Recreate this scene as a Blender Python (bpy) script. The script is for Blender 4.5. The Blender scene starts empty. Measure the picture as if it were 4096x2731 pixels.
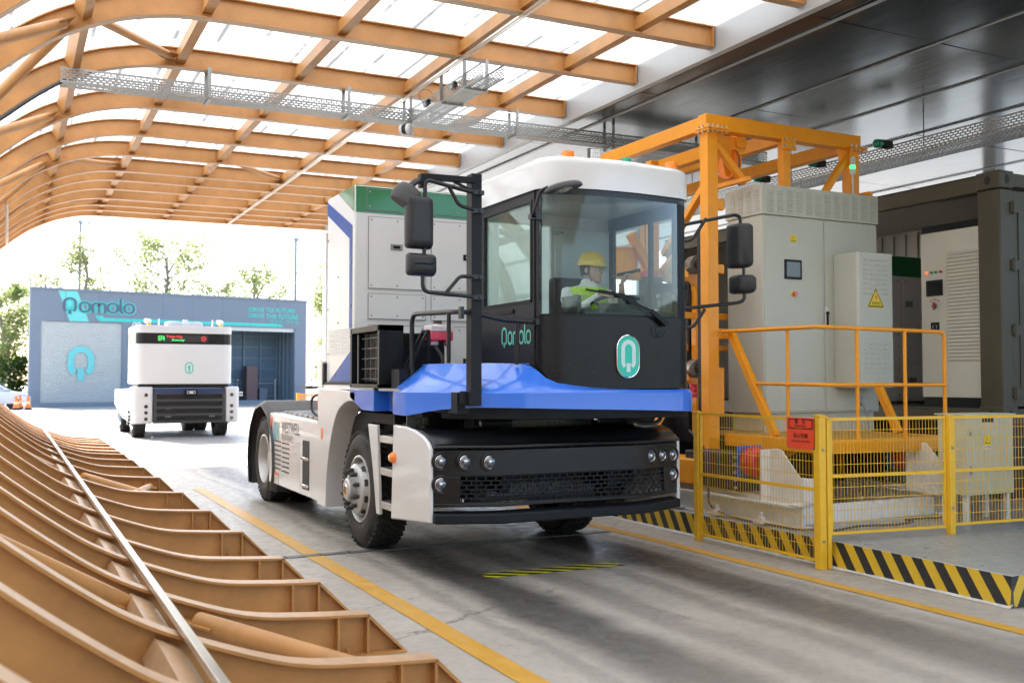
import bpy, bmesh, math, random
from mathutils import Vector, Matrix
random.seed(7)
S = bpy.context.scene
COL = S.collection
R = math.radians
# ---------------------------------------------------------------- camera
cam_d = bpy.data.cameras.new("camera")
cam = bpy.data.objects.new("camera", cam_d)
COL.objects.link(cam)
cam.location = (0, 0, 1.5)
cam.rotation_euler = (R(90 + 2.154), 0, R(-26.80))
cam_d.sensor_width = 36.0
cam_d.lens = 35.0
cam_d.clip_end = 2000
cam_d.dof.use_dof = True
cam_d.dof.focus_distance = 8.6
cam_d.dof.aperture_fstop = 2.8
S.camera = cam
# ---------------------------------------------------------------- sky, sun, exposure
SUN_EL, SUN_AZ = 40.0, -14.0          # azimuth from +Y towards +X
W = bpy.data.worlds.new("World")
S.world = W
W.use_nodes = True
wn = W.node_tree
bg = wn.nodes["Background"]
sky = wn.nodes.new("ShaderNodeTexSky")
sky.sky_type = 'NISHITA'
sky.sun_disc = False
sky.sun_elevation = R(SUN_EL)
sky.sun_rotation = R(SUN_AZ)
sky.dust_density = 2.0
wn.links.new(sky.outputs[0], bg.inputs[0])
bg.inputs[1].default_value = 0.15
sd = bpy.data.lights.new("sun", 'SUN')
sd.energy = 4.6
sd.angle = R(0.5)
sd.color = (1.0, 0.985, 0.95)
sun = bpy.data.objects.new("sun", sd)
COL.objects.link(sun)
_el, _az = R(SUN_EL), R(SUN_AZ)
_sv = Vector((math.sin(_az) * math.cos(_el), math.cos(_az) * math.cos(_el), math.sin(_el)))
sun.rotation_euler = _sv.to_track_quat('Z', 'Y').to_euler()
sun.location = (0, 20, 30)
S.view_settings.view_transform = 'Standard'
S.view_settings.look = 'None'
S.view_settings.gamma = 1.0
S.view_settings.exposure = 1.98
S.cycles.use_denoising = True
S.cycles.max_bounces = 9
S.cycles.diffuse_bounces = 5
S.cycles.transmission_bounces = 8
S.cycles.transparent_max_bounces = 24
S.cycles.caustics_reflective = False
S.cycles.caustics_refractive = False
S.cycles.sample_clamp_indirect = 6.0

# ---------------------------------------------------------------- mesh helpers
ORG = {}


class MB:
    def __init__(self):
        self.v, self.f, self.m = [], [], []

    def add(self, vs, fs, mi=0):
        o = len(self.v)
        self.v += [tuple(p) for p in vs]
        self.f += [tuple(i + o for i in f) for f in fs]
        self.m += [mi] * len(fs)
        return self

    def box(self, x0, x1, y0, y1, z0, z1, mi=0):
        x0, x1 = min(x0, x1), max(x0, x1)
        y0, y1 = min(y0, y1), max(y0, y1)
        z0, z1 = min(z0, z1), max(z0, z1)
        vs = [(x, y, z) for z in (z0, z1) for y in (y0, y1) for x in (x0, x1)]
        return self.add(vs, [(0, 2, 3, 1), (4, 5, 7, 6), (0, 1, 5, 4), (2, 6, 7, 3), (0, 4, 6, 2), (1, 3, 7, 5)], mi)

    def obox(self, c, a, b, n, mi=0):
        c, a, b, n = Vector(c), Vector(a), Vector(b), Vector(n)
        vs = [c + a * sx + b * sy + n * sz for sz in (-1, 1) for sy in (-1, 1) for sx in (-1, 1)]
        fs = [(0, 2, 3, 1), (4, 5, 7, 6), (0, 1, 5, 4), (2, 6, 7, 3), (0, 4, 6, 2), (1, 3, 7, 5)]
        if a.cross(b).dot(n) < 0:
            fs = [tuple(reversed(f)) for f in fs]
        return self.add(vs, fs, mi)

    def beam(self, p, q, w, h, up=(0, 0, 1), mi=0):
        p, q, up = Vector(p), Vector(q), Vector(up)
        d = q - p
        s = d.cross(up).normalized()
        u = s.cross(d).normalized()
        return self.obox((p + q) / 2, d / 2, s * w / 2, u * h / 2, mi)

    def cyl(self, p, q, r, n=16, r2=None, mi=0, caps=True):
        p, q = Vector(p), Vector(q)
        d = (q - p).normalized()
        a = d.orthogonal().normalized()
        b = d.cross(a)
        r2 = r if r2 is None else r2
        vs = []
        for c, rr in ((p, r), (q, r2)):
            for i in range(n):
                t = 2 * math.pi * i / n
                vs.append(c + (a * math.cos(t) + b * math.sin(t)) * rr)
        fs = [(i, (i + 1) % n, n + (i + 1) % n, n + i) for i in range(n)]
        if caps:
            fs += [tuple(reversed(range(n))), tuple(range(n, 2 * n))]
        return self.add(vs, fs, mi)

    def tube(self, pts, r, n=8, mi=0):
        P = [Vector(p) for p in pts]
        T = []
        for i in range(len(P)):
            a = P[max(i - 1, 0)]
            b = P[min(i + 1, len(P) - 1)]
            T.append((b - a).normalized())
        nrm = T[0].orthogonal().normalized()
        vs, fs = [], []
        for i, p in enumerate(P):
            nrm = (nrm - T[i] * nrm.dot(T[i])).normalized()
            bn = T[i].cross(nrm)
            for k in range(n):
                t = 2 * math.pi * k / n
                vs.append(p + (nrm * math.cos(t) + bn * math.sin(t)) * r)
        for i in range(len(P) - 1):
            for k in range(n):
                k2 = (k + 1) % n
                fs.append((i * n + k, i * n + k2, (i + 1) * n + k2, (i + 1) * n + k))
        fs += [tuple(reversed(range(n))), tuple(range((len(P) - 1) * n, len(P) * n))]
        return self.add(vs, fs, mi)

    def prism(self, poly, axis, a, b, mi=0):
        """polygon extruded along an axis: 'x' takes (y,z), 'y' takes (x,z), 'z' takes (x,y)"""
        n = len(poly)

        def p3(p, t):
            return (t, p[0], p[1]) if axis == 'x' else (p[0], t, p[1]) if axis == 'y' else (p[0], p[1], t)
        ar = sum(poly[i][0] * poly[(i + 1) % n][1] - poly[(i + 1) % n][0] * poly[i][1] for i in range(n))
        flip = (ar < 0) != (axis == 'y') != (b < a)
        vs = [p3(p, a) for p in poly] + [p3(p, b) for p in poly]
        fs = [tuple(reversed(range(n))), tuple(range(n, 2 * n))]
        fs += [(i, (i + 1) % n, n + (i + 1) % n, n + i) for i in range(n)]
        if flip:
            fs = [tuple(reversed(f)) for f in fs]
        return self.add(vs, fs, mi)

    def lathe(self, prof, o, ax, n=32, mi=0, a0=0, a1=360, closed=False):
        """profile of (radius, height) turned about axis ax through o"""
        o, ax = Vector(o), Vector(ax).normalized()
        a = ax.orthogonal().normalized()
        if abs(ax.z) < .9:
            a = Vector((0, 0, 1)) - ax * ax.z
            a.normalize()
        b = ax.cross(a)
        full = abs(a1 - a0) >= 359.9
        cnt = n if full else n + 1
        vs = []
        for i in range(cnt):
            t = R(a0 + (a1 - a0) * i / n)
            d = a * math.cos(t) + b * math.sin(t)
            vs += [o + d * r + ax * h for r, h in prof]
        m = len(prof)
        fs = []
        for i in range(n):
            j = (i + 1) % cnt
            for k in range(m if closed else m - 1):
                k2 = (k + 1) % m
                fs.append((i * m + k, j * m + k, j * m + k2, i * m + k2))
        return self.add(vs, fs, mi)

    def loft(self, rings, mi=0, closed=True, caps=True):
        n = len(rings[0])
        vs = [p for r in rings for p in r]
        fs = []
        for i in range(len(rings) - 1):
            for k in range(n if closed else n - 1):
                k2 = (k + 1) % n
                fs.append((i * n + k, i * n + k2, (i + 1) * n + k2, (i + 1) * n + k))
        if caps and closed:
            fs += [tuple(reversed(range(n))), tuple(range((len(rings) - 1) * n, len(rings) * n))]
        return self.add(vs, fs, mi)

    def sphere(self, c, r, n=16, m=10, sc=(1, 1, 1), mi=0):
        rings = []
        vs, fs = [], []
        for i in range(m + 1):
            t = math.pi * i / m
            for k in range(n):
                p = 2 * math.pi * k / n
                vs.append((c[0] + r * sc[0] * math.sin(t) * math.cos(p), c[1] + r * sc[1] * math.sin(t) * math.sin(p), c[2] + r * sc[2] * math.cos(t)))
        for i in range(m):
            for k in range(n):
                k2 = (k + 1) % n
                fs.append((i * n + k, (i + 1) * n + k, (i + 1) * n + k2, i * n + k2))
        return self.add(vs, fs, mi)

    def flat(self, polys, o, right, up, mi=0, sx=1.0, sy=1.0):
        """2-D polygons laid on a plane"""
        o, right, up = Vector(o), Vector(right), Vector(up)
        for p in polys:
            self.add([o + right * (q[0] * sx) + up * (q[1] * sy) for q in p], [tuple(range(len(p)))], mi)
        return self

    def build(self, name, mat, parent=None, bevel=0, smooth=35, seg=2, weld=False, org=None):
        if org is None:
            if parent is not None:
                org = ORG[parent.name]
            else:
                xs, ys, zs = zip(*self.v)
                org = ((min(xs) + max(xs)) / 2, (min(ys) + max(ys)) / 2, min(zs))
        me = bpy.data.meshes.new(name)
        me.from_pydata([(p[0] - org[0], p[1] - org[1], p[2] - org[2]) for p in self.v], [], self.f)
        mats = mat if isinstance(mat, (list, tuple)) else [mat]
        for q in mats:
            me.materials.append(q)
        if len(mats) > 1:
            me.polygons.foreach_set("material_index", self.m)
        if weld:
            bm = bmesh.new()
            bm.from_mesh(me)
            bmesh.ops.remove_doubles(bm, verts=bm.verts, dist=1e-5)
            bmesh.ops.recalc_face_normals(bm, faces=bm.faces)
            bm.to_mesh(me)
            bm.free()
        me.update()
        if smooth:
            me.shade_smooth()
            me.set_sharp_from_angle(angle=R(smooth))
        o = bpy.data.objects.new(name, me)
        COL.objects.link(o)
        if parent is not None:
            o.parent = parent
        else:
            o.location = org
        ORG[o.name] = org
        if bevel:
            md = o.modifiers.new("bevel", 'BEVEL')
            md.width = bevel
            md.segments = seg
            md.limit_method = 'ANGLE'
            md.angle_limit = R(40)
        return o


def tag(o, label=None, cat=None, group=None, kind=None):
    if label:
        o["label"] = label
    if cat:
        o["category"] = cat
    if group:
        o["group"] = group
    if kind:
        o["kind"] = kind
    return o


def thing(name, label, cat, loc=(0, 0, 0), group=None):
    o = bpy.data.objects.new(name, None)
    o.empty_display_size = .2
    COL.objects.link(o)
    o.location = loc
    ORG[o.name] = tuple(loc)
    return tag(o, label, cat, group)


def copy_tree(o, parent=None):
    c = o.copy()
    COL.objects.link(c)
    c.parent = parent
    for ch in list(o.children):
        copy_tree(ch, c)
    return c


def catmull(pts, n=6):
    P = [Vector(p) for p in pts]
    out = []
    for i in range(len(P) - 1):
        p0, p1, p2, p3 = P[max(i - 1, 0)], P[i], P[i + 1], P[min(i + 2, len(P) - 1)]
        for k in range(n):
            t = k / n
            out.append(.5 * ((2 * p1) + (p2 - p0) * t + (2 * p0 - 5 * p1 + 4 * p2 - p3) * t * t + (3 * p1 - p0 - 3 * p2 + p3) * t ** 3))
    out.append(P[-1])
    return out


def fillet(pts, r, n=5):
    """polyline in 3-D with rounded corners"""
    P = [Vector(p) for p in pts]
    out = [P[0]]
    for i in range(1, len(P) - 1):
        a, b, c = P[i - 1], P[i], P[i + 1]
        d1, d2 = (a - b), (c - b)
        rr = min(r, d1.length * .49, d2.length * .49)
        s, e = b + d1.normalized() * rr, b + d2.normalized() * rr
        for k in range(n + 1):
            t = k / n
            out.append(s * (1 - t) ** 2 + b * 2 * t * (1 - t) + e * t * t)
    out.append(P[-1])
    return out


def ribbon(pts, w, closed=False):
    P = [Vector(p) for p in pts]
    n = len(P)
    L, Q = [], []
    for i in range(n):
        if closed:
            a, b = P[i - 1], P[(i + 1) % n]
        else:
            a, b = P[max(i - 1, 0)], P[min(i + 1, n - 1)]
        d = (b - a).normalized()
        nn = Vector((-d.y, d.x))
        L.append(P[i] + nn * w / 2)
        Q.append(P[i] - nn * w / 2)
    return [[L[i], Q[i], Q[(i + 1) % n], L[(i + 1) % n]] for i in range(n if closed else n - 1)]


def pill(cx, cy, w, h, n=8, a0=None):
    """closed centre-line of an upright rounded bar"""
    r = w / 2
    pts = []
    for k in range(n + 1):
        t = math.pi * k / n
        pts.append((cx + r * math.cos(t), cy + h / 2 - r + r * math.sin(t)))
    for k in range(n + 1):
        t = math.pi + math.pi * k / n
        pts.append((cx + r * math.cos(t), cy - h / 2 + r + r * math.sin(t)))
    return pts


def q_mark(w, h, s):
    """round letter with a gap at the foot and a short tail; origin at its centre"""
    r = (w - s) / 2
    pts = []
    hh = h / 2 - s / 2
    g = R(38)
    n = 12
    for k in range(n + 1):
        t = -math.pi / 2 + g + (math.pi / 2 - g) * k / n
        pts.append((r * math.cos(t), -hh + r + r * math.sin(t)))
    for k in range(n + 1):
        t = math.pi * k / n
        pts.append((r * math.cos(t), hh - r + r * math.sin(t)))
    for k in range(n + 1):
        t = math.pi + (math.pi / 2 - g) * k / n
        pts.append((r * math.cos(t), -hh + r + r * math.sin(t)))
    out = ribbon(pts, s)
    tw = s * 1.05
    out.append([(-tw / 2, -hh - s * .95), (tw / 2, -hh - s * .95), (tw / 2, -hh + s * 1.1), (-tw / 2, -hh + s * 1.1)])
    return out


def word_logo(s=.16):
    """the six rounded letters, x height 1.0"""
    out = []

    def sh(polys, dx, dy=0):
        return [[(p[0] + dx, p[1] + dy) for p in q] for q in polys]
    out += sh(q_mark(.95, 1.42, s), .48, .62)
    out += ribbon([(p[0] + 1.5, p[1] + .5) for p in pill(0, 0, .66, .86)], s, True)
    m = [(1.98 + .08, 0)] + [(2.06, .62)] + [(2.27 + .21 * math.cos(math.pi - t * math.pi / 6), .68 + .21 * math.sin(t * math.pi / 6)) for t in range(0, 7)] + [(2.48, 0)]
    out += ribbon(m, s)
    m2 = [(2.48, .62)] + [(2.69 + .21 * math.cos(math.pi - t * math.pi / 6), .68 + .21 * math.sin(t * math.pi / 6)) for t in range(0, 7)] + [(2.90, 0)]
    out += ribbon(m2, s)
    out += ribbon([(p[0] + 3.45, p[1] + .5) for p in pill(0, 0, .66, .86)], s, True)
    out += ribbon([(4.0, 1.4), (4.0, .3), (4.03, .15), (4.12, .08), (4.22, .08)], s)
    out += ribbon([(p[0] + 4.62, p[1] + .5) for p in pill(0, 0, .66, .86)], s, True)
    return out  # spans x 0..5.0, y -.25..1.4


_TXT = {}


def text_polys(s, bold=0.0):
    key = (s, bold)
    if key in _TXT:
        return _TXT[key]
    cu = bpy.data.curves.new("txt", 'FONT')
    cu.body = s
    cu.size = 1
    cu.offset = bold
    cu.resolution_u = 3
    ob = bpy.data.objects.new("txt", cu)
    COL.objects.link(ob)
    dg = bpy.context.evaluated_depsgraph_get()
    me = bpy.data.meshes.new_from_object(ob.evaluated_get(dg))
    polys = [[(me.vertices[i].co.x, me.vertices[i].co.y) for i in p.vertices] for p in me.polygons]
    bpy.data.objects.remove(ob)
    bpy.data.curves.remove(cu)
    bpy.data.meshes.remove(me)
    _TXT[key] = polys
    return polys


def put_text(mb, s, o, right, up, w=None, h=None, bold=0.0, mi=0):
    """text fitted into a box whose lower left corner is o"""
    polys = text_polys(s, bold)
    if not polys:
        return
    xs = [p[0] for q in polys for p in q]
    ys = [p[1] for q in polys for p in q]
    x0, x1, y0, y1 = min(xs), max(xs), min(ys), max(ys)
    sx = w / (x1 - x0) if w else None
    sy = h / (y1 - y0) if h else sx
    sx = sx or sy
    mb.flat([[((p[0] - x0) * sx, (p[1] - y0) * sy) for p in q] for q in polys], o, right, up, mi)


# ---------------------------------------------------------------- materials
def mat(name, col, rough=.5, metal=0.0, var=.06, scale=6.0, bump=0.0, coat=0.0, bscale=None, emit=None, spec=.5, dirt=0.0, stretch=None):
    m = bpy.data.materials.new(name)
    m.use_nodes = True
    nt = m.node_tree
    b = nt.nodes["Principled BSDF"]
    b.inputs["Roughness"].default_value = rough
    b.inputs["Metallic"].default_value = metal
    b.inputs["Specular IOR Level"].default_value = spec
    b.inputs["Coat Weight"].default_value = coat
    b.inputs["Coat Roughness"].default_value = .06
    c = (*col, 1)
    tc = nt.nodes.new("ShaderNodeTexCoord")
    src = tc.outputs["Object"]
    if stretch:
        mp = nt.nodes.new("ShaderNodeMapping")
        mp.inputs["Scale"].default_value = stretch
        nt.links.new(src, mp.inputs[0])
        src = mp.outputs[0]
    nz = nt.nodes.new("ShaderNodeTexNoise")
    nz.inputs["Scale"].default_value = scale
    nz.inputs["Detail"].default_value = 6
    nz.inputs["Roughness"].default_value = .6
    nt.links.new(src, nz.inputs[0])
    if var:
        mr = nt.nodes.new("ShaderNodeMapRange")
        mr.inputs[1].default_value = .3
        mr.inputs[2].default_value = .7
        mr.inputs[3].default_value = 1 - var
        mr.inputs[4].default_value = 1 + var
        nt.links.new(nz.outputs[0], mr.inputs[0])
        mx = nt.nodes.new("ShaderNodeVectorMath")
        mx.operation = 'SCALE'
        mx.inputs[0].default_value = col
        nt.links.new(mr.outputs[0], mx.inputs["Scale"])
        out = mx.outputs[0]
        if dirt:
            nz2 = nt.nodes.new("ShaderNodeTexNoise")
            nz2.inputs["Scale"].default_value = scale * .35
            nz2.inputs["Detail"].default_value = 9
            nz2.inputs["Roughness"].default_value = .75
            nt.links.new(src, nz2.inputs[0])
            r2 = nt.nodes.new("ShaderNodeMapRange")
            r2.inputs[1].default_value = .55
            r2.inputs[2].default_value = .8
            r2.inputs[4].default_value = dirt
            nt.links.new(nz2.outputs[0], r2.inputs[0])
            mm = nt.nodes.new("ShaderNodeMix")
            mm.data_type = 'RGBA'
            nt.links.new(r2.outputs[0], mm.inputs[0])
            nt.links.new(out, mm.inputs[6])
            mm.inputs[7].default_value = (.12, .10, .08, 1)
            out = mm.outputs[2]
        nt.links.new(out, b.inputs["Base Color"])
        r3 = nt.nodes.new("ShaderNodeMapRange")
        r3.inputs[3].default_value = max(rough - .06, .02)
        r3.inputs[4].default_value = min(rough + .08, 1)
        nt.links.new(nz.outputs[0], r3.inputs[0])
        nt.links.new(r3.outputs[0], b.inputs["Roughness"])
    else:
        b.inputs["Base Color"].default_value = c
    if bump:
        bp = nt.nodes.new("ShaderNodeBump")
        bp.inputs["Strength"].default_value = bump
        bp.inputs["Distance"].default_value = .01
        nb = nt.nodes.new("ShaderNodeTexNoise")
        nb.inputs["Scale"].default_value = bscale or scale * 8
        nb.inputs["Detail"].default_value = 4
        nt.links.new(src, nb.inputs[0])
        nt.links.new(nb.outputs[0], bp.inputs["Height"])
        nt.links.new(bp.outputs[0], b.inputs["Normal"])
    if emit:
        b.inputs["Emission Color"].default_value = (*emit[0], 1)
        b.inputs["Emission Strength"].default_value = emit[1]
    return m


def glass(name, tint, refl=1.0, rough=.02, ior=1.5):
    m = bpy.data.materials.new(name)
    m.use_nodes = True
    nt = m.node_tree
    nt.nodes.remove(nt.nodes["Principled BSDF"])
    out = nt.nodes["Material Output"]
    tr = nt.nodes.new("ShaderNodeBsdfTransparent")
    tr.inputs[0].default_value = (*tint, 1)
    gl = nt.nodes.new("ShaderNodeBsdfGlossy")
    gl.inputs["Roughness"].default_value = rough
    fr = nt.nodes.new("ShaderNodeFresnel")
    fr.inputs[0].default_value = ior
    ml = nt.nodes.new("ShaderNodeMath")
    ml.operation = 'MULTIPLY'
    ml.inputs[1].default_value = refl
    ml.use_clamp = True
    mx = nt.nodes.new("ShaderNodeMixShader")
    nt.links.new(fr.outputs[0], ml.inputs[0])
    nt.links.new(ml.outputs[0], mx.inputs[0])
    nt.links.new(tr.outputs[0], mx.inputs[1])
    nt.links.new(gl.outputs[0], mx.inputs[2])
    nt.links.new(mx.outputs[0], out.inputs[0])
    return m


def nodes_of(m):
    return m.node_tree, m.node_tree.nodes["Principled BSDF"]


def N(nt, typ, **kw):
    n = nt.nodes.new(typ)
    for k, v in kw.items():
        if k.startswith("i_"):
            key = k[2:]
            n.inputs[int(key) if key.isdigit() else key].default_value = v
        else:
            setattr(n, k, v)
    return n


def math_n(nt, op, a, b=None, clamp=False):
    n = nt.nodes.new("ShaderNodeMath")
    n.operation = op
    n.use_clamp = clamp
    for i, x in enumerate((a, b)):
        if x is None:
            continue
        if isinstance(x, (int, float)):
            n.inputs[i].default_value = x
        else:
            nt.links.new(x, n.inputs[i])
    return n.outputs[0]


def mixc(nt, f, a, b):
    n = nt.nodes.new("ShaderNodeMix")
    n.data_type = 'RGBA'
    for s, x in ((0, f), (6, a), (7, b)):
        if isinstance(x, (int, float)):
            n.inputs[s].default_value = x
        elif isinstance(x, tuple):
            n.inputs[s].default_value = (*x, 1)
        else:
            nt.links.new(x, n.inputs[s])
    return n.outputs[2]


def ramp(nt, v, a, b, lo=0.0, hi=1.0, smooth=True):
    n = nt.nodes.new("ShaderNodeMapRange")
    n.interpolation_type = 'SMOOTHSTEP' if smooth else 'LINEAR'
    n.inputs[1].default_value = a
    n.inputs[2].default_value = b
    n.inputs[3].default_value = lo
    n.inputs[4].default_value = hi
    nt.links.new(v, n.inputs[0])
    return n.outputs[0]


def concrete(name, base, tracks=False, rough=(.3, .62)):
    m = bpy.data.materials.new(name)
    m.use_nodes = True
    nt, b = nodes_of(m)
    g = nt.nodes.new("ShaderNodeNewGeometry")
    P = g.outputs["Position"]
    sep = nt.nodes.new("ShaderNodeSeparateXYZ")
    nt.links.new(P, sep.inputs[0])
    n1 = N(nt, "ShaderNodeTexNoise", i_Scale=.55, i_Detail=8.0, i_Roughness=.62)
    n2 = N(nt, "ShaderNodeTexNoise", i_Scale=9.0, i_Detail=8.0, i_Roughness=.7)
    n3 = N(nt, "ShaderNodeTexNoise", i_Scale=90.0, i_Detail=3.0)
    mp = N(nt, "ShaderNodeMapping")
    mp.inputs["Scale"].default_value = (5.5, .38, 1)
    nt.links.new(P, mp.inputs[0])
    n4 = N(nt, "ShaderNodeTexNoise", i_Scale=1.0, i_Detail=7.0, i_Roughness=.62)
    nt.links.new(mp.outputs[0], n4.inputs[0])
    for n in (n1, n2, n3):
        nt.links.new(P, n.inputs[0])
    c = mixc(nt, ramp(nt, n1.outputs[0], .3, .7), tuple(x * .82 for x in base), tuple(x * 1.12 for x in base))
    c = mixc(nt, math_n(nt, 'MULTIPLY', ramp(nt, n2.outputs[0], .45, .75), .35), c, (base[0] * .62, base[1] * .55, base[2] * .47))
    c = mixc(nt, math_n(nt, 'MULTIPLY', ramp(nt, n3.outputs[0], .55, .8), .25), c, tuple(x * .55 for x in base))
    c = mixc(nt, math_n(nt, 'MULTIPLY', ramp(nt, n4.outputs[0], .5, .72), .14), c, tuple(x * 1.25 for x in base))
    dark = None
    if tracks:
        x = sep.outputs[0]
        y = sep.outputs[1]
        # wheel paths wander a little
        wob = math_n(nt, 'MULTIPLY', math_n(nt, 'SUBTRACT', n1.outputs[0], .5), .5)
        xw = math_n(nt, 'ADD', x, wob)
        tot = None
        for cx, hw, k in ((3.14, .40, 1.0), (4.74, .46, 1.0), (3.70, .2, .45), (4.2, .16, .4), (2.72, .1, .35), (5.16, .14, .4)):
            d = math_n(nt, 'ABSOLUTE', math_n(nt, 'SUBTRACT', xw, cx))
            v = math_n(nt, 'MULTIPLY', ramp(nt, d, hw, hw * .25), k)
            tot = v if tot is None else math_n(nt, 'MAXIMUM', tot, v)
        st = ramp(nt, n4.outputs[0], -.15, .5)
        tot = math_n(nt, 'MULTIPLY', tot, st)
        # tracks are darkest along the middle stretch and fade towards the lane's mouths
        fade = math_n(nt, 'MULTIPLY', ramp(nt, y, 2.0, 6.6, .40, 1.0), ramp(nt, y, 26, 15))
        dark = math_n(nt, 'MULTIPLY', tot, fade, True)
        c = mixc(nt, math_n(nt, 'MULTIPLY', dark, .9), c, (.034, .031, .029))
        vo = N(nt, "ShaderNodeTexVoronoi", i_Scale=1.7, i_Randomness=1.0)
        nt.links.new(P, vo.inputs[0])
        sp = math_n(nt, 'MULTIPLY', ramp(nt, math_n(nt, 'ADD', vo.outputs["Distance"], math_n(nt, 'MULTIPLY', n2.outputs[0], .10)), .11, .07), ramp(nt, n1.outputs[0], .5, .62))
        c = mixc(nt, math_n(nt, 'MULTIPLY', sp, .55), c, (.06, .055, .05))
        vc = N(nt, "ShaderNodeTexVoronoi", i_Scale=.42, feature='DISTANCE_TO_EDGE')
        wv = N(nt, "ShaderNodeVectorMath", operation='MULTIPLY_ADD')
        nt.links.new(n2.outputs["Color"], wv.inputs[0])
        wv.inputs[1].default_value = (.22, .22, 0)
        nt.links.new(P, wv.inputs[2])
        nt.links.new(wv.outputs[0], vc.inputs[0])
        ck = math_n(nt, 'MULTIPLY', ramp(nt, vc.outputs["Distance"], .0045, .001), ramp(nt, n1.outputs[0], .42, .55))
        c = mixc(nt, math_n(nt, 'MULTIPLY', ck, .6), c, (.09, .08, .07))
        # slab joints across and along the lane
        for src, per, off in ((y, 5.0, .35),):
            f = math_n(nt, 'ABSOLUTE', math_n(nt, 'SUBTRACT', math_n(nt, 'FRACT', math_n(nt, 'DIVIDE', math_n(nt, 'ADD', src, off), per)), .5))
            ln = ramp(nt, f, .0016, .0008)
            c = mixc(nt, math_n(nt, 'MULTIPLY', ln, .6), c, (.08, .075, .07))
    nt.links.new(c, b.inputs["Base Color"])
    rr = ramp(nt, n2.outputs[0], .3, .7, rough[0], rough[1])
    nt.links.new(rr, b.inputs["Roughness"])
    bp = N(nt, "ShaderNodeBump", i_Strength=.25, i_Distance=.004)
    hh = math_n(nt, 'ADD', n3.outputs[0], math_n(nt, 'MULTIPLY', n2.outputs[0], .8))
    nt.links.new(hh, bp.inputs["Height"])
    nt.links.new(bp.outputs[0], b.inputs["Normal"])
    b.inputs["Specular IOR Level"].default_value = .5
    return m


def stripes(name, ca, cb, vec, per, wear=.25, rough=.5, edge=None):
    """slanted two-colour paint: stripes run where dot(position, vec) is constant"""
    m = bpy.data.materials.new(name)
    m.use_nodes = True
    nt, b = nodes_of(m)
    g = nt.nodes.new("ShaderNodeNewGeometry")
    P = g.outputs["Position"]
    nz = N(nt, "ShaderNodeTexNoise", i_Scale=14.0, i_Detail=8.0, i_Roughness=.7)
    nt.links.new(P, nz.inputs[0])
    nb = N(nt, "ShaderNodeTexNoise", i_Scale=55.0, i_Detail=4.0)
    nt.links.new(P, nb.inputs[0])
    d = N(nt, "ShaderNodeVectorMath", operation='DOT_PRODUCT')
    nt.links.new(P, d.inputs[0])
    d.inputs[1].default_value = vec
    v = math_n(nt, 'ADD', d.outputs["Value"], math_n(nt, 'MULTIPLY', math_n(nt, 'SUBTRACT', nz.outputs[0], .5), per * .05))
    f = math_n(nt, 'FRACT', math_n(nt, 'DIVIDE', v, per))
    s = math_n(nt, 'GREATER_THAN', f, .5)
    c = mixc(nt, s, ca, cb)
    c = mixc(nt, math_n(nt, 'MULTIPLY', ramp(nt, nz.outputs[0], .56, .72), wear), c, (.2, .17, .08))
    c = mixc(nt, math_n(nt, 'MULTIPLY', ramp(nt, nb.outputs[0], .64, .74), wear), c, (.33, .33, .31))
    nt.links.new(c, b.inputs["Base Color"])
    b.inputs["Roughness"].default_value = rough
    bp = N(nt, "ShaderNodeBump", i_Strength=.4, i_Distance=.006)
    nt.links.new(nz.outputs[0], bp.inputs["Height"])
    nt.links.new(bp.outputs[0], b.inputs["Normal"])
    return m


M = {}
M['floor'] = concrete("floor concrete", (.385, .355, .31), tracks=True)
M['slab'] = concrete("platform concrete", (.30, .31, .29), rough=(.25, .5))
M['kerb'] = stripes("kerb hazard paint", (.62, .40, .02), (.018, .018, .018), (0, .8, -.6), .15)
M['kerb_end'] = stripes("kerb end hazard paint", (.62, .40, .02), (.018, .018, .018), (.8, 0, -.6), .15)
M['tape'] = stripes("floor tape", (.62, .58, .03), (.02, .02, .02), (.59, .81, 0), .115, wear=.12)
M['white_rough'] = mat("kerb mortar", (.5, .5, .48), .85, var=.2, scale=20, bump=.4)


def line_paint():
    m = bpy.data.materials.new("lane paint")
    m.use_nodes = True
    nt, b = nodes_of(m)
    g = nt.nodes.new("ShaderNodeNewGeometry")
    n2 = N(nt, "ShaderNodeTexNoise", i_Scale=6.0, i_Detail=10.0, i_Roughness=.75)
    nt.links.new(g.outputs["Position"], n2.inputs[0])
    mp = N(nt, "ShaderNodeMapping")
    mp.inputs["Scale"].default_value = (30, 1.2, 1)
    nt.links.new(g.outputs["Position"], mp.inputs[0])
    n4 = N(nt, "ShaderNodeTexNoise", i_Scale=1.0, i_Detail=6.0)
    nt.links.new(mp.outputs[0], n4.inputs[0])
    c = mixc(nt, ramp(nt, n2.outputs[0], .3, .7), (.50, .26, .030), (.60, .33, .05))
    c = mixc(nt, math_n(nt, 'MULTIPLY', ramp(nt, n4.outputs[0], .6, .72), .75), c, (.33, .31, .27))
    c = mixc(nt, math_n(nt, 'MULTIPLY', ramp(nt, n2.outputs[0], .6, .74), .6), c, (.34, .32, .28))
    nt.links.new(c, b.inputs["Base Color"])
    nt.links.new(ramp(nt, n2.outputs[0], .3, .7, .35, .6), b.inputs["Roughness"])
    return m


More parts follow.
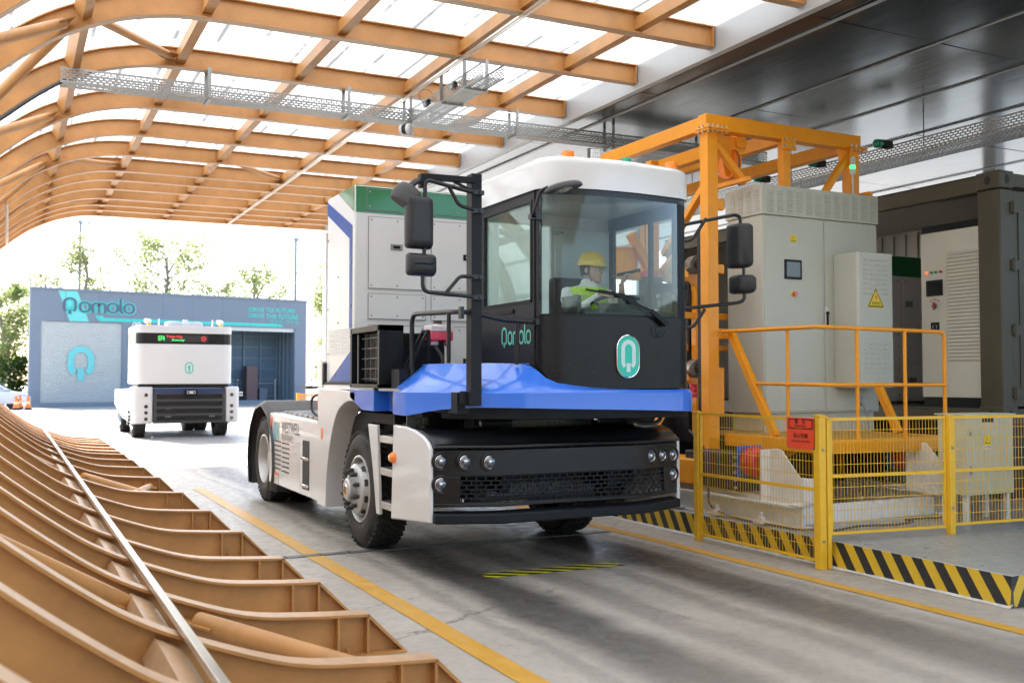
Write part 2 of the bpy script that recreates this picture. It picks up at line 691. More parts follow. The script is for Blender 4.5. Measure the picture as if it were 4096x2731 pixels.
M['line'] = line_paint()
M['orange'] = mat("ochre steel paint", (.455, .22, .066), .45, var=.16, scale=3.5, bump=.10, dirt=.35)
M['flange'] = mat("pale flange paint", (.49, .31, .175), .4, var=.16, scale=9, bump=.1, dirt=.25, spec=.6)
M['galv'] = mat("galvanised steel", (.30, .31, .305), .45, .7, var=.12, scale=14)
M['galv_light'] = mat("lightened galvanised tray", (.52, .53, .52), .5, .35, var=.1, scale=14)  # paler copy of galvanised steel; brightness put in for the dim ceiling tray
M['alu'] = mat("bare aluminium bar", (.62, .57, .50), .33, .75, var=.12, scale=14, stretch=(1, .2, 1))
M['bolt'] = mat("zinc bolt", (.55, .53, .48), .4, .85, var=.1)
M['white'] = mat("white vehicle paint", (.68, .685, .685), .22, var=.015, scale=2, coat=.5)
M['white2'] = mat("white powder coat", (.67, .68, .685), .35, var=.02, scale=2)
M['black'] = mat("black gloss paint", (.007, .0075, .009), .30, var=.1, scale=4, coat=.12, spec=.38)
M['black_cab'] = mat("black cab paint", (.007, .0075, .009), .28, var=.1, scale=4, coat=.03, spec=.28)
M['satin'] = mat("satin black paint", (.010, .012, .015), .42, var=.1, scale=5, spec=.2)
M['char'] = mat("charcoal cab paint", (.020, .021, .024), .42, var=.06, scale=3, spec=.22)
M['dark'] = mat("dark mechanism", (.012, .012, .013), .6, var=.2, scale=8)  # near-black paint shared by dark parts, slots and backings
M['blue'] = mat("blue vehicle paint", (.034, .17, .72), .2, var=.02, scale=2, coat=.6)
M['green'] = mat("green vehicle paint", (.004, .17, .05), .28, var=.02, scale=2, coat=.5)
M['teal'] = mat("teal letter paint", (.02, .52, .40), .4, var=.02)
M['teal2'] = mat("teal wall paint", (.05, .56, .48), .5, var=.05)
M['plastic'] = mat("grey plastic", (.05, .05, .052), .5, var=.05, bump=.1, bscale=200)
M['mirror_black'] = mat("mirror housing plastic", (.012, .013, .016), .4, var=.05, bump=.05, bscale=300)
M['rubber'] = mat("tyre rubber", (.026, .024, .022), .72, var=.25, scale=7, bump=.15, bscale=80, dirt=.25)
M['rim'] = mat("wheel silver paint", (.52, .52, .51), .38, .55, var=.06, scale=10, dirt=.1)
M['chrome'] = mat("chrome", (.8, .8, .8), .12, 1.0, var=.02)
M['checker'] = mat("checker plate", (.58, .57, .55), .35, .9, var=.15, scale=60, bump=.8, bscale=70)
M['amber'] = mat("amber lens", (.95, .24, .01), .2, var=.04, coat=.5)
M['amber'].node_tree.nodes["Principled BSDF"].inputs["Subsurface Weight"].default_value = .2
M['greenlens'] = mat("green lens", (.01, .36, .19), .2, var=.04, coat=.5)
M['redlens'] = mat("red lens", (.72, .03, .06), .2, var=.1, coat=.5)
M['paleleans'] = mat("clear lens plastic", (.72, .55, .56), .15, var=.1, coat=.5)
M['lens'] = mat("lamp glass", (.13, .145, .17), .08, .8, var=.5, scale=60, coat=1.0)
M['reflect_orange'] = mat("orange reflector", (.85, .13, .02), .3, var=.05)
M['yellow'] = mat("safety yellow paint", (.88, .335, .008), .36, var=.05, scale=3, dirt=.08, bump=.03)
M['fence'] = mat("fence yellow paint", (.78, .45, .022), .4, var=.06, scale=6, dirt=.08)
M['cabgrey'] = mat("cabinet grey-green", (.53, .545, .47), .45, var=.025, scale=2, bump=.04, bscale=250)
M['cabgrey2'] = mat("pale cabinet cream", (.64, .635, .55), .45, var=.03, scale=2)
M['olive'] = mat("olive container paint", (.068, .060, .036), .5, var=.1, scale=3, dirt=.1)
M['offwhite'] = mat("painted rail white", (.74, .74, .71), .5, var=.06, scale=6, dirt=.25)
M['screen'] = mat("dark display", (.018, .02, .024), .18, var=0, coat=.5)
M['red'] = mat("red buffer rubber", (.62, .02, .025), .45, var=.1, scale=20, bump=.3)
M['bluepaint'] = mat("blue steel paint", (.02, .12, .42), .4, var=.08)
M['signred'] = mat("red-orange sign enamel", (.85, .085, .03), .35, var=.03)
M['ink'] = mat("black ink", (.012, .012, .012), .5, var=0)
M['grayink'] = mat("grey ink", (.22, .21, .2), .5, var=0)
M['yellowsign'] = mat("yellow sticker", (.80, .60, .015), .4, var=.03)
M['fascia'] = mat("white fascia metal", (.40, .41, .41), .42, .2, var=.03, scale=3)
M['hat'] = mat("yellow hard hat", (.82, .55, .02), .3, var=.03, coat=.4)
M['skin'] = mat("skin", (.58, .36, .26), .5, var=.06, scale=30)
M['skin'].node_tree.nodes["Principled BSDF"].inputs["Subsurface Weight"].default_value = .1
M['vest'] = mat("hi-vis vest", (.52, .80, .02), .7, var=.08, scale=20, bump=.3)
M['cloth'] = mat("white cotton", (.75, .75, .72), .85, var=.06, scale=20, bump=.4)
M['trousers'] = mat("dark trousers", (.03, .035, .05), .85, var=.1, scale=20)
M['hair'] = mat("black hair", (.012, .01, .01), .6, var=.1)
M['wall_blue'] = mat("blue grey wall", (.19, .22, .265), .6, var=.03, scale=1.5)
M['shutter'] = mat("roller shutter", (.62, .625, .60), .5, var=.03, scale=3)
M['trunk'] = mat("tree bark", (.27, .24, .20), .9, var=.25, scale=8, bump=.5)
M['pole'] = mat("pole steel", (.30, .33, .36), .5, .4, var=.08)
M['stripe'] = mat("deep blue stripe", (.006, .07, .33), .4, var=.02, scale=2, spec=.15)
M['wind'] = glass("windscreen glass", (.90, .95, .95), .42, ior=1.45)
M['side_glass'] = glass("side window glass", (.90, .97, .94), .14, ior=1.45)
M['clear'] = glass("clear cover", (.9, .9, .9), 1.2)
M['floor_panel'] = mat("cab lining grey", (.58, .63, .65), .6, var=.04)


def ceiling_mat():
    m = bpy.data.materials.new("brushed ceiling panel")
    m.use_nodes = True
    nt, b = nodes_of(m)
    tc = nt.nodes.new("ShaderNodeTexCoord")
    mp = N(nt, "ShaderNodeMapping")
    mp.inputs["Scale"].default_value = (1, .05, 1)
    nt.links.new(tc.outputs["Object"], mp.inputs[0])
    nz = N(nt, "ShaderNodeTexNoise", i_Scale=40.0, i_Detail=4.0)
    nt.links.new(mp.outputs[0], nz.inputs[0])
    b.inputs["Base Color"].default_value = (.075, .075, .072, 1)
    b.inputs["Metallic"].default_value = .9
    nt.links.new(ramp(nt, nz.outputs[0], .3, .7, .15, .21), b.inputs["Roughness"])
    n2 = N(nt, "ShaderNodeTexNoise", i_Scale=.9, i_Detail=2.0)
    nt.links.new(tc.outputs["Object"], n2.inputs[0])
    bp = N(nt, "ShaderNodeBump", i_Strength=.05, i_Distance=.05)
    nt.links.new(n2.outputs[0], bp.inputs["Height"])
    nt.links.new(bp.outputs[0], b.inputs["Normal"])
    return m


M['ceiling'] = ceiling_mat()


def roof_sheet():
    """twin-wall sheet: lets daylight through, with grey seams where sheets overlap"""
    m = bpy.data.materials.new("translucent roof sheet")
    m.use_nodes = True
    nt = m.node_tree
    nt.nodes.remove(nt.nodes["Principled BSDF"])
    out = nt.nodes["Material Output"]
    g = nt.nodes.new("ShaderNodeNewGeometry")
    sep = nt.nodes.new("ShaderNodeSeparateXYZ")
    nt.links.new(g.outputs["Position"], sep.inputs[0])
    nz = N(nt, "ShaderNodeTexNoise", i_Scale=1.6, i_Detail=6.0)
    nt.links.new(g.outputs["Position"], nz.inputs[0])
    u = math_n(nt, 'ADD', sep.outputs[0], math_n(nt, 'MULTIPLY', sep.outputs[2], .35))
    f = math_n(nt, 'ABSOLUTE', math_n(nt, 'SUBTRACT', math_n(nt, 'FRACT', math_n(nt, 'DIVIDE', u, .46)), .5))
    seam = math_n(nt, 'MULTIPLY', ramp(nt, f, .085, .03), ramp(nt, nz.outputs[0], .35, .6, .45, 1.0))
    rib = math_n(nt, 'ABSOLUTE', math_n(nt, 'SUBTRACT', math_n(nt, 'FRACT', math_n(nt, 'DIVIDE', u, .022)), .5))
    c = mixc(nt, math_n(nt, 'MULTIPLY', ramp(nt, rib, .12, .04), .12), (.70, .71, .70), (.4, .4, .4))
    c = mixc(nt, math_n(nt, 'MULTIPLY', seam, .9), c, (.05, .05, .05))
    c = mixc(nt, math_n(nt, 'MULTIPLY', ramp(nt, nz.outputs[0], .5, .72), .6), c, (.20, .195, .18))
    t = nt.nodes.new("ShaderNodeBsdfTranslucent")
    d = nt.nodes.new("ShaderNodeBsdfDiffuse")
    nt.links.new(c, t.inputs[0])
    nt.links.new(c, d.inputs[0])
    mx = nt.nodes.new("ShaderNodeMixShader")
    mx.inputs[0].default_value = .28
    nt.links.new(t.outputs[0], mx.inputs[1])
    nt.links.new(d.outputs[0], mx.inputs[2])
    nt.links.new(mx.outputs[0], out.inputs[0])
    return m


M['sheet'] = roof_sheet()


def leaf_mat(name, a, b_):
    m = bpy.data.materials.new(name)
    m.use_nodes = True
    nt = m.node_tree
    nt.nodes.remove(nt.nodes["Principled BSDF"])
    out = nt.nodes["Material Output"]
    g = nt.nodes.new("ShaderNodeNewGeometry")
    nz = N(nt, "ShaderNodeTexNoise", i_Scale=.8, i_Detail=3.0)
    nt.links.new(g.outputs["Position"], nz.inputs[0])
    c = mixc(nt, ramp(nt, nz.outputs[0], .35, .65), a, b_)
    t = nt.nodes.new("ShaderNodeBsdfTranslucent")
    d = nt.nodes.new("ShaderNodeBsdfDiffuse")
    nt.links.new(c, t.inputs[0])
    nt.links.new(c, d.inputs[0])
    mx = nt.nodes.new("ShaderNodeMixShader")
    mx.inputs[0].default_value = .5
    nt.links.new(t.outputs[0], mx.inputs[1])
    nt.links.new(d.outputs[0], mx.inputs[2])
    nt.links.new(mx.outputs[0], out.inputs[0])
    return m


M['leaf'] = leaf_mat("spring leaves", (.24, .30, .10), (.34, .36, .17))
M['leaf2'] = leaf_mat("shrub leaves", (.035, .08, .015), (.07, .11, .02))
# ================================================================ ground and painted floor
g = MB()
g.add([(-300, -200, 0), (300, -200, 0), (300, 500, 0), (-300, 500, 0)], [(0, 1, 2, 3)])
tag(g.build("ground", M['floor'], smooth=0, org=(0, 0, 0)), kind="structure")
for x0, x1 in ((2.27, 2.415), (5.335, 5.455)):
    b = MB()
    b.add([(x0, -6, .004), (x1, -6, .004), (x1, 14.2, .004), (x0, 14.2, .004)], [(0, 1, 2, 3)])
    tag(b.build("lane_line", M['line'], smooth=0), kind="structure")
b = MB()
b.obox((3.85, 6.90, .004), (.6, -.01, 0), (-.001, -.085, 0), (0, 0, .001))
tag(b.build("floor_tape", M['tape'], smooth=0), "short black and yellow hazard tape strip stuck on the floor in front of the bumper", "floor tape")
b = MB()
for i in range(6):
    b.box(2.0 + i * .55, 2.545 + i * .55, 8.33, 8.43, .001, .007)
    for q in (.1, .4):
        for yy in (8.355, 8.405):
            b.cyl((2.0 + i * .55 + q, yy, .007), (2.0 + i * .55 + q, yy, .009), .012, 8, mi=1)
tag(b.build("joint_plate", [mat("worn floor steel", (.15, .15, .145), .45, .6, var=.3, scale=20, dirt=.3), M['dark']]), "flat bolted steel joint plate crossing the lane floor under the front wheel", "floor plate")
# unseen dark rise added behind the camera to darken reflections in the vehicle's nose
h = MB()
rh = random.Random(21)
rings = []
for k in range(41):
    a = R(190 + 160 * k / 40)
    rad = 75 + rh.random() * 6
    c_, s_ = math.cos(a), math.sin(a)
    rings.append([(c_ * rad, s_ * rad, -.2), (c_ * (rad + 4), s_ * (rad + 4), 5 + rh.random() * 3), (c_ * (rad + 14), s_ * (rad + 14), 8 + rh.random() * 3), (c_ * (rad + 60), s_ * (rad + 60), -.2)])
h.loft(rings, closed=False)
tag(h.build("dark_backdrop", mat("dark green backdrop", (.05, .065, .03), .9, var=.4, scale=.5, bump=.5, bscale=2), org=(0, 0, 0)), kind="structure")
# raised platform with hazard kerb
PZ = .21
p = MB()
p.box(5.90, 40, 4.40, 26, 0, PZ)
tag(p.build("platform", M['slab'], bevel=.012), kind="structure")
k = MB()
k.add([(5.878, 4.40, .012), (5.878, 26, .012), (5.896, 26, PZ - .004), (5.896, 4.40, PZ - .004)], [(0, 3, 2, 1)])
tag(k.build("kerb_face", M['kerb'], smooth=0), kind="structure")
k = MB()
k.add([(5.89, 4.378, .012), (16, 4.378, .012), (16, 4.396, PZ - .004), (5.89, 4.396, PZ - .004)], [(0, 1, 2, 3)])
tag(k.build("kerb_face", M['kerb_end'], smooth=0), kind="structure")
k = MB()
rr = random.Random(3)
prev = None
for i in range(110):
    y0 = 4.39 + i * .2
    w0 = .018 + rr.random() * .02
    if prev is None:
        prev = w0
    k.add([(5.9, y0, .003), (5.9, y0 + .2, .003), (5.9, y0 + .2, .026), (5.9, y0, .026), (5.878 - prev, y0, .003), (5.878 - w0, y0 + .2, .003)],
          [(4, 5, 2, 3)])
    prev = w0
tag(k.build("kerb_fillet", M['white_rough']), kind="structure")

# ================================================================ arched canopy
RIB_Y = [-12.0, -10.4, -8.8, -7.2, -5.6, -4.0, -2.4, -1.44, -.48, .48, 1.44, 2.40, 3.36, 4.316, 5.28, 6.24, 7.17, 8.545, 10.03, 11.77, 13.69, 15.34, 16.81, 18.14, 19.0, 19.94, 21.04, 21.85, 22.55, 23.35]  # rearmost ribs, out of view, added to block light and darken reflections
INNER = [(1.77, .225), (1.45, .245), (1.11, .287), (.73, .418), (.465, .54), (.24, .69), (-.02, .89), (-.30, 1.13), (-.60, 1.44), (-.95, 1.98),
         (-1.08, 2.62), (-.97, 3.22), (-.62, 3.80), (-.12, 4.275), (.18, 4.53), (.43, 4.70), (.81, 4.885), (1.15, 4.985), (1.45, 5.033), (1.9, 5.05), (2.6, 5.055), (6.75, 5.075)]
PR = catmull([(a, b, 0) for a, b in INNER[:-1]], 4)
PR += [Vector((2.6 + (6.745 - 2.6) * t, 5.055 + .02 * t, 0)) for t in (.25, .5, .75, 1)]


def offs(pr, d):
    out = []
    for i, p in enumerate(pr):
        a, b = pr[max(i - 1, 0)], pr[min(i + 1, len(pr) - 1)]
        t = (b - a).normalized()
        out.append(p + Vector((t.y, -t.x, 0)) * -d)
    return out


# travelling from the floor end up and over, the outside of the arch lies on the left hand
def rib_mesh():
    m = MB()
    D = .23
    i0, i1 = offs(PR, 0), offs(PR, .013)
    o0, o1 = offs(PR, D - .013), offs(PR, D)
    hw = .062

    def strip(A, B, w, mi=0):
        rings = [[(a.x, -w, a.y), (a.x, w, a.y), (b.x, w, b.y), (b.x, -w, b.y)] for a, b in zip(A, B)]
        m.loft(rings, mi)
    strip(offs(PR, -.0012), i0, hw - .003, 1)      # paler face of the inner flange
    strip(i0, i1, hw)
    strip(o0, o1, hw)
    strip(i1, o0, .006)
    # sloping end plate, web triangle and stiffeners at the floor end
    a, e = PR[0], Vector((1.985, .006, 0))
    m.loft([[(a.x, -hw, a.y), (a.x, hw, a.y), (a.x - .012, hw, a.y - .012), (a.x - .012, -hw, a.y - .012)],
            [(e.x, -hw, e.y), (e.x, hw, e.y), (e.x - .018, hw, e.y), (e.x - .018, -hw, e.y)]])
    m.prism([(a.x, .2), (e.x - .02, .012), (a.x, .012)], 'y', -.006, .006)
    for sx in (1.765, 1.60):
        z1 = .222 if sx > 1.7 else .226
        m.box(sx - .006, sx + .006, -hw + .004, hw - .004, .012, z1)
    m.box(1.30, 1.98, -hw - .02, hw + .02, .002, .014)
    for bx in (1.66, 1.46):
        for s in (-1, 1):
            m.cyl((bx, s * .036, .014), (bx, s * .036, .032), .017, 6)
            m.cyl((bx, s * .036, .032), (bx, s * .036, .05), .009, 8)
    m.box(6.72, 6.732, -hw + .004, hw - .004, 5.09, 5.30)
    return m


canopy = thing("canopy", "ochre steel arched canopy with curved ribs and white translucent sheets over the lane", "canopy", (1.0, 10.0, 0))
rib0 = None
for y in RIB_Y:
    if rib0 is None:
        mb = rib_mesh()
        rib0 = mb.build("rib", [M['orange'], M['flange']], canopy, smooth=30, org=(1.0, 0, 0))
        o = rib0
    else:
        o = rib0.copy()
        COL.objects.link(o)
        o.parent = canopy
    o.location = (0, y - 10.0, 0)
ORG[rib0.name] = (1.0, 0, 0)
Y0, Y1 = RIB_Y[0], RIB_Y[-1]
for x, zb in ((1.69, 5.10), (3.06, 5.105), (4.45, 5.11), (5.79, 5.117)):
    for i in range(1):
        mb = MB()
        mb.box(x - .05, x + .05, Y0, Y1, zb, zb + .13)
        mb.box(x - .014, x + .05, Y0, Y1, zb + .131, zb + .165)
        mb.build("purlin", M['orange'], canopy)
mb = MB()
mb.beam((.56, Y0, 4.93), (.56, Y1, 4.93), .10, .14, up=(-.55, 0, .83))
mb.build("purlin", M['orange'], canopy)
mb = MB()
mb.beam((-.62, Y0, 3.98), (-.62, Y1, 3.98), .10, .12, up=(-.75, 0, .66))
mb.build("purlin", M['orange'], canopy)
mb = MB()
mb.beam((-1.19, Y0, 2.55), (-1.19, Y1, 2.55), .10, .12, up=(-1, 0, 0))
mb.build("purlin", M['orange'], canopy)
mb = MB()
mb.beam((-.66, Y0, 1.30), (-.66, Y1, 1.30), .10, .12, up=(.7, 0, .7))
mb.build("purlin", M['orange'], canopy)
mb = MB()
mb.beam((.575, Y0, .385), (.575, Y1, .385), .12, .10, up=(.46, 0, .89))
mb.build("purlin", M['flange'], canopy)
# long bars fixed across the ribs
mb = MB()
mb.beam((.665, Y0, .468), (.665, Y1, .468), .055, .022, up=(.4, 0, .92))
mb.beam((.672, Y0, .448), (.672, Y1, .448), .03, .022, up=(.4, 0, .92))
mb.build("crash_bar", M['alu'], canopy, bevel=.003)
mb = MB()
mb.box(4.40, 4.445, Y0, Y1 + .35, 5.035, 5.058)
mb.box(4.41, 4.43, Y0, Y1 + .35, 5.015, 5.036)
mb.build("lamp_rail", M['alu'], canopy)
mb = MB()
mb.beam((-.08, 17.6, 4.27), (-.08, Y1 + .3, 4.27), .05, .03, up=(-.7, 0, -.7))
mb.build("lamp_rail", M['alu'], canopy)


# brace tubes with gusset plates
def brace(a, b, r=.048):
    mb = MB()
    a, b = Vector(a), Vector(b)
    d = (b - a).normalized()
    mb.cyl(a + d * .09, b - d * .09, r, 14)
    for e, s in ((a, 1), (b, -1)):
        n = d.cross(Vector((0, 1, 0))).normalized()
        c = e + d * s * .1
        mb.obox(c, d * .12, n.cross(d) * .085, n * .005)
    mb.build("brace_tube", M['orange'], canopy)


brace((.58, 5.24, .36), (-.40, 4.37, 1.06), .056)
brace((.80, 5.24, .30), (1.60, 4.37, .12), .056)
brace((.55, 13.65, .36), (-.35, 11.82, .98), .056)
brace((.82, 13.65, .29), (1.65, 11.82, .11), .052)
brace((1.66, 13.65, .11), (1.2, 11.82, .19), .05)
for i in range(15, 28):
    ya, yb = RIB_Y[i] + .05, RIB_Y[i + 1] - .05
    if i % 2 == 1:
        ya, yb = yb, ya
    if i in (15, 16, 17, 18, 19, 21, 22, 24, 26):
        brace((.44, ya, 4.80), (-.60, yb, 3.92), .052)
    if i in (18, 22, 26):
        brace((.66, ya, 4.92), (1.60, yb, 5.15), .045)
    if i in (22,):
        brace((3.15, ya, 5.15), (4.40, yb, 5.15), .04)
# translucent sheets follow the outside of the ribs, one long sheet per strip of the arch
OUT = offs(PR, .262)
OUT = [p for p in OUT if True]
cuts = [14, 34, 48, 60, 72, len(OUT) - 1]
cuts = [c for c in cuts if c < len(OUT)]
for a, b_ in zip(cuts[:-1], cuts[1:]):
    mb = MB()
    seg = OUT[a:b_ + 1]
    th = offs(OUT, .012)[a:b_ + 1]
    for k in range(len(seg) - 1):
        mb.add([(seg[k].x, Y0, seg[k].y), (seg[k + 1].x, Y0, seg[k + 1].y), (seg[k + 1].x, Y1, seg[k + 1].y), (seg[k].x, Y1, seg[k].y)], [(0, 1, 2, 3)])
    mb.build("roof_sheet", M['sheet'], canopy, weld=True)

# ================================================================ swap-station roof on the right
YS = .6
bld = thing("station_roof", "low flat roof with dark glossy metal ceiling panels right of the canopy", "roof", (10.8, 10, 0))
mb = MB()
mb.box(6.752, 6.80, YS, Y1 + .4, 5.085, 5.42)
mb.build("fascia", M['fascia'], bld)
mb = MB()
mb.prism([(6.742, 5.08), (6.742, 5.0), (6.80, 4.985), (6.86, 5.03), (6.80, 5.08)], 'y', YS, Y1 + .4)
mb.build("fascia_trim", M['fascia'], bld)
mb = MB()
mb.box(6.80, 16.2, YS, Y1 + .4, 5.10, 5.45)
mb.build("roof_slab", M['white2'], bld)
edges = [6.87, 7.17, 8.62, 10.10, 11.58, 13.06, 14.54, 16.0]
rr = random.Random(5)
for i, (a, b_) in enumerate(zip(edges[:-1], edges[1:])):
    ys = [YS] + [q for q in (1.4, 4.3, 7.2, 8.55 if False else 10.1, 13.0, 15.9, 18.8, 21.7)] + [Y1 + .4]
    for j, (u, w) in enumerate(zip(ys[:-1], ys[1:])):
        mb = MB()
        t1, t2, t3, t4 = [(rr.random() - .5) * .008 for _ in range(4)]
        x0_, x1_, y0_, y1_ = a + .012, b_ - .012, u + .004, w - .004
        mb.add([(x0_, y0_, 5.02 + t1), (x1_, y0_, 5.02 + t2), (x1_, y1_, 5.02 + t3), (x0_, y1_, 5.02 + t4),
                (x0_, y0_, 5.06), (x1_, y0_, 5.06), (x1_, y1_, 5.06), (x0_, y1_, 5.06)],
               [(0, 3, 2, 1), (4, 5, 6, 7), (0, 1, 5, 4), (1, 2, 6, 5), (2, 3, 7, 6), (3, 0, 4, 7)])
        mb.build("ceiling_panel", M['ceiling'], bld, smooth=0)
for i, x in enumerate(edges[1:-1]):
    mb = MB()
    w = .022 if i == 0 else .009
    mb.box(x - w, x + w, YS, Y1 + .4, 5.0, 5.014)
    mb.build("cover_strip", M['fascia'] if i < 3 else M['galv'], bld)
mb = MB()
for u, w in ((2.0, 12.0), (13.3, 14.1), (15.6, 17.5), (18.6, 26.0)):
    mb.box(16.0, 16.18, u, w, 0, 3.45)
mb.build("blocker_wall", M['fascia'], bld)  # unseen wall added; its gaps shape what the ceiling panels reflect
for x, y in ((6.92, 23.55), (15.8, 23.4), (15.8, 12), (15.8, 0)):
    mb = MB()
    mb.box(x - .13, x + .13, y - .13, y + .13, 0, 5.1)
    mb.build("column", M['white2'], bld, bevel=.008)


# ---------------------------------------------------------------- perforated cable trays
def tray(name, label, p, q, width, height, hangers, thin=False, slot=(.045, .014), pitch=(.062, .026)):
    """three-sided tray from p to q; slots are real holes left between thin strips"""
    p, q = Vector(p), Vector(q)
    d = (q - p).normalized()
    s = d.cross(Vector((0, 0, 1)))
    L = (q - p).length
    t = thing(name, label, "cable tray", tuple(p))
    up = Vector((0, 0, 1))

    def perforated(o, ax, size, name):
        mb = MB()
        nrm = d.cross(ax).normalized() * .001
        rows = max(2, int((size - .02) / pitch[1]))
        y = 0.0
        edge = (size - rows * pitch[1]) / 2

        def strip(a0, a1, b0, b1):
            c = o + d * ((a0 + a1) / 2) + ax * ((b0 + b1) / 2)
            mb.obox(c, d * ((a1 - a0) / 2), ax * ((b1 - b0) / 2), nrm)
        strip(0, L, 0, edge + (pitch[1] - slot[1]) / 2)
        strip(0, L, size - edge - (pitch[1] - slot[1]) / 2, size)
        for r in range(rows):
            b0 = edge + r * pitch[1] + (pitch[1] - slot[1]) / 2
            b1 = b0 + slot[1]
            x = (pitch[0] / 2) * (r % 2)
            n = int(L / pitch[0])
            for kx in range(n + 1):
                a0 = x + kx * pitch[0]
                a1 = min(a0 + pitch[0] - slot[0], L)
                if a0 < L:
                    strip(a0, a1, b0, b1)
            if r < rows - 1:
                strip(0, L, b1, b1 + pitch[1] - slot[1])
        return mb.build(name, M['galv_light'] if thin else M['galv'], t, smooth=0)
    perforated(p - s * width / 2, s, width, "tray_floor")
    perforated(p - s * width / 2, up, height, "tray_side")
    perforated(p + s * width / 2, up, height, "tray_side")
    for h, top in hangers:
        c = p + d * h
        mb = MB()
        if thin:
            mb.cyl((c.x, c.y, p.z), (c.x, c.y, top), .007, 8)
            mb.build("hanger", M['plastic'], t)
            continue
        for e in (-1, 1):
            b = c + s * e * (width / 2 + .012)
            mb.box(b.x - .02, b.x + .02, b.y - .006, b.y + .006, p.z + .02, top)
        mb.beam(c - s * (width / 2 + .02) - Vector((0, 0, .012)), c + s * (width / 2 + .02) - Vector((0, 0, .012)), .04, .02)
        mb.build("hanger", M['galv'], t)
    return t


tray("cable_tray", "long perforated grey cable tray slung across under the ochre canopy ribs", (.44, 11.72, 4.68), (10.2, 11.72, 4.76), .21, .17,
     [(1.55, 5.06), (3.2, 5.06), (4.0, 5.06), (5.5, 5.06), (7.0, 5.06), (8.6, 5.03)])
tray("cable_tray", "short perforated tray branching towards the camera with two small cameras on it", (4.57, 11.60, 4.71), (4.57, 9.48, 4.71), .25, .17,
     [(1.0, 5.06), (1.66, 5.06)])
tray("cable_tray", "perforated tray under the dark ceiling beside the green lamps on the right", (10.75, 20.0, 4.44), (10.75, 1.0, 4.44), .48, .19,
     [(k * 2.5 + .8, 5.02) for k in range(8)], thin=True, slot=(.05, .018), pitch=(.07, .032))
for i, (y, z, side) in enumerate(((9.54, 4.63, "nearest the camera, above the stack light"), (10.76, 4.61, "middle one of the three"), (11.94, 4.60, "farthest one, just above the louvred cabinet top"))):
    t = thing("signal_lamp", "green dome lamp on the tray, " + side, "lamp", (10.30, y, z), "green lamps on the ceiling tray")
    mb = MB()
    mb.lathe([(.0, -.10), (.04, -.098), (.058, -.08), (.06, .0), (.055, .01)], (10.32, y, z), (1, 0, .06), 18)
    mb.build("lamp_lens", M['greenlens'], t)
    mb = MB()
    mb.cyl((10.33, y, z), (10.44, y, z), .06, 16)
    mb.box(10.44, 10.51, y - .045, y + .045, z - .045, z + .045)
    mb.build("lamp_base", M['plastic'], t)
# lidar under the long tray and two cameras on the branch
t = thing("lidar_sensor", "small round white sensor with black band hanging under the cable tray", "sensor", (4.36, 11.6, 4.62))
mb = MB()
mb.lathe([(0, -.075), (.062, -.073), (.066, -.06), (.066, -.03)], (4.36, 11.55, 4.60), (.55, -.83, -.05), 20)
mb.lathe([(.066, .03), (.066, .06), (.05, .075), (0, .077)], (4.36, 11.55, 4.60), (.55, -.83, -.05), 20)
mb.build("sensor_case", M['white2'], t)
mb = MB()
mb.lathe([(.0655, -.03), (.0655, .03)], (4.36, 11.55, 4.60), (.55, -.83, -.05), 20)
mb.build("sensor_window", M['black'], t)
mb = MB()
mb.box(4.38, 4.46, 11.56, 11.575, 4.53, 4.68)
mb.build("sensor_bracket", M['white2'], t)
for y, lab in ((10.25, "tiny camera with yellow tag and cable loop nearer the tray's free end"), (11.05, "tiny camera with yellow tag and cable loop nearer the tray junction")):
    t = thing("tray_camera", lab, "camera", (4.46, y, 4.80), "cameras on the branch tray")
    mb = MB()
    mb.box(4.40, 4.45, y - .05, y + .05, 4.77, 4.85)
    mb.build("camera_case", M['galv'], t, bevel=.006)
    mb = MB()
    mb.cyl((4.425, y - .05, 4.81), (4.425, y - .085, 4.81), .03, 14)
    mb.build("camera_lens", M['black'], t)
    mb = MB()
    mb.beam((4.47, y - .07, 4.83), (4.66, y - .11, 4.87), .035, .006, up=(0, 1, 0))
    mb.build("yellow_tag", M['yellow'], t)
    mb = MB()
    mb.tube([(4.43 + .09 * math.cos(a), y + .02, 4.90 + .085 * math.sin(a)) for a in [R(-80 + 22 * k) for k in range(16)]], .004, 6)
    mb.build("cable_loop", M['plastic'], t)
# black cable running down the arch from the tray's end
mb = MB()
mb.tube(catmull([(.50, 11.64, 4.72), (.40, 11.66, 4.66), (.22, 11.68, 4.53), (.0, 11.68, 4.34), (-.3, 11.68, 4.06), (-.7, 11.68, 3.6), (-1.0, 11.68, 3.0), (-1.05, 11.68, 2.4)], 5), .022, 8)
tag(mb.build("cable", M['plastic']), "black armoured cable running down the arch from the long tray's end", "cable")
# ================================================================ the terminal tractor
XL, XR = 2.80, 5.08
XC = (XL + XR) / 2
tr = thing("terminal_tractor", "white, blue and black terminal tractor with driver's half cab standing in the lane", "truck", (XC, 9.5, 0))


def mir(x):
    return 2 * XC - x


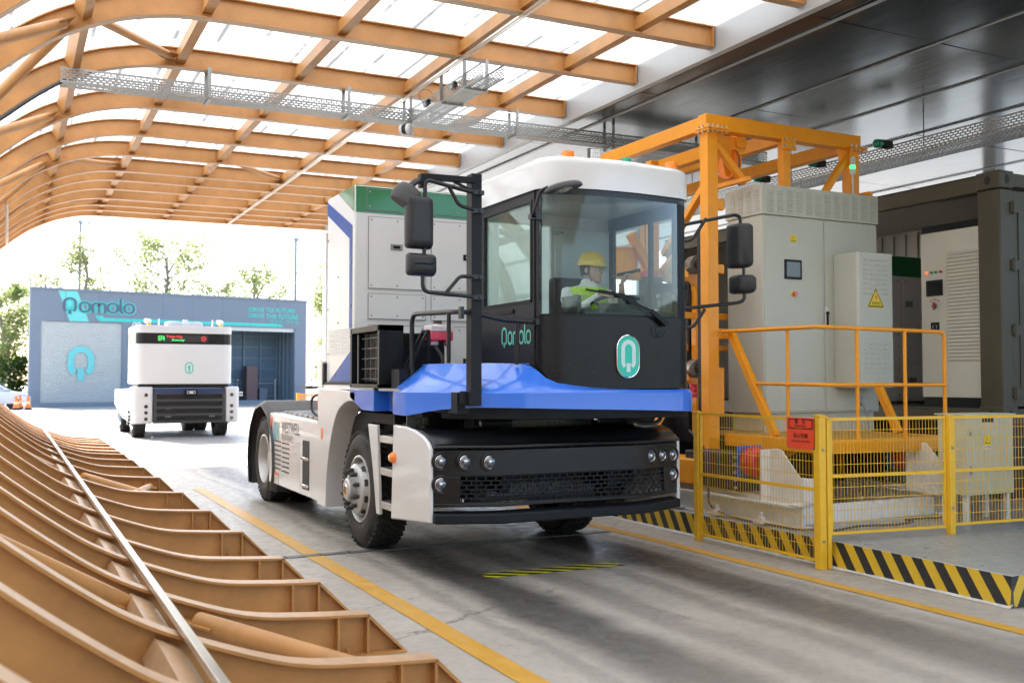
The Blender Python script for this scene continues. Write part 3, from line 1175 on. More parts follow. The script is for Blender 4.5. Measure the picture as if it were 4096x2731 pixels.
# ---------------------------------------------------------------- wheels
def tyre(mb, c, rad, wid, s, shoulder=True):
    """c = centre of the outer face; s = +1 when the wheel extends towards +X"""
    r0 = .30
    prof = [(r0, .03), (r0 + .012, .006), (r0 + .05, -.006), (rad * .72, -.012), (rad - .075, .0), (rad - .03, .022), (rad - .012, .045), (rad - .012, wid - .045), (rad - .03, wid - .022), (rad - .075, wid), (rad * .72, wid + .012), (r0, wid - .03)]
    mb.lathe([(a, b * s) for a, b in prof], c, (1, 0, 0), 56)
    n = 46
    for i in range(n):
        t = 2 * math.pi * i / n
        for k, (b0, b1, ph) in enumerate(((.018, .078, 0), (.086, .142, .5), (.150, wid - .150 + .0, 0), (wid - .142, wid - .086, .5), (wid - .078, wid - .018, 0))):
            if b1 <= b0:
                continue
            tt = t + ph * 2 * math.pi / n + (.02 if k % 2 else 0)
            rr_ = rad - (.008 if k in (0, 4) else .004)
            cx = (b0 + b1) / 2
            o = Vector((c[0] + cx * s, c[1] + math.cos(tt) * rr_, c[2] + math.sin(tt) * rr_))
            tn = Vector((0, -math.sin(tt), math.cos(tt)))
            rd = Vector((0, math.cos(tt), math.sin(tt)))
            tw = 2 * math.pi * rad / n * .38
            sk = .35 if k in (1, 3) else .12
            mb.obox(o, Vector(((b1 - b0) / 2 * s, 0, 0)) + tn * (.012 if k % 2 else -.006), tn * tw + Vector((s * .008, 0, 0)), rd * .012)
    # raised lettering ridges on the sidewall
    for a in range(6):
        mb.lathe([(rad * .86, -.0085 * s), (rad * .87, -.013 * s), (rad * .885, -.0085 * s)], c, (1, 0, 0), 6, a0=a * 60 + 10, a1=a * 60 + 34)


def wheel(cx, cy, rad, wid, s, front, parent):
    c = (cx, cy, rad + .002)
    mb = MB()
    tyre(mb, c, rad, wid, s)
    w = mb.build("wheel", M['rubber'], parent, smooth=40)
    mb = MB()
    A = (1, 0, 0)
    if front:
        prof = [(.305, .03), (.30, .004), (.285, .0), (.272, .02), (.262, .10), (.25, .10), (.238, .035), (.222, -.03), (.205, -.045), (.165, -.052), (.155, -.045), (.10, -.045), (.10, -.06)]
    else:
        prof = [(.305, .03), (.30, .004), (.285, .0), (.272, .02), (.262, .12), (.25, .15), (.20, .165), (.115, .165), (.112, .10), (.10, .07), (.06, .06), (0, .06)]
    mb.lathe([(a, b * s) for a, b in prof], c, A, 48)
    if front:
        mb.lathe([(.10, -.02 * s), (.10, -.105 * s), (.085, -.118 * s), (0, -.12 * s)], c, A, 24, mi=0)
        mb.lathe([(.06, -.118 * s), (.045, -.128 * s), (.0, -.128 * s)], c, A, 6, mi=3)
    for i in range(10):
        t = 2 * math.pi * (i + .5) / 10
        d = Vector((0, math.cos(t), math.sin(t)))
        if front:
            h = Vector(c) + d * .231 + Vector((.0 * s, 0, 0))
            # hand holes: dark oval plugs sunk into the dish
            nrm = Vector((-.55 * s, d.y * .84, d.z * .84)).normalized()
            tg = Vector((0, -d.z, d.y))
            rd = tg.cross(nrm)
            ring = [h + tg * .034 * math.cos(q) + rd * .026 * math.sin(q) + nrm * .0035 for q in [2 * math.pi * z / 12 for z in range(12)]]
            mb.add(ring, [tuple(range(12)) if s < 0 else tuple(reversed(range(12)))], 1)
            p = Vector(c) + d * .1675
            ext = .03 if i % 2 == 0 else .042
            mb.cyl(p + Vector((-.045 * s, 0, 0)), p + Vector((-(.06 + ext) * s, 0, 0)), .021, 6, mi=2)
            mb.cyl(p + Vector((-(.06 + ext) * s, 0, 0)), p + Vector((-(.075 + ext) * s, 0, 0)), .015, 8, r2=.008, mi=2)
        else:
            p = Vector(c) + d * .16
            mb.cyl(p + Vector((.165 * s, 0, 0)), p + Vector((.11 * s, 0, 0)), .019, 6, mi=2)
    r = mb.build("rim", [M['rim'], M['dark'], M['bolt'] if not front else M['plastic'], M['chrome']], w, smooth=32)
    return w


wheel(XL + .02, 8.64, .515, .31, 1, True, tr)
wheel(XR - .02, 8.64, .515, .31, -1, True, tr)
wheel(XL + .03, 12.42, .515, .29, 1, False, tr)
wheel(XL + .36, 12.42, .515, .29, 1, False, tr)
wheel(XR - .03, 12.42, .515, .29, -1, False, tr)
wheel(XR - .36, 12.42, .515, .29, -1, False, tr)
mb = MB()
mb.cyl((XL + .2, 8.64, .515), (XR - .2, 8.64, .515), .07, 16)
mb.build("axle", M['dark'], tr)
mb = MB()
mb.cyl((XL + .3, 12.42, .515), (XR - .3, 12.42, .515), .10, 16)
mb.sphere((XC, 12.42, .515), .24)
mb.build("axle", M['dark'], tr)

# ---------------------------------------------------------------- frame, side boxes, arches
mb = MB()
for x in (3.46, 4.42):
    mb.box(x - .04, x + .04, 6.95, 13.2, .62, .92)
for y in (7.3, 9.6, 11.2, 13.1):
    mb.box(3.5, 4.38, y - .05, y + .05, .66, .88)
mb.build("chassis_frame", M['satin'], tr)
mb = MB()
mb.box(3.0, 4.9, 7.55, 9.85, 1.19, 1.37)
mb.box(3.15, 3.42, 7.75, 9.6, .70, 1.19)
mb.box(4.46, 4.75, 7.75, 9.6, .70, 1.19)
mb.box(3.22, 4.66, 9.2, 9.28, .3, 1.19)
mb.build("underbody", M['dark'], tr)
for sgn, x0 in ((1, XL), (-1, XR)):
    f = (lambda x: x) if sgn == 1 else mir
    mb = MB()
    prof = [(9.88, .265), (12.03, .268), (12.03, 1.06), (12.0, 1.105), (9.9, 1.06)]
    mb.prism(prof, 'x', f(XL + .008), f(3.42))
    sp = mb.build("side_box", M['white'], tr, bevel=.015)
    mb = MB()
    for k in range(9):
        mb.beam((f(2.92), 9.95 + k * .22, 1.078 + .0195 * k * .22), (f(3.40), 9.95 + k * .22, 1.078 + .0195 * k * .22), .16, .022)
    mb.build("deck_plank", M['galv'], tr)
    mb = MB()
    arch = [(9.62, .24), (9.60, .55), (9.51, .82), (9.37, 1.06), (9.20, 1.21), (8.96, 1.285), (8.70, 1.30)]
    ar = [tuple(q)[:2] for q in catmull([(a, b, 0) for a, b in arch], 4)]
    poly = ar + [(8.70, 1.385), (9.91, 1.41), (9.91, .24)]
    mb.prism(poly, 'x', f(XL), f(XL + .22))
    mb.build("arch_panel", M['white'], tr, bevel=.008, smooth=25)
    # rear mudguard: ribbed dark plastic
    mb = MB()
    cy, cz = 12.44, .50
    w0, w1 = f(XL - .02), f(XL + .68)
    angs = [R(-28 + 236 * k / 46) for k in range(47)]

    def mg(r, kk):
        return [(cy - math.cos(a) * r * (1.0), cz + math.sin(a) * r * .98) for a in kk]
    rings = []
    for i, a in enumerate(angs):
        rb = .012 if (i // 3) % 2 else 0.0
        top = .72
        ca, sa = -math.cos(a), math.sin(a)
        ro, ri = top + rb, top - .02 + rb
        rings.append([(w0, cy + ca * (ri - .05), cz + sa * (ri - .05)), (w0, cy + ca * (ro - .05), cz + sa * (ro - .05)), (w0 + .06 * sgn, cy + ca * ro, cz + sa * ro), (w1, cy + ca * ro, cz + sa * ro), (w1, cy + ca * ri, cz + sa * ri), (w0 + .06 * sgn, cy + ca * ri, cz + sa * ri)])
    mb.loft(rings)
    mb.build("mudguard", M['plastic'], tr, smooth=25)
    for z, y in ((.99, 11.915), (.955, 9.755)):
        mb = MB()
        mb.box(f(XL - .004), f(XL + .012), y - .032, y + .032, z - .055, z + .055)
        mb.build("side_reflector", M['reflect_orange'], tr, bevel=.004)
# louvre slots, step recess and lettering on the near side box
sb = [o for o in tr.children if o.name.startswith("side_box")][0]
mb = MB()
for k in range(7):
    z = .772 - k * .053
    mb.box(XL + .004, XL + .03, 11.46, 11.77, z - .0, z + .013)
    mb.box(XL + .004, XL + .03, 11.08, 11.40, z - .008, z + .005)
mb.build("louvre", M['dark'], sb)
mb = MB()
mb.box(XL + .003, XL + .012, 10.24, 10.56, .34, .85, mi=0)
mb.box(XL + .001, XL + .01, 10.49, 10.565, .335, .855, mi=1)
mb.build("step_recess", [M['dark'], M['white2']], sb)
mb = MB()
for z in (.36, .645):
    mb.box(XL - .01, XL + .02, 10.25, 10.53, z, z + .03)
mb.build("step_rung", M['chrome'], sb, bevel=.005)
mb = MB()
RY = (0, -1, 0)
UP = (0, 0, 1)
ox = XL + .0055
put_text(mb, "WESTWELL", (ox, 11.43, .885), RY, (0, 0.0, 1), w=.80, h=.13, bold=.02, mi=0)
put_text(mb, "西井科技", (ox, 11.43, .795), RY, UP, w=.52, h=.085, bold=.012, mi=0)
mb.build("lettering", M['grayink'], sb, smooth=0)
mb = MB()
u1 = [(0, 1), (0, .3)] + [(.18 + .18 * math.cos(R(a)), .25 + .25 * math.sin(R(a))) for a in range(180, 361, 20)] + [(.36, 1)]
mb.flat(ribbon([(p[0] * .20, p[1] * .20) for p in u1], .045), (ox, 11.77, .795), RY, UP, mi=1)
mb.flat(ribbon([(p[0] * .20, p[1] * .20) for p in u1], .045), (ox - .001, 11.64, .80), RY, UP, mi=2)
mb.build("emblem", [M['grayink'], mat("logo blue", (.06, .35, .62), .4, var=0), mat("logo green", (.25, .55, .42), .4, var=0)], sb, smooth=0)
mb = MB()
mb.box(XL + .003, XL + .0062, 11.55, 11.74, .285, .41, mi=0)
mb.box(XL + .002, XL + .0068, 11.55, 11.74, .385, .41, mi=1)
mb.flat([[(0, 0), (.06, 0), (.03, .055)]], (XL + .001, 11.73, .31), RY, UP, mi=2)
put_text(mb, "必须注意", (XL + .001, 11.65, .345), RY, UP, w=.09, mi=3)
mb.build("warning_label", [M['white2'], M['reflect_orange'], M['yellowsign'], M['grayink']], sb, smooth=0)
# inner wheel-arch liner, dark
mb = MB()
for s, f in ((1, lambda x: x), (-1, mir)):
    mb = MB()
    mb.prism([(9.6, .35), (9.6, .8), (9.3, 1.14), (8.9, 1.26), (8.2, 1.26), (8.2, 1.1), (8.8, 1.1), (9.2, .95), (9.4, .7), (9.45, .35)], 'x', f(3.0), f(3.45))
    mb.build("arch_liner", M['dark'], tr)
# tail lamp behind the tall panel
mb = MB()
mb.box(XL + .03, XL + .16, 9.93, 10.05, 1.17, 1.33, mi=0)
mb.box(XL + .03, XL + .16, 9.93, 10.05, 1.331, 1.40, mi=1)
mb.build("tail_lamp", [M['redlens'], M['paleleans']], tr, bevel=.02)
mb = MB()
mb.tube(catmull([(XL + .1, 10.06, 1.36), (XL + .02, 10.18, 1.3), (XL + .02, 10.16, 1.16), (XL + .1, 10.0, 1.08)], 6), .014)
mb.build("lamp_cable", M['plastic'], tr)
mb = MB()
mb.cyl((XL + .12, 9.95, 1.415), (XL + .12, 9.95, 1.46), .045, 16)
mb.build("filler_cap", M['plastic'], tr)
mb = MB()
mb.tube([(XL + .15, 10.0, 1.42), (XL + .12, 10.3, 1.42), (XL + .1, 10.5, 1.41)], .01)
mb.box(XL + .04, XL + .16, 10.5, 10.72, 1.395, 1.425)
mb.build("rear_camera_arm", M['plastic'], tr)

# ---------------------------------------------------------------- front: fenders, bumper, grille
for sgn in (1, -1):
    f = (lambda x: x) if sgn == 1 else mir
    out = [(7.74, .36), (6.97, .425), (6.90, .43), (6.905, .98), (6.96, 1.03), (7.06, 1.07), (7.22, 1.105), (7.42, 1.125), (7.69, 1.13)]
    mb = MB()
    mb.prism(out, 'x', f(XL), f(XL + .035))
    mb.build("fender", M['white'], tr, bevel=.012, smooth=30)
    # boarding steps behind the fender
    mb = MB()
    mb.prism([(8.10, .36), (8.02, .36), (8.06, .75), (8.10, 1.11), (8.33, 1.11), (8.20, .75)], 'x', f(XL), f(XL + .03))
    mb.build("step_side", M['white'], tr, bevel=.006)
    mb = MB()
    mb.box(f(3.04), f(3.10), 7.60, 8.12, .36, 1.12)
    mb.box(f(2.84), f(3.06), 7.70, 7.73, .38, 1.1)
    mb.build("step_well", M['dark'], tr)
    for z in (.415, .695, .965):
        mb = MB()
        mb.box(f(XL + .012), f(3.03), 7.735, 8.07, z, z + .06)
        mb.build("step", M['checker'], tr, bevel=.006)
mb = MB()
mb.lathe([(0, .045), (.03, .04), (.043, .02), (.045, 0)], (XL, 7.66, .865), (-1, 0, 0), 16)
mb.build("side_indicator", M['amber'], tr)

PLAN = [(XL + .03, 6.905), (3.29, 6.72), (4.59, 6.72), (XR - .03, 6.905)]


def plan_at(t_x, off=0.0):
    x = t_x
    for (a, b), (c, d) in zip(PLAN[:-1], PLAN[1:]):
        if x <= c or (c, d) == PLAN[-1]:
            u = (x - a) / (c - a)
            return (x, b + (d - b) * u - off)


def plan_sweep(prof, mb, mi=0, xs=None, plan=None):
    """profile of (outward offset, z) swept along the front's plan line"""
    xs = xs or [p[0] for p in PLAN]
    rings = []
    for x in xs:
        px_, py_ = plan_at(x)
        rings.append([(px_, py_ - o, z) for o, z in prof])
    mb.loft(rings, mi)


mb = MB()
plan_sweep([(0, .775), (0, .972), (-.05, .972), (-.05, .775)], mb)
plan_sweep([(0, .545), (0, .575), (-.05, .575), (-.05, .545)], mb)
plan_sweep([(0, .574), (0, .776), (-.05, .776), (-.05, .574)], mb, xs=[XL + .03, 3.02])
plan_sweep([(0, .574), (0, .776), (-.05, .776), (-.05, .574)], mb, xs=[4.86, XR - .03])
mb.build("bumper_face", M['black'], tr, bevel=.006)
mb = MB()
plan_sweep([(.0, .978), (.028, .982), (.035, .992), (.03, 1.004), (.0, 1.012), (-.02, 1.02), (-.05, 1.045), (-.10, 1.075), (-.20, 1.10), (-.42, 1.115), (-.42, 1.06), (-.05, .978)], mb)
mb.build("hood", M['black'], tr, bevel=.0, smooth=40)
mb = MB()
plan_sweep([(.05, .425), (.05, .50), (-.10, .51), (-.10, .425)], mb)
mb.build("bumper_bar", M['satin'], tr, bevel=.012)
# brick-pattern grille
mb = MB()
rows = 6
zb, zt = .577, .774
xs = [3.02, 3.29, 4.59, 4.86]
for r in range(rows + 1):
    z = zb + (zt - zb) * r / rows
    plan_sweep([(-.006, z - .0045), (-.006, z + .0045), (-.016, z + .0045), (-.016, z - .0045)], mb, xs=xs)
for r in range(rows):
    z0, z1 = zb + (zt - zb) * r / rows, zb + (zt - zb) * (r + 1) / rows
    x = 3.03 + (.034 if r % 2 else 0)
    while x < 4.86:
        px_, py_ = plan_at(x)
        mb.box(px_ - .0055, px_ + .0055, py_ + .006, py_ + .016, z0 + .004, z1 - .004)
        x += .068
mb.build("grille", M['satin'], tr)
mb = MB()
for k in range(60):
    x = 3.45 + k * .017
    mb.box(x, x + .006, 7.32, 7.36, .55, 1.19)
mb.box(3.40, 4.5, 7.345, 7.38, .50, 1.19, mi=1)
mb.box(3.30, 3.40, 7.2, 7.4, .5, 1.19, mi=1)
mb.box(4.5, 4.85, 7.25, 7.4, .6, 1.15, mi=1)
mb.build("radiator", [M['galv'], M['dark']], tr)
for x in (3.42, 4.50):
    mb = MB()
    mb.cyl((x - .13, 7.05, 1.155), (x + .13, 7.05, 1.155), .034, 16)
    for e in (-.13, .13):
        mb.cyl((x + e - .008, 7.05, 1.155), (x + e + .008, 7.05, 1.155), .02, 6, mi=1)
    mb.build("cab_mount", [M['satin'], M['bolt']], tr)
mb = MB()
for x0, x1, in ((2.96, 3.10), (3.11, 3.32), (3.33, 3.46)):
    mb.box(x0, x1, 7.80, 7.81, 1.09, 1.26)
    for bx in (x0 + .015, x1 - .015):
        for z in (1.11, 1.24):
            mb.cyl((bx, 7.80, z), (bx, 7.792, z), .006, 6, mi=1)
mb.build("heat_shield", [M['galv'], M['bolt']], tr)


def headlight(x, z, r=.052):
    y = plan_at(x)[1]
    i = 0 if x < 3.29 else 2 if x > 4.59 else 1
    (a, b), (c, d) = PLAN[i], PLAN[i + 1]
    n = Vector((d - b, -(c - a), 0)).normalized()
    if n.y > 0:
        n = -n
    # the lamp looks straight ahead, sunk in a raised round surround
    n = (n * .35 + Vector((0, -1, 0)) * .65).normalized()
    o = Vector((x, y, z))
    mb = MB()
    mb.lathe([(r + .022, -.02), (r + .02, .003), (r + .012, .007), (r + .004, .001), (r, -.02), (r - .012, -.022)], o, n, 28)
    h = mb.build("headlight", M['black'], tr)
    mb = MB()
    mb.lathe([(r - .003, -.012), (r - .004, .002), (r - .007, .004), (r - .010, .001)], o, n, 28)
    mb.build("chrome_ring", M['chrome'], h)
    mb = MB()
    mb.lathe([(r - .009, .001), (r * .62, .011), (r * .3, .015), (0, .016)], o, n, 28, mi=0)
    mb.lathe([(r * .24, .0165), (r * .15, .019), (0, .02)], o + Vector((-.004, 0, .004)), n, 14, mi=1)
    mb.build("lens", [M['lens'], M['chrome']], h)


for x, z in ((2.885, .885), (3.055, .882), (3.225, .878), (2.885, .715)):
    headlight(x, z)
for x, z in ((mir(2.90), .865), (mir(3.05), .87), (mir(3.20), .872), (mir(2.90), .705)):
    headlight(x, z)

# ---------------------------------------------------------------- blue deck fairing and its black skirt
low = [(2.80, 7.70, 1.215), (2.80, 7.44, 1.21), (2.83, 7.34, 1.22), (2.95, 7.06, 1.265), (3.12, 6.78, 1.285), (3.35, 6.60, 1.285), (3.75, 6.50, 1.275), (4.30, 6.455, 1.262), (4.80, 6.50, 1.245), (4.98, 6.60, 1.235), (5.06, 6.75, 1.225), (5.08, 6.95, 1.22), (5.08, 7.75, 1.22)]
mid = [(x, y, 1.395) for x, y, z in low]
mid2 = [(p[0] * .985 + XC * .015, p[1] + .012, 1.415) for p in low]
top = [(3.06, 7.72, 1.60), (3.06, 7.62, 1.62), (3.09, 7.50, 1.622), (3.22, 7.22, 1.622), (3.40, 6.95, 1.622), (3.57, 6.76, 1.60), (3.72, 6.60, 1.47), (4.30, 6.56, 1.425), (4.76, 6.60, 1.42), (4.93, 6.68, 1.42), (5.0, 6.80, 1.42), (5.02, 6.98, 1.42), (5.02, 7.75, 1.42)]
mb = MB()
ins = [(p[0] * .97 + XC * .03, p[1] + .05, p[2] + .002) for p in low]
cs = [[tuple(q) for q in catmull(c_, 3)] for c_ in (ins, low, mid, mid2, top)]
hf = [tuple((Vector(a_) * .55 + Vector(b_) * .45)) for a_, b_ in zip(cs[3], cs[4])]
mb.loft(cs[:4] + [hf, cs[4]], closed=False)
mb.build("deck_fairing", M['blue'], tr, smooth=24)
mb = MB()
mb.prism([(3.06, 7.72), (3.06, 7.62), (3.09, 7.50), (3.22, 7.22), (3.40, 6.95), (3.57, 6.77), (3.62, 7.2), (3.62, 7.72)], 'z', 1.612, 1.62)
mb.build("deck_top", M['blue'], tr)
mb = MB()
a = [(p[0] * .985 + XC * .015, p[1] + .015, p[2] + .02) for p in low[3:]]
a2 = [(p[0] * .975 + XC * .025, p[1] + .03, 1.20) for p in low[3:]]
a3 = [(p[0] * .90 + XC * .10, p[1] + .12, 1.19) for p in low[3:]]
a4 = [(p[0] * .90 + XC * .10, p[1] + .12, 1.25) for p in low[3:]]
mb.loft([a, a2, a3, a4], closed=False)
mb.build("skirt", M['satin'], tr, smooth=30)
mb = MB()
mb.box(3.0, 5.0, 6.85, 7.8, 1.24, 1.40)
mb.box(2.86, 3.6, 7.72, 7.9, 1.25, 1.58)
mb.build("deck_floor", M['satin'], tr)
mb = MB()
mb.prism([(8.85, 1.412), (8.85, 1.33), (8.5, 1.225), (8.18, 1.222), (8.18, 1.40)], 'x', XL, 3.5)
mb.prism([(8.18, 1.222), (7.9, 1.222), (7.9, 1.395), (8.18, 1.40)], 'x', XL + .14, 3.5)
mb.build("blue_valance", M['blue'], tr, bevel=.005)
mb = MB()
mb.box(XL + .005, XL + .03, 8.20, 8.86, 1.405, 1.425)
mb.box(XL + .0, XL + .2, 7.55, 8.05, 1.40, 1.42)
mb.build("trim_strip", M['galv'], tr)

# ---------------------------------------------------------------- cooler frame on the deck
cf = MB()
y0, y1, z0, z1, xa, xb = 8.04, 8.85, 1.425, 1.96, XL, 3.02
for yy in (y0, y1 - .05):
    cf.box(xa, xb, yy, yy + .05, z0, z1 - .0)
cf.box(xa, xb, y0, y1, z1 - .05, z1 + .002)
cf.box(xa, xb, y0, y1, z0 - .001, z0 + .03)
cf.box(xb - .02, xb + .003, y0 + .01, y1 - .01, z0, z1 - .01)
cf.box(XL + .07, 3.02, 8.047, 8.055, 1.43, 1.885)
cool = cf.build("cooler_frame", M['satin'], tr, bevel=.004)
mb = MB()
mb.box(xa + .075, xa + .08, y0 + .06, y1 - .20, z0 + .05, z1 - .06, mi=0)
for k in range(4):
    yy = y0 + .08 + k * .14
    mb.box(xa + .05, xa + .062, yy, yy + .012, z0 + .05, z1 - .06, mi=1)
for k in range(5):
    zz = z0 + .07 + k * .09
    mb.box(xa + .048, xa + .064, y0 + .06, y1 - .20, zz, zz + .01, mi=1)
for k in range(40):
    zz = z0 + .06 + k * .0105
    mb.box(xa + .07, xa + .076, y0 + .06, y1 - .20, zz, zz + .004, mi=2)
mb.box(xa + .02, xa + .03, y1 - .17, y1 - .16, z0 + .03, z1 - .06, mi=3)
mb.build("cooler_grille", [M['dark'], M['plastic'], M['satin'], M['galv']], cool)
mb = MB()
mb.box(3.02, 3.45, 8.15, 8.75, 1.42, 1.9)
mb.build("cooler_body", M['satin'], tr, bevel=.01)

# ---------------------------------------------------------------- battery pack on the back
pk = MB()
PX0, PX1, PY0, PY1, PZ0, PZ1 = 2.885, 5.0, 9.0, 9.90, 1.46, 3.335
pk.box(PX0, PX1, PY0, PY1, PZ0, PZ1)
pack = pk.build("battery_pack", M['white2'], tr, bevel=.018)
mb = MB()
e = .003
mb.box(PX0 + .012, PX1 - .012, PY0 - e, PY0 + .01, 3.075, PZ1 - .012, mi=0)
mb.box(PX0 + .012, PX1 - .012, PY0 + .012, PY1 - .1, PZ1 - .01, PZ1 + e, mi=0)
X_ = PX0 - e


def onleft(poly, mi):
    mb.add([(X_, y, z) for y, z in poly], [tuple(range(len(poly)))], mi)


onleft([(9.012, 3.075), (9.012, 3.325), (9.52, 3.325)], 0)
onleft([(9.89, 3.30), (9.89, 3.17), (9.15, 2.84), (9.15, 1.98), (9.06, 1.98), (9.06, 2.955)], 1)
onleft([(9.80, 1.475), (9.012, 1.475), (9.012, 1.80)], 1)
mb.build("livery", [M['green'], M['stripe']], pack, smooth=0)
mb = MB()


def panel(x0, x1, z0, z1, mi):
    mb.box(x0, x1, PY0 - .010, PY0 + .004, z0, z1, mi)
    for sx in (x0 + .03, (x0 + x1) / 2, x1 - .03):
        for sz in (z0 + .03, z1 - .03):
            mb.cyl((sx, PY0 - .010, sz), (sx, PY0 - .014, sz), .009, 10, mi=2)
    for a_, b_ in (((x0, z0), (x1, z0)), ((x0, z1), (x1, z1)), ((x0, z0), (x0, z1)), ((x1, z0), (x1, z1))):
        mb.beam((a_[0], PY0 - .006, a_[1]), (b_[0], PY0 - .006, b_[1]), .005, .012, up=(0, 1, 0), mi=3)


panel(3.02, 3.60, 2.36, 3.04, 0)
panel(3.66, 4.26, 2.36, 3.04, 0)
panel(3.02, 3.60, 2.07, 2.31, 0)
panel(3.66, 4.26, 2.07, 2.31, 0)
panel(3.02, 3.60, 1.52, 2.01, 0)
panel(3.66, 4.26, 1.52, 2.01, 0)
panel(3.00, 4.88, 3.105, 3.305, 1)
mb.build("hatch", [M['white2'], M['green'], M['galv'], M['grayink']], pack, bevel=.003)
for x, z, m_ in ((3.30, 2.76, 0), (4.06, 2.70, 1), (4.06, 1.67, 1), (3.3, 1.67, 1)):
    mb = MB()
    mb.box(x - .06, x + .06, PY0 - .018, PY0 - .005, z - .03, z + .03, m_)
    mb.box(x - .035, x + .035, PY0 - .022, PY0 - .01, z - .014, z + .014, 1 - m_)
    mb.build("latch", [M['galv'], M['satin']], pack, bevel=.003)
mb = MB()
for r in range(10):
    for c in range(7):
        y = 9.80 - c * .105
        z = 1.98 - r * .026
        mb.prism([(X_ - .004 + .004, z + .004), (X_ - .006, z - .006), (X_ + .004, z - .006)], 'y', y - .036, y + .036)
mb.build("vent_louvre", M['white2'], pack)
mb = MB()
for y, z in ((9.85, 2.9), (9.85, 2.2), (9.5, 2.5), (9.5, 2.05), (9.83, 1.75), (9.6, 1.53), (9.1, 2.6), (9.1, 2.2), (9.1, 1.9)):
    mb.cyl((X_, y, z), (X_ - .006, y, z), .010, 10)
mb.build("screw", M['galv'], pack)
mb = MB()
mb.box(PX0 - .02, PX1, 8.95, 10.02, 1.40, 1.455, mi=0)
mb.box(PX0 - .03, PX1, 9.96, 10.08, 1.40, 1.68, mi=0)
mb.box(PX0 - .024, PX0 + .03, 9.905, 9.955, 1.44, 1.66, mi=1)
mb.box(PX0 - .024, PX0 + .03, 9.0, 9.955, 1.443, 1.468, mi=1)
mb.build("pack_tray", [M['white2'], M['dark']], tr)

# ---------------------------------------------------------------- mirror post, mirrors and hand rails
post = MB()
post.box(3.07, 3.155, 6.745, 6.845, 1.30, 3.04)
post.box(3.04, 3.08, 6.72, 6.82, 1.30, 1.41)
post.box(2.985, 3.06, 6.76, 6.775, 1.31, 1.41)
for z in (1.335, 1.385):
    post.cyl((3.005, 6.76, z), (3.005, 6.75, z), .012, 6)
pst = post.build("mirror_post", M['satin'], tr, bevel=.005)
mb = MB()
mb.beam((3.09, 6.75, 2.985), (2.70, 6.78, 2.985), .05, .045)
mb.beam((3.09, 6.75, 2.90), (2.93, 6.76, 2.965), .02, .02)
mb.box(2.66, 2.705, 6.74, 6.80, 2.90, 3.0)
mb.build("mirror_bracket", M['satin'], pst, bevel=.003)


def yv(pts, y):
    return [(a, y, b) for a, b in pts]


mb = MB()
mb.tube(fillet(yv([(2.688, 2.80), (2.688, 2.955), (3.03, 2.898), (3.12, 2.894)], 6.73), .05), .0155, 10)
mb.tube(fillet(yv([(2.875, 2.922), (2.955, 2.785), (3.12, 2.755)], 6.73), .04), .0145, 10)
mb.build("mirror_arm", M['black'], pst, smooth=50)
mb = MB()
mb.tube(yv([(2.688, 2.46), (2.678, 2.40)], 6.73), .0145, 10)
mb.build("mirror_link", M['black'], pst, smooth=50)
mb = MB()
mb.tube(fillet(yv([(2.672, 2.28), (2.672, 2.132), (2.85, 2.124), (3.12, 2.108)], 6.73), .06), .0155, 10)
mb.tube(fillet(yv([(2.855, 2.13), (2.968, 2.26), (3.12, 2.26)], 6.73), .03), .0145, 10)
mb.build("mirror_arm", M['black'], pst, smooth=50)
for z in (2.894, 2.755, 2.26, 2.108):
    mb = MB()
    mb.box(3.075, 3.16, 6.715, 6.745, z - .016, z + .016)
    mb.cyl((3.125, 6.715, z), (3.125, 6.705, z), .010, 8)
    mb.build("arm_clamp", M['black'], pst)


def mirror(x0, x1, z0, z1, y, skew, parent, depth=.085):
    """rounded housing; the back bulges towards the camera, the glass faces aft"""
    mb = MB()
    rings = []
    cx, cz, hw, hh = (x0 + x1) / 2, (z0 + z1) / 2, (x1 - x0) / 2, (z1 - z0) / 2

    def rect(k, dy, r):
        pts = []
        w_, h_ = hw * k, hh - hw * (1 - k)
        for qx, qz, a0 in ((1, 1, 0), (-1, 1, 90), (-1, -1, 180), (1, -1, 270)):
            for i in range(5):
                a = R(a0 + 90 * i / 4)
                pts.append((cx + qx * (w_ - r) + r * math.cos(a), y + dy + skew * (qx * (w_ - r) + r * math.cos(a)), cz + qz * (h_ - r) + r * math.sin(a)))
        return pts
    for k, dy, r in ((.97, depth * .5, .028), (1, depth * .4, .03), (1.0, depth * .1, .03), (.95, -depth * .28, .034), (.82, -depth * .5, .035), (.5, -depth * .6, .03)):
        rings.append(rect(k, dy, r))
    mb.loft(rings)
    mb.build("mirror", M['mirror_black'], parent, smooth=50)


mirror(2.535, 2.755, 2.445, 2.832, 6.73, .12, pst)
mirror(2.545, 2.782, 2.248, 2.412, 6.73, .12, pst)
mb = MB()
c = Vector((2.555, 6.75, 2.835))
ax = Vector((-.55, -.1, -.83)).normalized()
sd_ = Vector((.80, -.25, -.5)).normalized()
sd_ = (sd_ - ax * sd_.dot(ax)).normalized()
bn = ax.cross(sd_)
rings = []
for h, w_, d_ in ((-.075, .05, .03), (-.06, .085, .05), (-.02, .10, .055), (.03, .105, .058), (.07, .10, .056), (.082, .09, .05)):
    rings.append([c + ax * h + sd_ * (w_ * math.cos(t)) + bn * (d_ * math.sin(t)) for t in [2 * math.pi * k / 20 for k in range(20)]])
mb.loft(rings)
mb.tube(catmull([(2.69, 6.77, 2.955), (2.64, 6.77, 2.945), (2.59, 6.76, 2.905), (2.56, 6.755, 2.87)], 5), .024, 10)
mb.build("kerb_mirror", M['plastic'], pst, smooth=50)
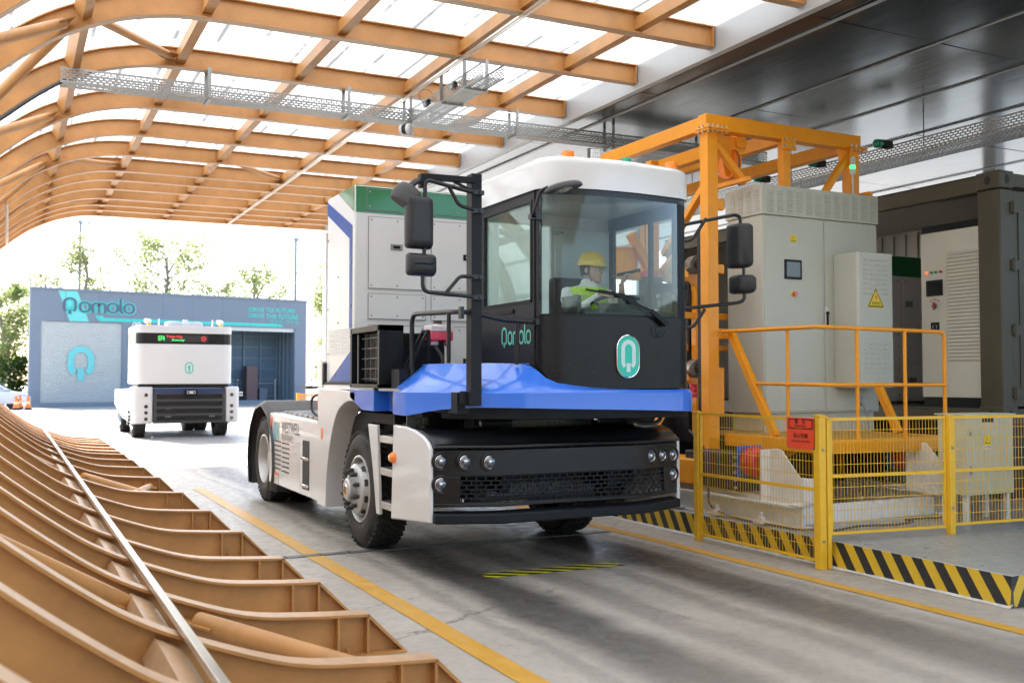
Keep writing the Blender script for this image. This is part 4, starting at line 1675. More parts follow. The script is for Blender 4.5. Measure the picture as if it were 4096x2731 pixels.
# right-hand mirrors on the cab's far corner
mb = MB()
YR = 6.76
mb.tube(fillet([(5.0, YR + .05, 2.785), (5.57, YR, 2.915), (5.625, YR, 2.90), (5.63, YR, 2.82)], .04), .0155, 10)
mb.tube(fillet([(5.26, YR, 2.86), (5.14, YR + .03, 2.675), (5.0, YR + .05, 2.645)], .05), .0145, 10)
mb.build("mirror_arm", M['black'], tr, smooth=50)
mb = MB()
mb.tube([(5.66, YR, 2.46), (5.66, YR, 2.39)], .0145, 10)
mb.build("mirror_link", M['black'], tr, smooth=50)
mb = MB()
mb.tube(fillet([(5.665, YR, 2.25), (5.665, YR, 2.18), (5.60, YR, 2.155), (5.0, YR + .05, 2.085)], .06), .0155, 10)
mb.tube(fillet([(5.24, YR, 2.09), (5.145, YR + .03, 1.935), (5.0, YR + .05, 1.925)], .05), .0145, 10)
rarm = mb.build("mirror_arm", M['black'], tr, smooth=50)
mirror(5.565, 5.69, 2.455, 2.845, YR, -.9, tr, .12)
mirror(5.59, 5.72, 2.235, 2.40, YR, -.9, tr, .12)
# hand rails round the deck
mb = MB()
mb.tube(fillet([(2.97, 7.70, 1.42), (2.97, 7.72, 2.035), (3.0, 6.86, 2.005), (3.11, 6.80, 2.0)], .10), .02, 10)
mb.tube([(2.985, 6.98, 1.62), (2.985, 6.98, 2.0)], .017, 10)
mb.tube(fillet([(3.14, 6.79, 1.99), (3.34, 6.78, 1.95), (3.64, 6.76, 1.935)], .06), .02, 10)
mb.tube([(3.47, 6.79, 1.61), (3.47, 6.775, 1.94)], .017, 10)
mb.box(3.60, 3.65, 6.72, 6.78, 1.915, 1.96)
mb.box(3.0, 3.03, 6.79, 6.83, 1.95, 2.04)
mb.build("hand_rail", M['black'], tr, smooth=50)

# ---------------------------------------------------------------- coolant bottle
rs = MB()
rs.box(3.175, 3.385, 7.80, 7.98, 1.90, 1.955, mi=0)
rs.cyl((3.27, 7.89, 1.95), (3.27, 7.89, 1.97), .04, 14, mi=0)
rs.box(3.178, 3.382, 7.803, 7.977, 1.825, 1.899, mi=1)
rs.box(3.19, 3.26, 7.83, 7.93, 1.785, 1.824, mi=2)
rs.box(3.31, 3.345, 7.83, 7.90, 1.80, 1.824, mi=1)
bt = rs.build("coolant_bottle", [mat("milky plastic", (.72, .62, .60), .3, var=.05), mat("pink coolant", (.75, .07, .11), .25, var=.05), mat("pale pink plastic", (.75, .5, .5), .3, var=.05)], tr, bevel=.018)
mb = MB()
mb.cyl((3.27, 7.89, 1.968), (3.27, 7.89, 1.998), .036, 16)
mb.build("bottle_cap", M['plastic'], bt)
mb = MB()
mb.tube(catmull([(3.23, 7.86, 1.79), (3.25, 7.84, 1.75), (3.285, 7.82, 1.68), (3.29, 7.82, 1.56)], 5), .016)
mb.tube([(3.33, 7.85, 1.80), (3.33, 7.84, 1.785), (3.355, 7.83, 1.78)], .011)
mb.build("hose", M['plastic'], bt)
mb = MB()
for y in (7.84, 7.95):
    mb.beam((3.155, y, 1.90), (2.99, y, 1.58), .028, .02)
    mb.beam((3.165, y, 1.91), (3.165, y, 1.56), .025, .025, up=(1, 0, 0))
mb.box(3.15, 3.18, 7.83, 7.96, 1.89, 1.915)
mb.box(3.10, 3.17, 7.83, 7.86, 1.78, 1.80)
mb.build("bottle_bracket", M['satin'], tr)

# ---------------------------------------------------------------- cab
CX0, CX1, CYF, CYB = 3.63, 5.0, 6.56, 7.87


def cab_plan(k=0.0, ff=0.0):
    """outline from the near rear corner round the front to the far rear corner; k pushes outwards"""
    pts = [(CX0 - k, CYB)]
    pts += [(CX0 - k, 6.80)]
    r1 = .20
    for i in range(1, 7):
        a = R(180 + 82 * i / 6)
        pts.append((CX0 + r1 + (r1 + k) * math.cos(a), 6.80 + (r1 + k) * math.sin(a)))
    for t in (.2, .4, .6, .8):
        x = CX0 + .24 + (CX1 - CX0 - .46) * t
        pts.append((x, CYF + .02 - .035 * math.sin(math.pi * t) - k))
    r2 = .20
    for i in range(0, 7):
        a = R(278 + 82 * i / 6)
        pts.append((CX1 - r2 + (r2 + k) * math.cos(a), 6.78 + (r2 + k) * math.sin(a)))
    pts.append((CX1 + k, CYB))
    return pts


def wall(pl, z0, z1, i0, i1, t=.03, lean=0.0):
    """strip of the outline between two indices, given a thickness inwards"""
    mb = MB()
    seg = pl[i0:i1 + 1]
    cx = sum(p[0] for p in pl) / len(pl)
    inn = []
    for j, p in enumerate(seg):
        q0 = seg[max(j - 1, 0)]
        q1 = seg[min(j + 1, len(seg) - 1)]
        d = Vector((q1[0] - q0[0], q1[1] - q0[1])).normalized()
        n = Vector((-d.y, d.x))
        inn.append((p[0] + n.x * t, p[1] + n.y * t))
    rings = []
    for a, b_ in zip(seg, inn):
        rings.append([(a[0], a[1], z0), (a[0], a[1], z1), (b_[0], b_[1], z1), (b_[0], b_[1], z0)])
    mb.loft(rings)
    return mb


CP = cab_plan()
NL = len(CP)
iF0, iF1 = 2, NL - 2
cab = wall(cab_plan(.012), 1.425, 1.985, iF0, iF1).build("cab_front", M['black_cab'], tr, smooth=30)
wall(CP, 1.985, 2.0, iF0, iF1, .02).build("window_seal", M['satin'], cab, smooth=30)
wall(CP, 2.92, 2.99, iF0, iF1, .02).build("window_header", M['black'], cab, smooth=30)
wall(CP, 2.0, 2.92, iF0 + 0, iF1 - 6, .006).build("windscreen", M['wind'], tr, smooth=30)
wall(CP, 2.0, 2.92, iF1 - 6, iF1, .03).build("corner_pillar", M['satin'], cab, smooth=30)
# near side wall with its window
mb = MB()
x0, x1 = CX0, CX0 + .035
mb.box(x0, x1, 6.80, CYB, 1.42, 2.12)
mb.box(x0, x1, 6.80, CYB, 2.88, 2.99)
mb.box(x0 + .001, x1 - .001, 6.74, 6.83, 1.43, 2.985)
mb.box(x0 - .012, x1, 6.785, 6.80, 1.43, 2.985)
mb.box(x0, x1, 7.72, CYB, 2.12, 2.88)
mb.box(x0, x1, 6.83, 6.87, 2.12, 2.88)
side = mb.build("cab_side", M['char'], tr, bevel=.004)
mb = MB()
mb.box(x0 + .012, x0 + .016, 6.86, 7.73, 2.11, 2.89)
mb.build("side_window", M['side_glass'], side)
mb = MB()
mb.box(x0 - .006, x0 + .01, 6.84, 6.865, 2.10, 2.90)
mb.box(x0 - .006, x0 + .01, 6.84, 7.74, 2.095, 2.12)
mb.box(x0 - .012, x0, 7.15, 7.45, 2.03, 2.06)
mb.build("window_frame", M['satin'], side)
mb = MB()
mb.flat([[(p[0] * .103, p[1] * .112) for p in q] for q in word_logo(.17)], (CX0 - .004, 7.37, 1.775), RY, UP)
mb.build("side_lettering", mat("pale teal vinyl", (.13, .56, .40), .4, var=0), side, smooth=0)
mb = MB()
x0, x1 = CX1 - .035, CX1
mb.box(x0, x1, 6.80, CYB, 1.42, 2.05)
mb.box(x0, x1, 6.80, CYB, 2.86, 2.99)
mb.box(x0, x1, 7.76, CYB, 2.05, 2.86)
mb.box(x0, x1, 7.16, 7.20, 2.05, 2.86)
mb.box(x0, x1, 6.76, 6.85, 1.43, 2.985)
s2 = mb.build("cab_side", M['char'], tr, bevel=.004)
mb = MB()
mb.box(x0 + .015, x0 + .02, 6.84, 7.77, 2.04, 2.87)
mb.build("side_window", M['wind'], s2)
mb = MB()
mb.box(CX0 + .035, CX1 - .035, CYB - .035, CYB, 1.42, 2.0)
mb.box(CX0 + .035, CX1 - .035, CYB - .035, CYB, 2.88, 2.99)
mb.box(4.35, CX1 - .035, CYB - .035, CYB, 2.0, 2.88)
mb.box(CX0 + .035, CX0 + .10, CYB - .035, CYB, 2.0, 2.88)
s3 = mb.build("cab_back", M['white2'], tr)
mb = MB()
mb.box(CX0 + .09, 4.36, CYB - .02, CYB - .016, 1.99, 2.89)
mb.build("rear_window", M['side_glass'], s3)
# roof cap
mb = MB()
pl = cab_plan(.022)


def shr(k, z):
    cx, cy = (CX0 + CX1) / 2, 7.2
    return [(cx + (p[0] - cx) * k, cy + (p[1] - cy) * k, z) for p in pl]


mb.loft([shr(.97, 2.975), shr(1, 2.965), shr(1, 3.155), shr(.997, 3.175), shr(.986, 3.192), shr(.965, 3.202), shr(.93, 3.218), shr(.6, 3.238)])
mb.build("cab_roof", M['white'], tr, smooth=40)
for x, y, c_, nm in ((3.90, 6.75, 'amber', 'beacon'), (4.44, 6.74, 'greenlens', 'beacon'), (4.87, 6.72, 'amber', 'beacon')):
    mb = MB()
    mb.cyl((x, y, 3.19), (x, y, 3.218), .03, 14)
    mb.build("beacon_stem", M['white'], tr)
    r = .052 if c_ == 'amber' else .042
    z = 3.216
    mb = MB()
    mb.lathe([(r + .006, 0), (r + .006, .012), (r, .014)], (x, y, z), (0, 0, 1), 20, mi=1)
    mb.lathe([(r, .014), (r * .98, .06), (r * .9, .072), (0, .076)], (x, y, z), (0, 0, 1), 20, mi=0)
    mb.build(nm, [M[c_], M['satin']], tr)
mb = MB()
mb.box(4.155, 4.265, 6.84, 6.875, 3.262, 3.365, mi=0)
mb.box(4.165, 4.255, 6.828, 6.842, 3.272, 3.355, mi=1)
for i in range(5):
    for j in range(5):
        mb.sphere((4.175 + i * .0175, 6.827, 3.281 + j * .0165), .0085, 8, 6, mi=2)
mb.box(4.20, 4.22, 6.85, 6.87, 3.2, 3.265, mi=0)
mb.build("work_lamp", [M['plastic'], M['offwhite'], M['white2']], tr, bevel=.003)
# dome mirror over the corner
mb = MB()
dc = Vector((3.72, 6.50, 2.945))
dx = Vector((.92, -.30, .24)).normalized()
dn = Vector((-.12, .15, 1)).normalized()
dn = (dn - dx * dn.dot(dx)).normalized()
dy = dx.cross(dn)
rings = []
for h, k in ((-.020, .90), (-.012, 1.0), (.0, 1.0), (.016, .93), (.03, .75), (.038, .4)):
    rings.append([dc + dn * h + dx * (.15 * k * math.cos(t)) + dy * (.075 * k * math.sin(t)) for t in [2 * math.pi * q / 24 for q in range(24)]])
mb.loft(rings)
dm = mb.build("dome_mirror", M['plastic'], tr, smooth=50)
mb = MB()
mb.tube(fillet([(3.63, 6.58, 2.955), (3.585, 6.62, 2.93), (3.545, 6.66, 2.76), (3.60, 6.72, 2.74)], .03), .013, 10)
mb.box(3.55, 3.64, 6.70, 6.75, 2.725, 2.765)
mb.build("dome_mirror_arm", M['black'], dm)
mb = MB()
mb.lathe([(.075, .0), (.05, -.012), (0, -.016)], dc - dn * .016, dn, 20)
mb.build("mirror_glass", M['chrome'], dm)
# badge on the nose
mb = MB()
yb = CYF - .035
bx, bz = 4.31, 1.675


def pillring(w, h, y):
    return [(bx + p[0], y, bz + p[1]) for p in pill(0, 0, w, h, 12)]


mb.loft([pillring(.215, .34, yb + .02), pillring(.215, .34, yb - .006), pillring(.205, .33, yb - .010), pillring(.195, .32, yb - .006)], caps=False)
mb.build("badge_rim", M['chrome'], cab)
mb = MB()
mb.add(pillring(.198, .323, yb - .005), [tuple(reversed(range(26)))])
bd = mb.build("badge", M['teal'], cab, smooth=0)
mb = MB()
mb.flat(q_mark(.135, .235, .034), (bx, yb - .008, bz + .012), (1, 0, 0), UP)
mb.build("badge_mark", mat("pale badge inlay", (.55, .72, .70), .35, var=0), bd, smooth=0)
# wiper
mb = MB()
yw = CYF - .045
mb.beam((4.665, yw, 1.94), (4.52, yw - .005, 2.035), .035, .022, up=(0, 1, 0))
mb.beam((4.52, yw - .005, 2.035), (4.17, yw - .005, 2.165), .018, .012, up=(0, 1, 0))
mb.beam((4.17, yw - .005, 2.165), (4.09, yw, 2.165), .02, .014, up=(0, 1, 0))
mb.beam((3.93, yw + .012, 2.185), (4.42, yw + .008, 2.128), .014, .010, up=(0, 1, 0))
mb.beam((4.04, yw + .004, 2.178), (4.28, yw + .004, 2.15), .02, .012, up=(0, 1, 0))
mb.cyl((4.665, yw + .03, 1.94), (4.665, yw - .012, 1.94), .022, 12)
mb.tube([(4.61 + .045 * math.cos(a), yw + .005, 1.885 + .055 * math.sin(a)) for a in [R(150 + 20 * k) for k in range(12)]], .0035, 6)
mb.build("wiper", M['satin'], tr)
# inside: floor, dash, seat, wheel
mb = MB()
mb.box(CX0 + .04, CX1 - .04, 6.75, CYB - .04, 1.43, 1.45)
mb.build("cab_floor", M['satin'], tr)
mb = MB()
mb.prism([(6.68, 1.95), (6.68, 2.035), (6.80, 2.06), (7.0, 2.04), (7.06, 1.95), (7.06, 1.6), (6.75, 1.5)], 'x', 4.02, CX1 - .05)
mb.prism([(6.86, 2.05), (6.90, 2.115), (7.02, 2.13), (7.06, 2.09), (7.08, 2.0), (6.9, 2.0)], 'x', 4.36, 4.74)
mb.build("dashboard", mat("dash plastic", (.05, .06, .066), .55, var=.05), tr, bevel=.012)
mb = MB()
mb.box(CX1 - .09, CX1 - .04, 6.86, CYB - .05, 1.5, 2.03)
mb.box(4.38, CX1 - .04, CYB - .06, CYB - .036, 1.5, 2.87)
mb.build("cab_lining", M['floor_panel'], tr, bevel=.01)
mb = MB()
mb.box(4.22, 4.72, 7.26, 7.72, 1.72, 1.86)
mb.box(4.26, 4.68, 7.64, 7.74, 1.86, 2.40)
mb.box(4.36, 4.58, 7.4, 7.6, 1.45, 1.72)
mb.build("seat", M['satin'], tr, bevel=.04, seg=3)
mb = MB()
wc = Vector((4.53, 7.20, 2.095))
wn_ = Vector((0, .5, .86)).normalized()
wa = Vector((1, 0, 0))
wb = wn_.cross(wa)
mb.tube([wc + wa * .20 * math.cos(t) + wb * .20 * math.sin(t) for t in [2 * math.pi * k / 28 for k in range(29)]], .015, 8)
for a in (0, 120, 240):
    mb.beam(wc, wc + wa * .2 * math.cos(R(a + 90)) + wb * .2 * math.sin(R(a + 90)), .03, .015)
mb.cyl(wc, wc - wn_ * .35, .03, 12)
mb.build("steering_wheel", M['satin'], tr)
mb = MB()
mb.box(4.28, 4.36, 7.62, 7.70, 2.78, 2.80)
mb.tube([(4.95, 6.78, 2.05), (4.95, 6.78, 2.75)], .006)
mb.box(4.93, 4.95, 6.765, 6.80, 2.16, 2.2)
mb.tube([(4.87, 6.90, 2.05), (4.87, 6.90, 2.16)], .012)
mb.sphere((4.87, 6.90, 2.19), .028)
mb.build("cab_fittings", M['galv'], tr)
mb = MB()
for k in range(3):
    mb.tube(catmull([(4.55, 7.0 - .02 * k, 1.19), (4.68, 6.92 - .02 * k, 1.15 - .01 * k), (4.82, 6.92 - .02 * k, 1.135), (4.95, 7.0, 1.17), (5.0, 7.2, 1.2)], 5), .014)
mb.build("hose_bundle", M['plastic'], tr)
# driver's kit pocket: grey monitor on the dash
mb = MB()
mb.box(3.98, 4.02, 6.74, 7.0, 1.75, 2.16)
mb.build("control_panel", M['screen'], tr, bevel=.008)
# ================================================================ crane rails on the platform
def crane_rail(x, label, near):
    t = thing("crane_rail", label, "rail", (x, 12, PZ), "white crane rails on the platform")
    mb = MB()
    mb.box(x - .012, x + .012, near, 24, PZ + .015, .395)
    mb.box(x - .11, x + .11, near, 24, PZ + .001, PZ + .016)
    mb.box(x - .13, x + .13, near, 24, .395, .415)
    mb.box(x - .035, x + .035, near + .5, 24, .415, .45)
    mb.build("rail_beam", M['offwhite'], t, bevel=.003)
    mb = MB()
    mb.prism([(near + .42, .416), (near + .42, .87), (near + .26, .875), (near + .03, .65), (near - .06, .65), (near - .06, .416)], 'x', x - .006, x + .006)
    mb.box(x - .11, x + .11, near + .405, near + .42, .416, .87)
    mb.box(x - .13, x + .13, near - .065, near + .05, .416, .43)
    mb.box(x - .07, x + .07, near - .075, near - .055, .43, .648)
    mb.build("end_stop", M['offwhite'], t, bevel=.003)
    for k in range(4):
        mb = MB()
        y = near + .35 + k * .62
        mb.box(x - .21, x - .10, y - .06, y + .06, PZ + .017, PZ + .04)
        mb.box(x - .18, x - .13, y - .025, y + .025, PZ + .04, PZ + .075)
        mb.cyl((x - .155, y, PZ + .075), (x - .155, y, PZ + .115), .013, 8)
        mb.build("rail_clamp", M['white2'], t, bevel=.004)
    return t


crane_rail(6.12, "white steel crane rail with sloping end stop behind the warning sign fence", 6.56)
crane_rail(8.05, "white steel crane rail with end stop behind the middle yellow fence", 6.66)
mb = MB()
mb.box(6.26, 7.92, 6.72, 6.735, .215, .36)
mb.box(6.26, 7.92, 6.72, 6.80, .36, .372)
mb.box(6.26, 7.92, 6.72, 6.80, .211, .222)
tag(mb.build("tie_channel", M['offwhite'], bevel=.003), "white steel channel lying across between the two crane rails", "steel channel")
mb = MB()
mb.tube(catmull([(5.96, 7.95, 1.0), (5.97, 7.7, .8), (5.93, 7.62, .5), (5.95, 7.6, .30), (5.98, 7.3, PZ + .02), (5.95, 6.9, PZ + .02), (5.99, 6.5, PZ + .02), (6.2, 6.30, PZ + .02), (6.6, 6.38, PZ + .02), (6.9, 6.25, PZ + .03), (7.1, 6.25, PZ + .05), (7.3, 6.5, PZ + .02), (7.8, 6.45, PZ + .02)], 6), .010)
tag(mb.build("cable", M['plastic']), "thin black cable trailing over the platform edge behind the yellow fence", "cable")

# ================================================================ yellow gantry
ga = thing("gantry", "tall yellow box-section gantry frame with railed deck beside the truck", "gantry", (7.6, 9.5, .45))
Yc = 8.45
hs = .068


def col(x, y, z0, z1, h=hs, name="column"):
    mb = MB()
    mb.box(x - h, x + h, y - h, y + h, z0, z1)
    return mb.build(name, M['yellow'], ga, bevel=.006)


def beam(p, q, w=.12, h=.15, name="beam", up=(0, 0, 1)):
    mb = MB()
    mb.beam(p, q, w, h, up)
    return mb.build(name, M['yellow'], ga, bevel=.006)


col(6.615, Yc, .55, 4.14)
col(6.60, 12.6, .55, 4.14)
col(8.66, Yc, .95, 4.14)
col(8.66, 12.6, .95, 4.14)
col(7.66, Yc, 3.3, 4.14, .05, "hanger_post")
beam((6.53, Yc, 4.225), (8.76, Yc, 4.225), .136, .165)
beam((6.53, 12.6, 4.225), (8.76, 12.6, 4.225), .136, .165)
for x, z in ((6.615, 4.225), (7.12, 4.10), (7.70, 4.20), (8.66, 4.20)):
    beam((x, Yc + .07, z), (x, 12.53, z), .12, .15)
# bolted corner plates
for x in (6.615, 8.66):
    mb = MB()
    mb.box(x - .11, x + .19 if x < 7 else x + .13, Yc - .13, Yc + .10, 4.142, 4.158)
    mb.box(x - .11, x + .19 if x < 7 else x + .13, Yc - .13, Yc + .10, 4.118, 4.134)
    mb.build("corner_plate", M['yellow'], ga, bevel=.003)
mb = MB()
mb.box(7.66 - .10, 7.66 + .10, Yc - .09, Yc - .07, 4.03, 4.17)
mb.build("corner_plate", M['yellow'], ga, bevel=.003)
mb = MB()
for x in (6.615, 8.66):
    for dx, dy in ((-.09, -.11), (-.03, -.115), (.03, -.115), (.09, -.11), (.15, -.11), (-.095, .05), (-.095, -.02)):
        mb.cyl((x + dx, Yc + dy, 4.10), (x + dx, Yc + dy, 4.185), .009, 6)
        mb.cyl((x + dx, Yc + dy, 4.158), (x + dx, Yc + dy, 4.175), .016, 6)
for dx in (-.06, .06):
    for z in (4.07, 4.14):
        mb.cyl((7.66 + dx, Yc - .09, z), (7.66 + dx, Yc - .105, z), .014, 6)
mb.build("bolt", M['bolt'], ga)
# braces
beam((6.70, Yc, 4.02), (7.10, Yc, 3.62), .07, .07, "brace")
beam((8.60, Yc, 4.06), (8.24, Yc, 3.60), .07, .07, "brace")
beam((6.60, Yc + .05, 3.55), (6.60, 9.25, 2.90), .08, .07, "brace")
mb = MB()
mb.prism([(6.68, 4.14), (6.68, 3.96), (6.78, 3.94), (6.82, 4.04), (6.80, 4.14)], 'y', Yc - .02, Yc + .02)
mb.build("gusset", M['yellow'], ga)
mb = MB()
mb.prism([(8.60, 4.14), (8.60, 3.98), (8.5, 4.0), (8.46, 4.14)], 'y', Yc - .02, Yc + .02)
mb.build("gusset", M['yellow'], ga)
beam((7.02, 8.28, 3.635), (7.02, 8.95, 3.635), .06, .05, "crossbar")
beam((8.80, 8.28, 3.625), (8.80, 8.9, 3.625), .06, .05, "crossbar")
# cable sheave
mb = MB()
mb.prism([(6.82, 4.145), (7.20, 4.145), (7.20, 4.0), (7.06, 3.98), (6.99, 3.70), (6.92, 3.70)], 'y', Yc + .10, Yc + .115)
mb.box(7.06, 7.215, Yc + .10, Yc + .24, 4.06, 4.145)
mb.build("sheave_bracket", M['yellow'], ga, bevel=.004)
mb = MB()
mb.lathe([(.03, -.03), (.10, -.03), (.155, -.022), (.165, -.03), (.165, -.012), (.14, 0), (.165, .012), (.165, .03), (.155, .022), (.10, .03), (.03, .03)], (7.04, Yc + .18, 3.86), (1, .06, .0), 28)
mb.build("sheave", mat("orange sheave paint", (.80, .22, .015), .4, var=.08), ga)
mb = MB()
sa = Vector((0, -1, 0))
mb.tube([Vector((7.04, Yc + .18, 3.86)) + sa * .155 * math.cos(a) + Vector((0, 0, .155 * math.sin(a))) for a in [R(110 - 12 * k) for k in range(12)]] + [Vector((7.04, Yc + .02, 3.6))], .014)
mb.build("hoist_cable", M['plastic'], ga)
# moving carriage with rollers beside the near column
beam((6.80, 8.92, .9), (6.80, 8.92, 2.78), .085, .085, "carriage_mast", up=(0, 1, 0))
mb = MB()
mb.box(6.555, 6.585, Yc + .075, Yc + .13, .65, 3.1)
mb.build("guide_strip", M['dark'], ga)
for z in (2.735, 1.615):
    mb = MB()
    mb.prism([(6.60, z + .05), (6.60, z - .12), (6.70, z - .22), (6.8, z - .22), (6.8, z - .10)], 'y', 8.80, 8.86)
    mb.build("roller_bracket", M['yellow'], ga)
    mb = MB()
    mb.lathe([(0, -.065), (.085, -.065), (.098, -.05), (.1, -.03), (.1, .05), (0, .05)], (6.615, 8.70, z), (.25, 1, 0), 28, mi=0)
    mb.lathe([(0, -.075), (.035, -.075), (.045, -.0652)], (6.615, 8.70, z), (.25, 1, 0), 20, mi=1)
    for a in range(4):
        c = Vector((6.615, 8.70, z)) - Vector((.25, 1, 0)).normalized() * .075 + Vector((.022 * math.cos(R(a * 90 + 45)), 0, .022 * math.sin(R(a * 90 + 45))))
        mb.cyl(c, c - Vector((.0025, .01, 0)), .008, 6, mi=2)
    mb.build("roller", [mat("worn roller steel", (.20, .17, .14), .4, .5, var=.3, scale=30), M['dark'], M['bolt']], ga)
mb = MB()
for k in range(3):
    mb.cyl((6.60, 8.72, 1.30 + k * .05), (6.60, 8.72, 1.345 + k * .05), .042, 16)
mb.build("carriage_buffer", M['redlens'], ga)
for p, q in (((6.2, 8.85, 1.45), (6.55, 8.9, 1.55)), ((6.55, 8.9, 1.42), (6.15, 9.0, .8)), ((6.55, 8.95, 1.9), (6.9, 9.3, 1.5)), ((6.55, 8.9, 2.2), (7.4, 9.0, 2.2)), ((6.5, 9.0, 1.85), (7.6, 9.2, 1.85)), ((6.0, 9.1, 1.2), (7.2, 9.1, 1.2))):
    beam(p, q, .07, .07, "carriage_arm")
mb = MB()
mb.box(6.75, 7.15, 9.0, 9.6, .8, 2.6)
mb.box(6.2, 7.1, 9.3, 9.9, .55, 1.15)
mb.box(6.7, 7.1, 8.95, 9.0, 2.2, 2.5)
mb.build("drive_unit", M['dark'], ga, bevel=.02)
mb = MB()
mb.box(6.64, 6.78, Yc - .03, Yc + .03, 1.10, 1.62)
mb.box(6.66, 6.80, Yc - .03, Yc + .03, 3.3, 3.42)
mb.box(6.66, 6.80, Yc - .02, Yc + .02, 2.62, 2.72)
mb.box(6.67, 6.82, Yc - .05, Yc + .02, 1.92, 2.03)
mb.build("side_plate", M['yellow'], ga, bevel=.01)
# deck
dx0, dx1, dy0 = 6.78, 8.46, 7.03
beam((dx0, dy0 - .06, .865), (dx0, 8.38, .865), .07, .125, "deck_beam")
beam((dx0 + .04, dy0 - .02, .865), (dx1, dy0 - .02, .865), .07, .125, "deck_beam")
beam((dx1, dy0 + .02, .865), (dx1, 8.4, .865), .07, .125, "deck_beam")
mb = MB()
mb.box(dx0 + .036, dx1 - .036, dy0 + .02, 9.0, .90, .922)
mb.build("deck_plate", mat("worn yellow deck", (.52, .27, .04), .5, var=.2, scale=12, dirt=.4), ga)
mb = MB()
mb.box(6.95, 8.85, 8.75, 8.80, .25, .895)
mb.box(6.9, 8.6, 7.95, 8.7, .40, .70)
mb.build("underdeck_shade", M['dark'], ga)  # dark panels added under the deck in place of shade
# hoist frame seen through the cab windows
beam((6.62, 9.5, 2.72), (6.62, 9.5, 4.02), .11, .11, "hoist_post", up=(0, 1, 0))
beam((6.28, 9.45, 3.15), (6.54, 9.45, 2.74), .09, .09, "hoist_brace", up=(0, 1, 0))
beam((6.98, 9.45, 3.0), (6.70, 9.45, 2.72), .08, .08, "hoist_brace", up=(0, 1, 0))
beam((6.2, 9.5, 2.68), (7.1, 9.5, 2.68), .12, .10, "hoist_bar")
mb = MB()
mb.cyl((6.30, 9.62, 2.66), (6.30, 9.62, 2.98), .16, 24)
mb.cyl((6.30, 9.62, 2.98), (6.30, 9.62, 3.0), .18, 24)
mb.build("hoist_drum", M['yellow'], ga)
mb = MB()
mb.cyl((6.50, 9.40, 2.66), (6.50, 9.40, 2.72), .10, 22)
mb.build("hoist_pad", M['redlens'], ga)
mb = MB()
mb.box(6.42, 6.62, 9.3, 9.5, 2.3, 2.655)
mb.box(6.0, 6.42, 9.4, 9.6, 2.2, 2.45)
mb.box(6.62, 7.2, 9.4, 9.6, 2.45, 2.6)
mb.build("hoist_motor", M['dark'], ga, bevel=.01)
for p, q in (((6.80, 7.6, .80), (6.5, 8.2, .46)), ((7.3, 7.9, .80), (6.6, 7.9, .5)), ((8.46, 7.6, .80), (8.1, 8.2, .46))):
    beam(p, q, .07, .07, "deck_brace")
beam((6.80, 8.33, 1.985), (6.80, 7.66, .93), .085, .06, "rail_brace", up=(1, 0, 0))
beam((8.43, 7.88, 1.45), (8.43, 7.60, .93), .085, .06, "rail_brace", up=(1, 0, 0))
mb = MB()
mb.tube(fillet([(6.72, 8.36, 2.0), (6.79, dy0, 1.99), (dx1, dy0, 1.975), (dx1, dy0, .92)], .07), .020, 12)
mb.tube(fillet([(6.80, 8.0, 1.455), (6.79, dy0, 1.445), (dx1, dy0, 1.44)], .03), .018, 12)
mb.tube([(6.79, 7.47, .92), (6.79, 7.47, 1.99)], .018, 12)
for x in (7.26, 7.90):
    mb.tube([(x, dy0, .92), (x, dy0, 1.98)], .018, 12)
for x, y in ((6.79, 7.47), (7.26, dy0), (7.90, dy0), (dx1, dy0)):
    mb.sphere((x, y, 1.443), .027, 12, 8)
mb.build("guard_rail", M['yellow'], ga, smooth=60)
# end carriages on the rails, buffers
for x in (6.12, 8.05):
    mb = MB()
    mb.box(x - .10, x + .26, 7.32, 8.1, .47, .80)
    mb.box(x - .12, x + .12, 7.28, 7.32, .46, .815)
    mb.build("end_carriage", M['dark'], ga, bevel=.012)
    mb = MB()
    mb.box(x - .15, x + .15, 7.9, 8.75, .47, .72)
    mb.box(x - .05, x + .5, 8.36, 8.54, .5, .62)
    mb.build("carriage_box", M['yellow'], ga, bevel=.02)
    mb = MB()
    for k in range(5):
        mb.cyl((x - .12, 7.30, .50 + k * .07), (x - .135, 7.30, .50 + k * .07), .016, 8)
    mb.build("bolt", M['bolt'], ga)
    mb = MB()
    mb.box(x - .13, x + .15, 7.262, 7.279, .60, .885)
    mb.build("buffer_plate", M['bluepaint'], ga, bevel=.004)
    mb = MB()
    mb.lathe([(.105, 0), (.13, -.02), (.135, -.10), (.128, -.15), (.10, -.175), (0, -.18)], (x + .01, 7.262, .74), (0, 1, 0), 28)
    for a in range(0, 360, 30):
        for h in (-.05, -.10):
            mb.sphere((x + .01 + .133 * math.cos(R(a)), 7.262 + h, .74 + .133 * math.sin(R(a))), .014, 8, 6)
        mb.sphere((x + .01 + .07 * math.cos(R(a)), 7.262 - .175, .74 + .07 * math.sin(R(a))), .014, 8, 6)
    mb.build("buffer", M['red'], ga)
    mb = MB()
    mb.lathe([(0, -.04), (.09, -.04), (.11, -.03), (.11, .03), (.09, .04), (0, .04)], (x, 8.62, .47), (1, 0, 0), 24)
    mb.build("carriage_wheel", M['dark'], ga)

# ================================================================ grey control cabinet on the gantry deck
cb = thing("control_cabinet", "tall grey-green control cabinet with touch screen and louvred top box", "cabinet", (8.05, 8.6, .922))


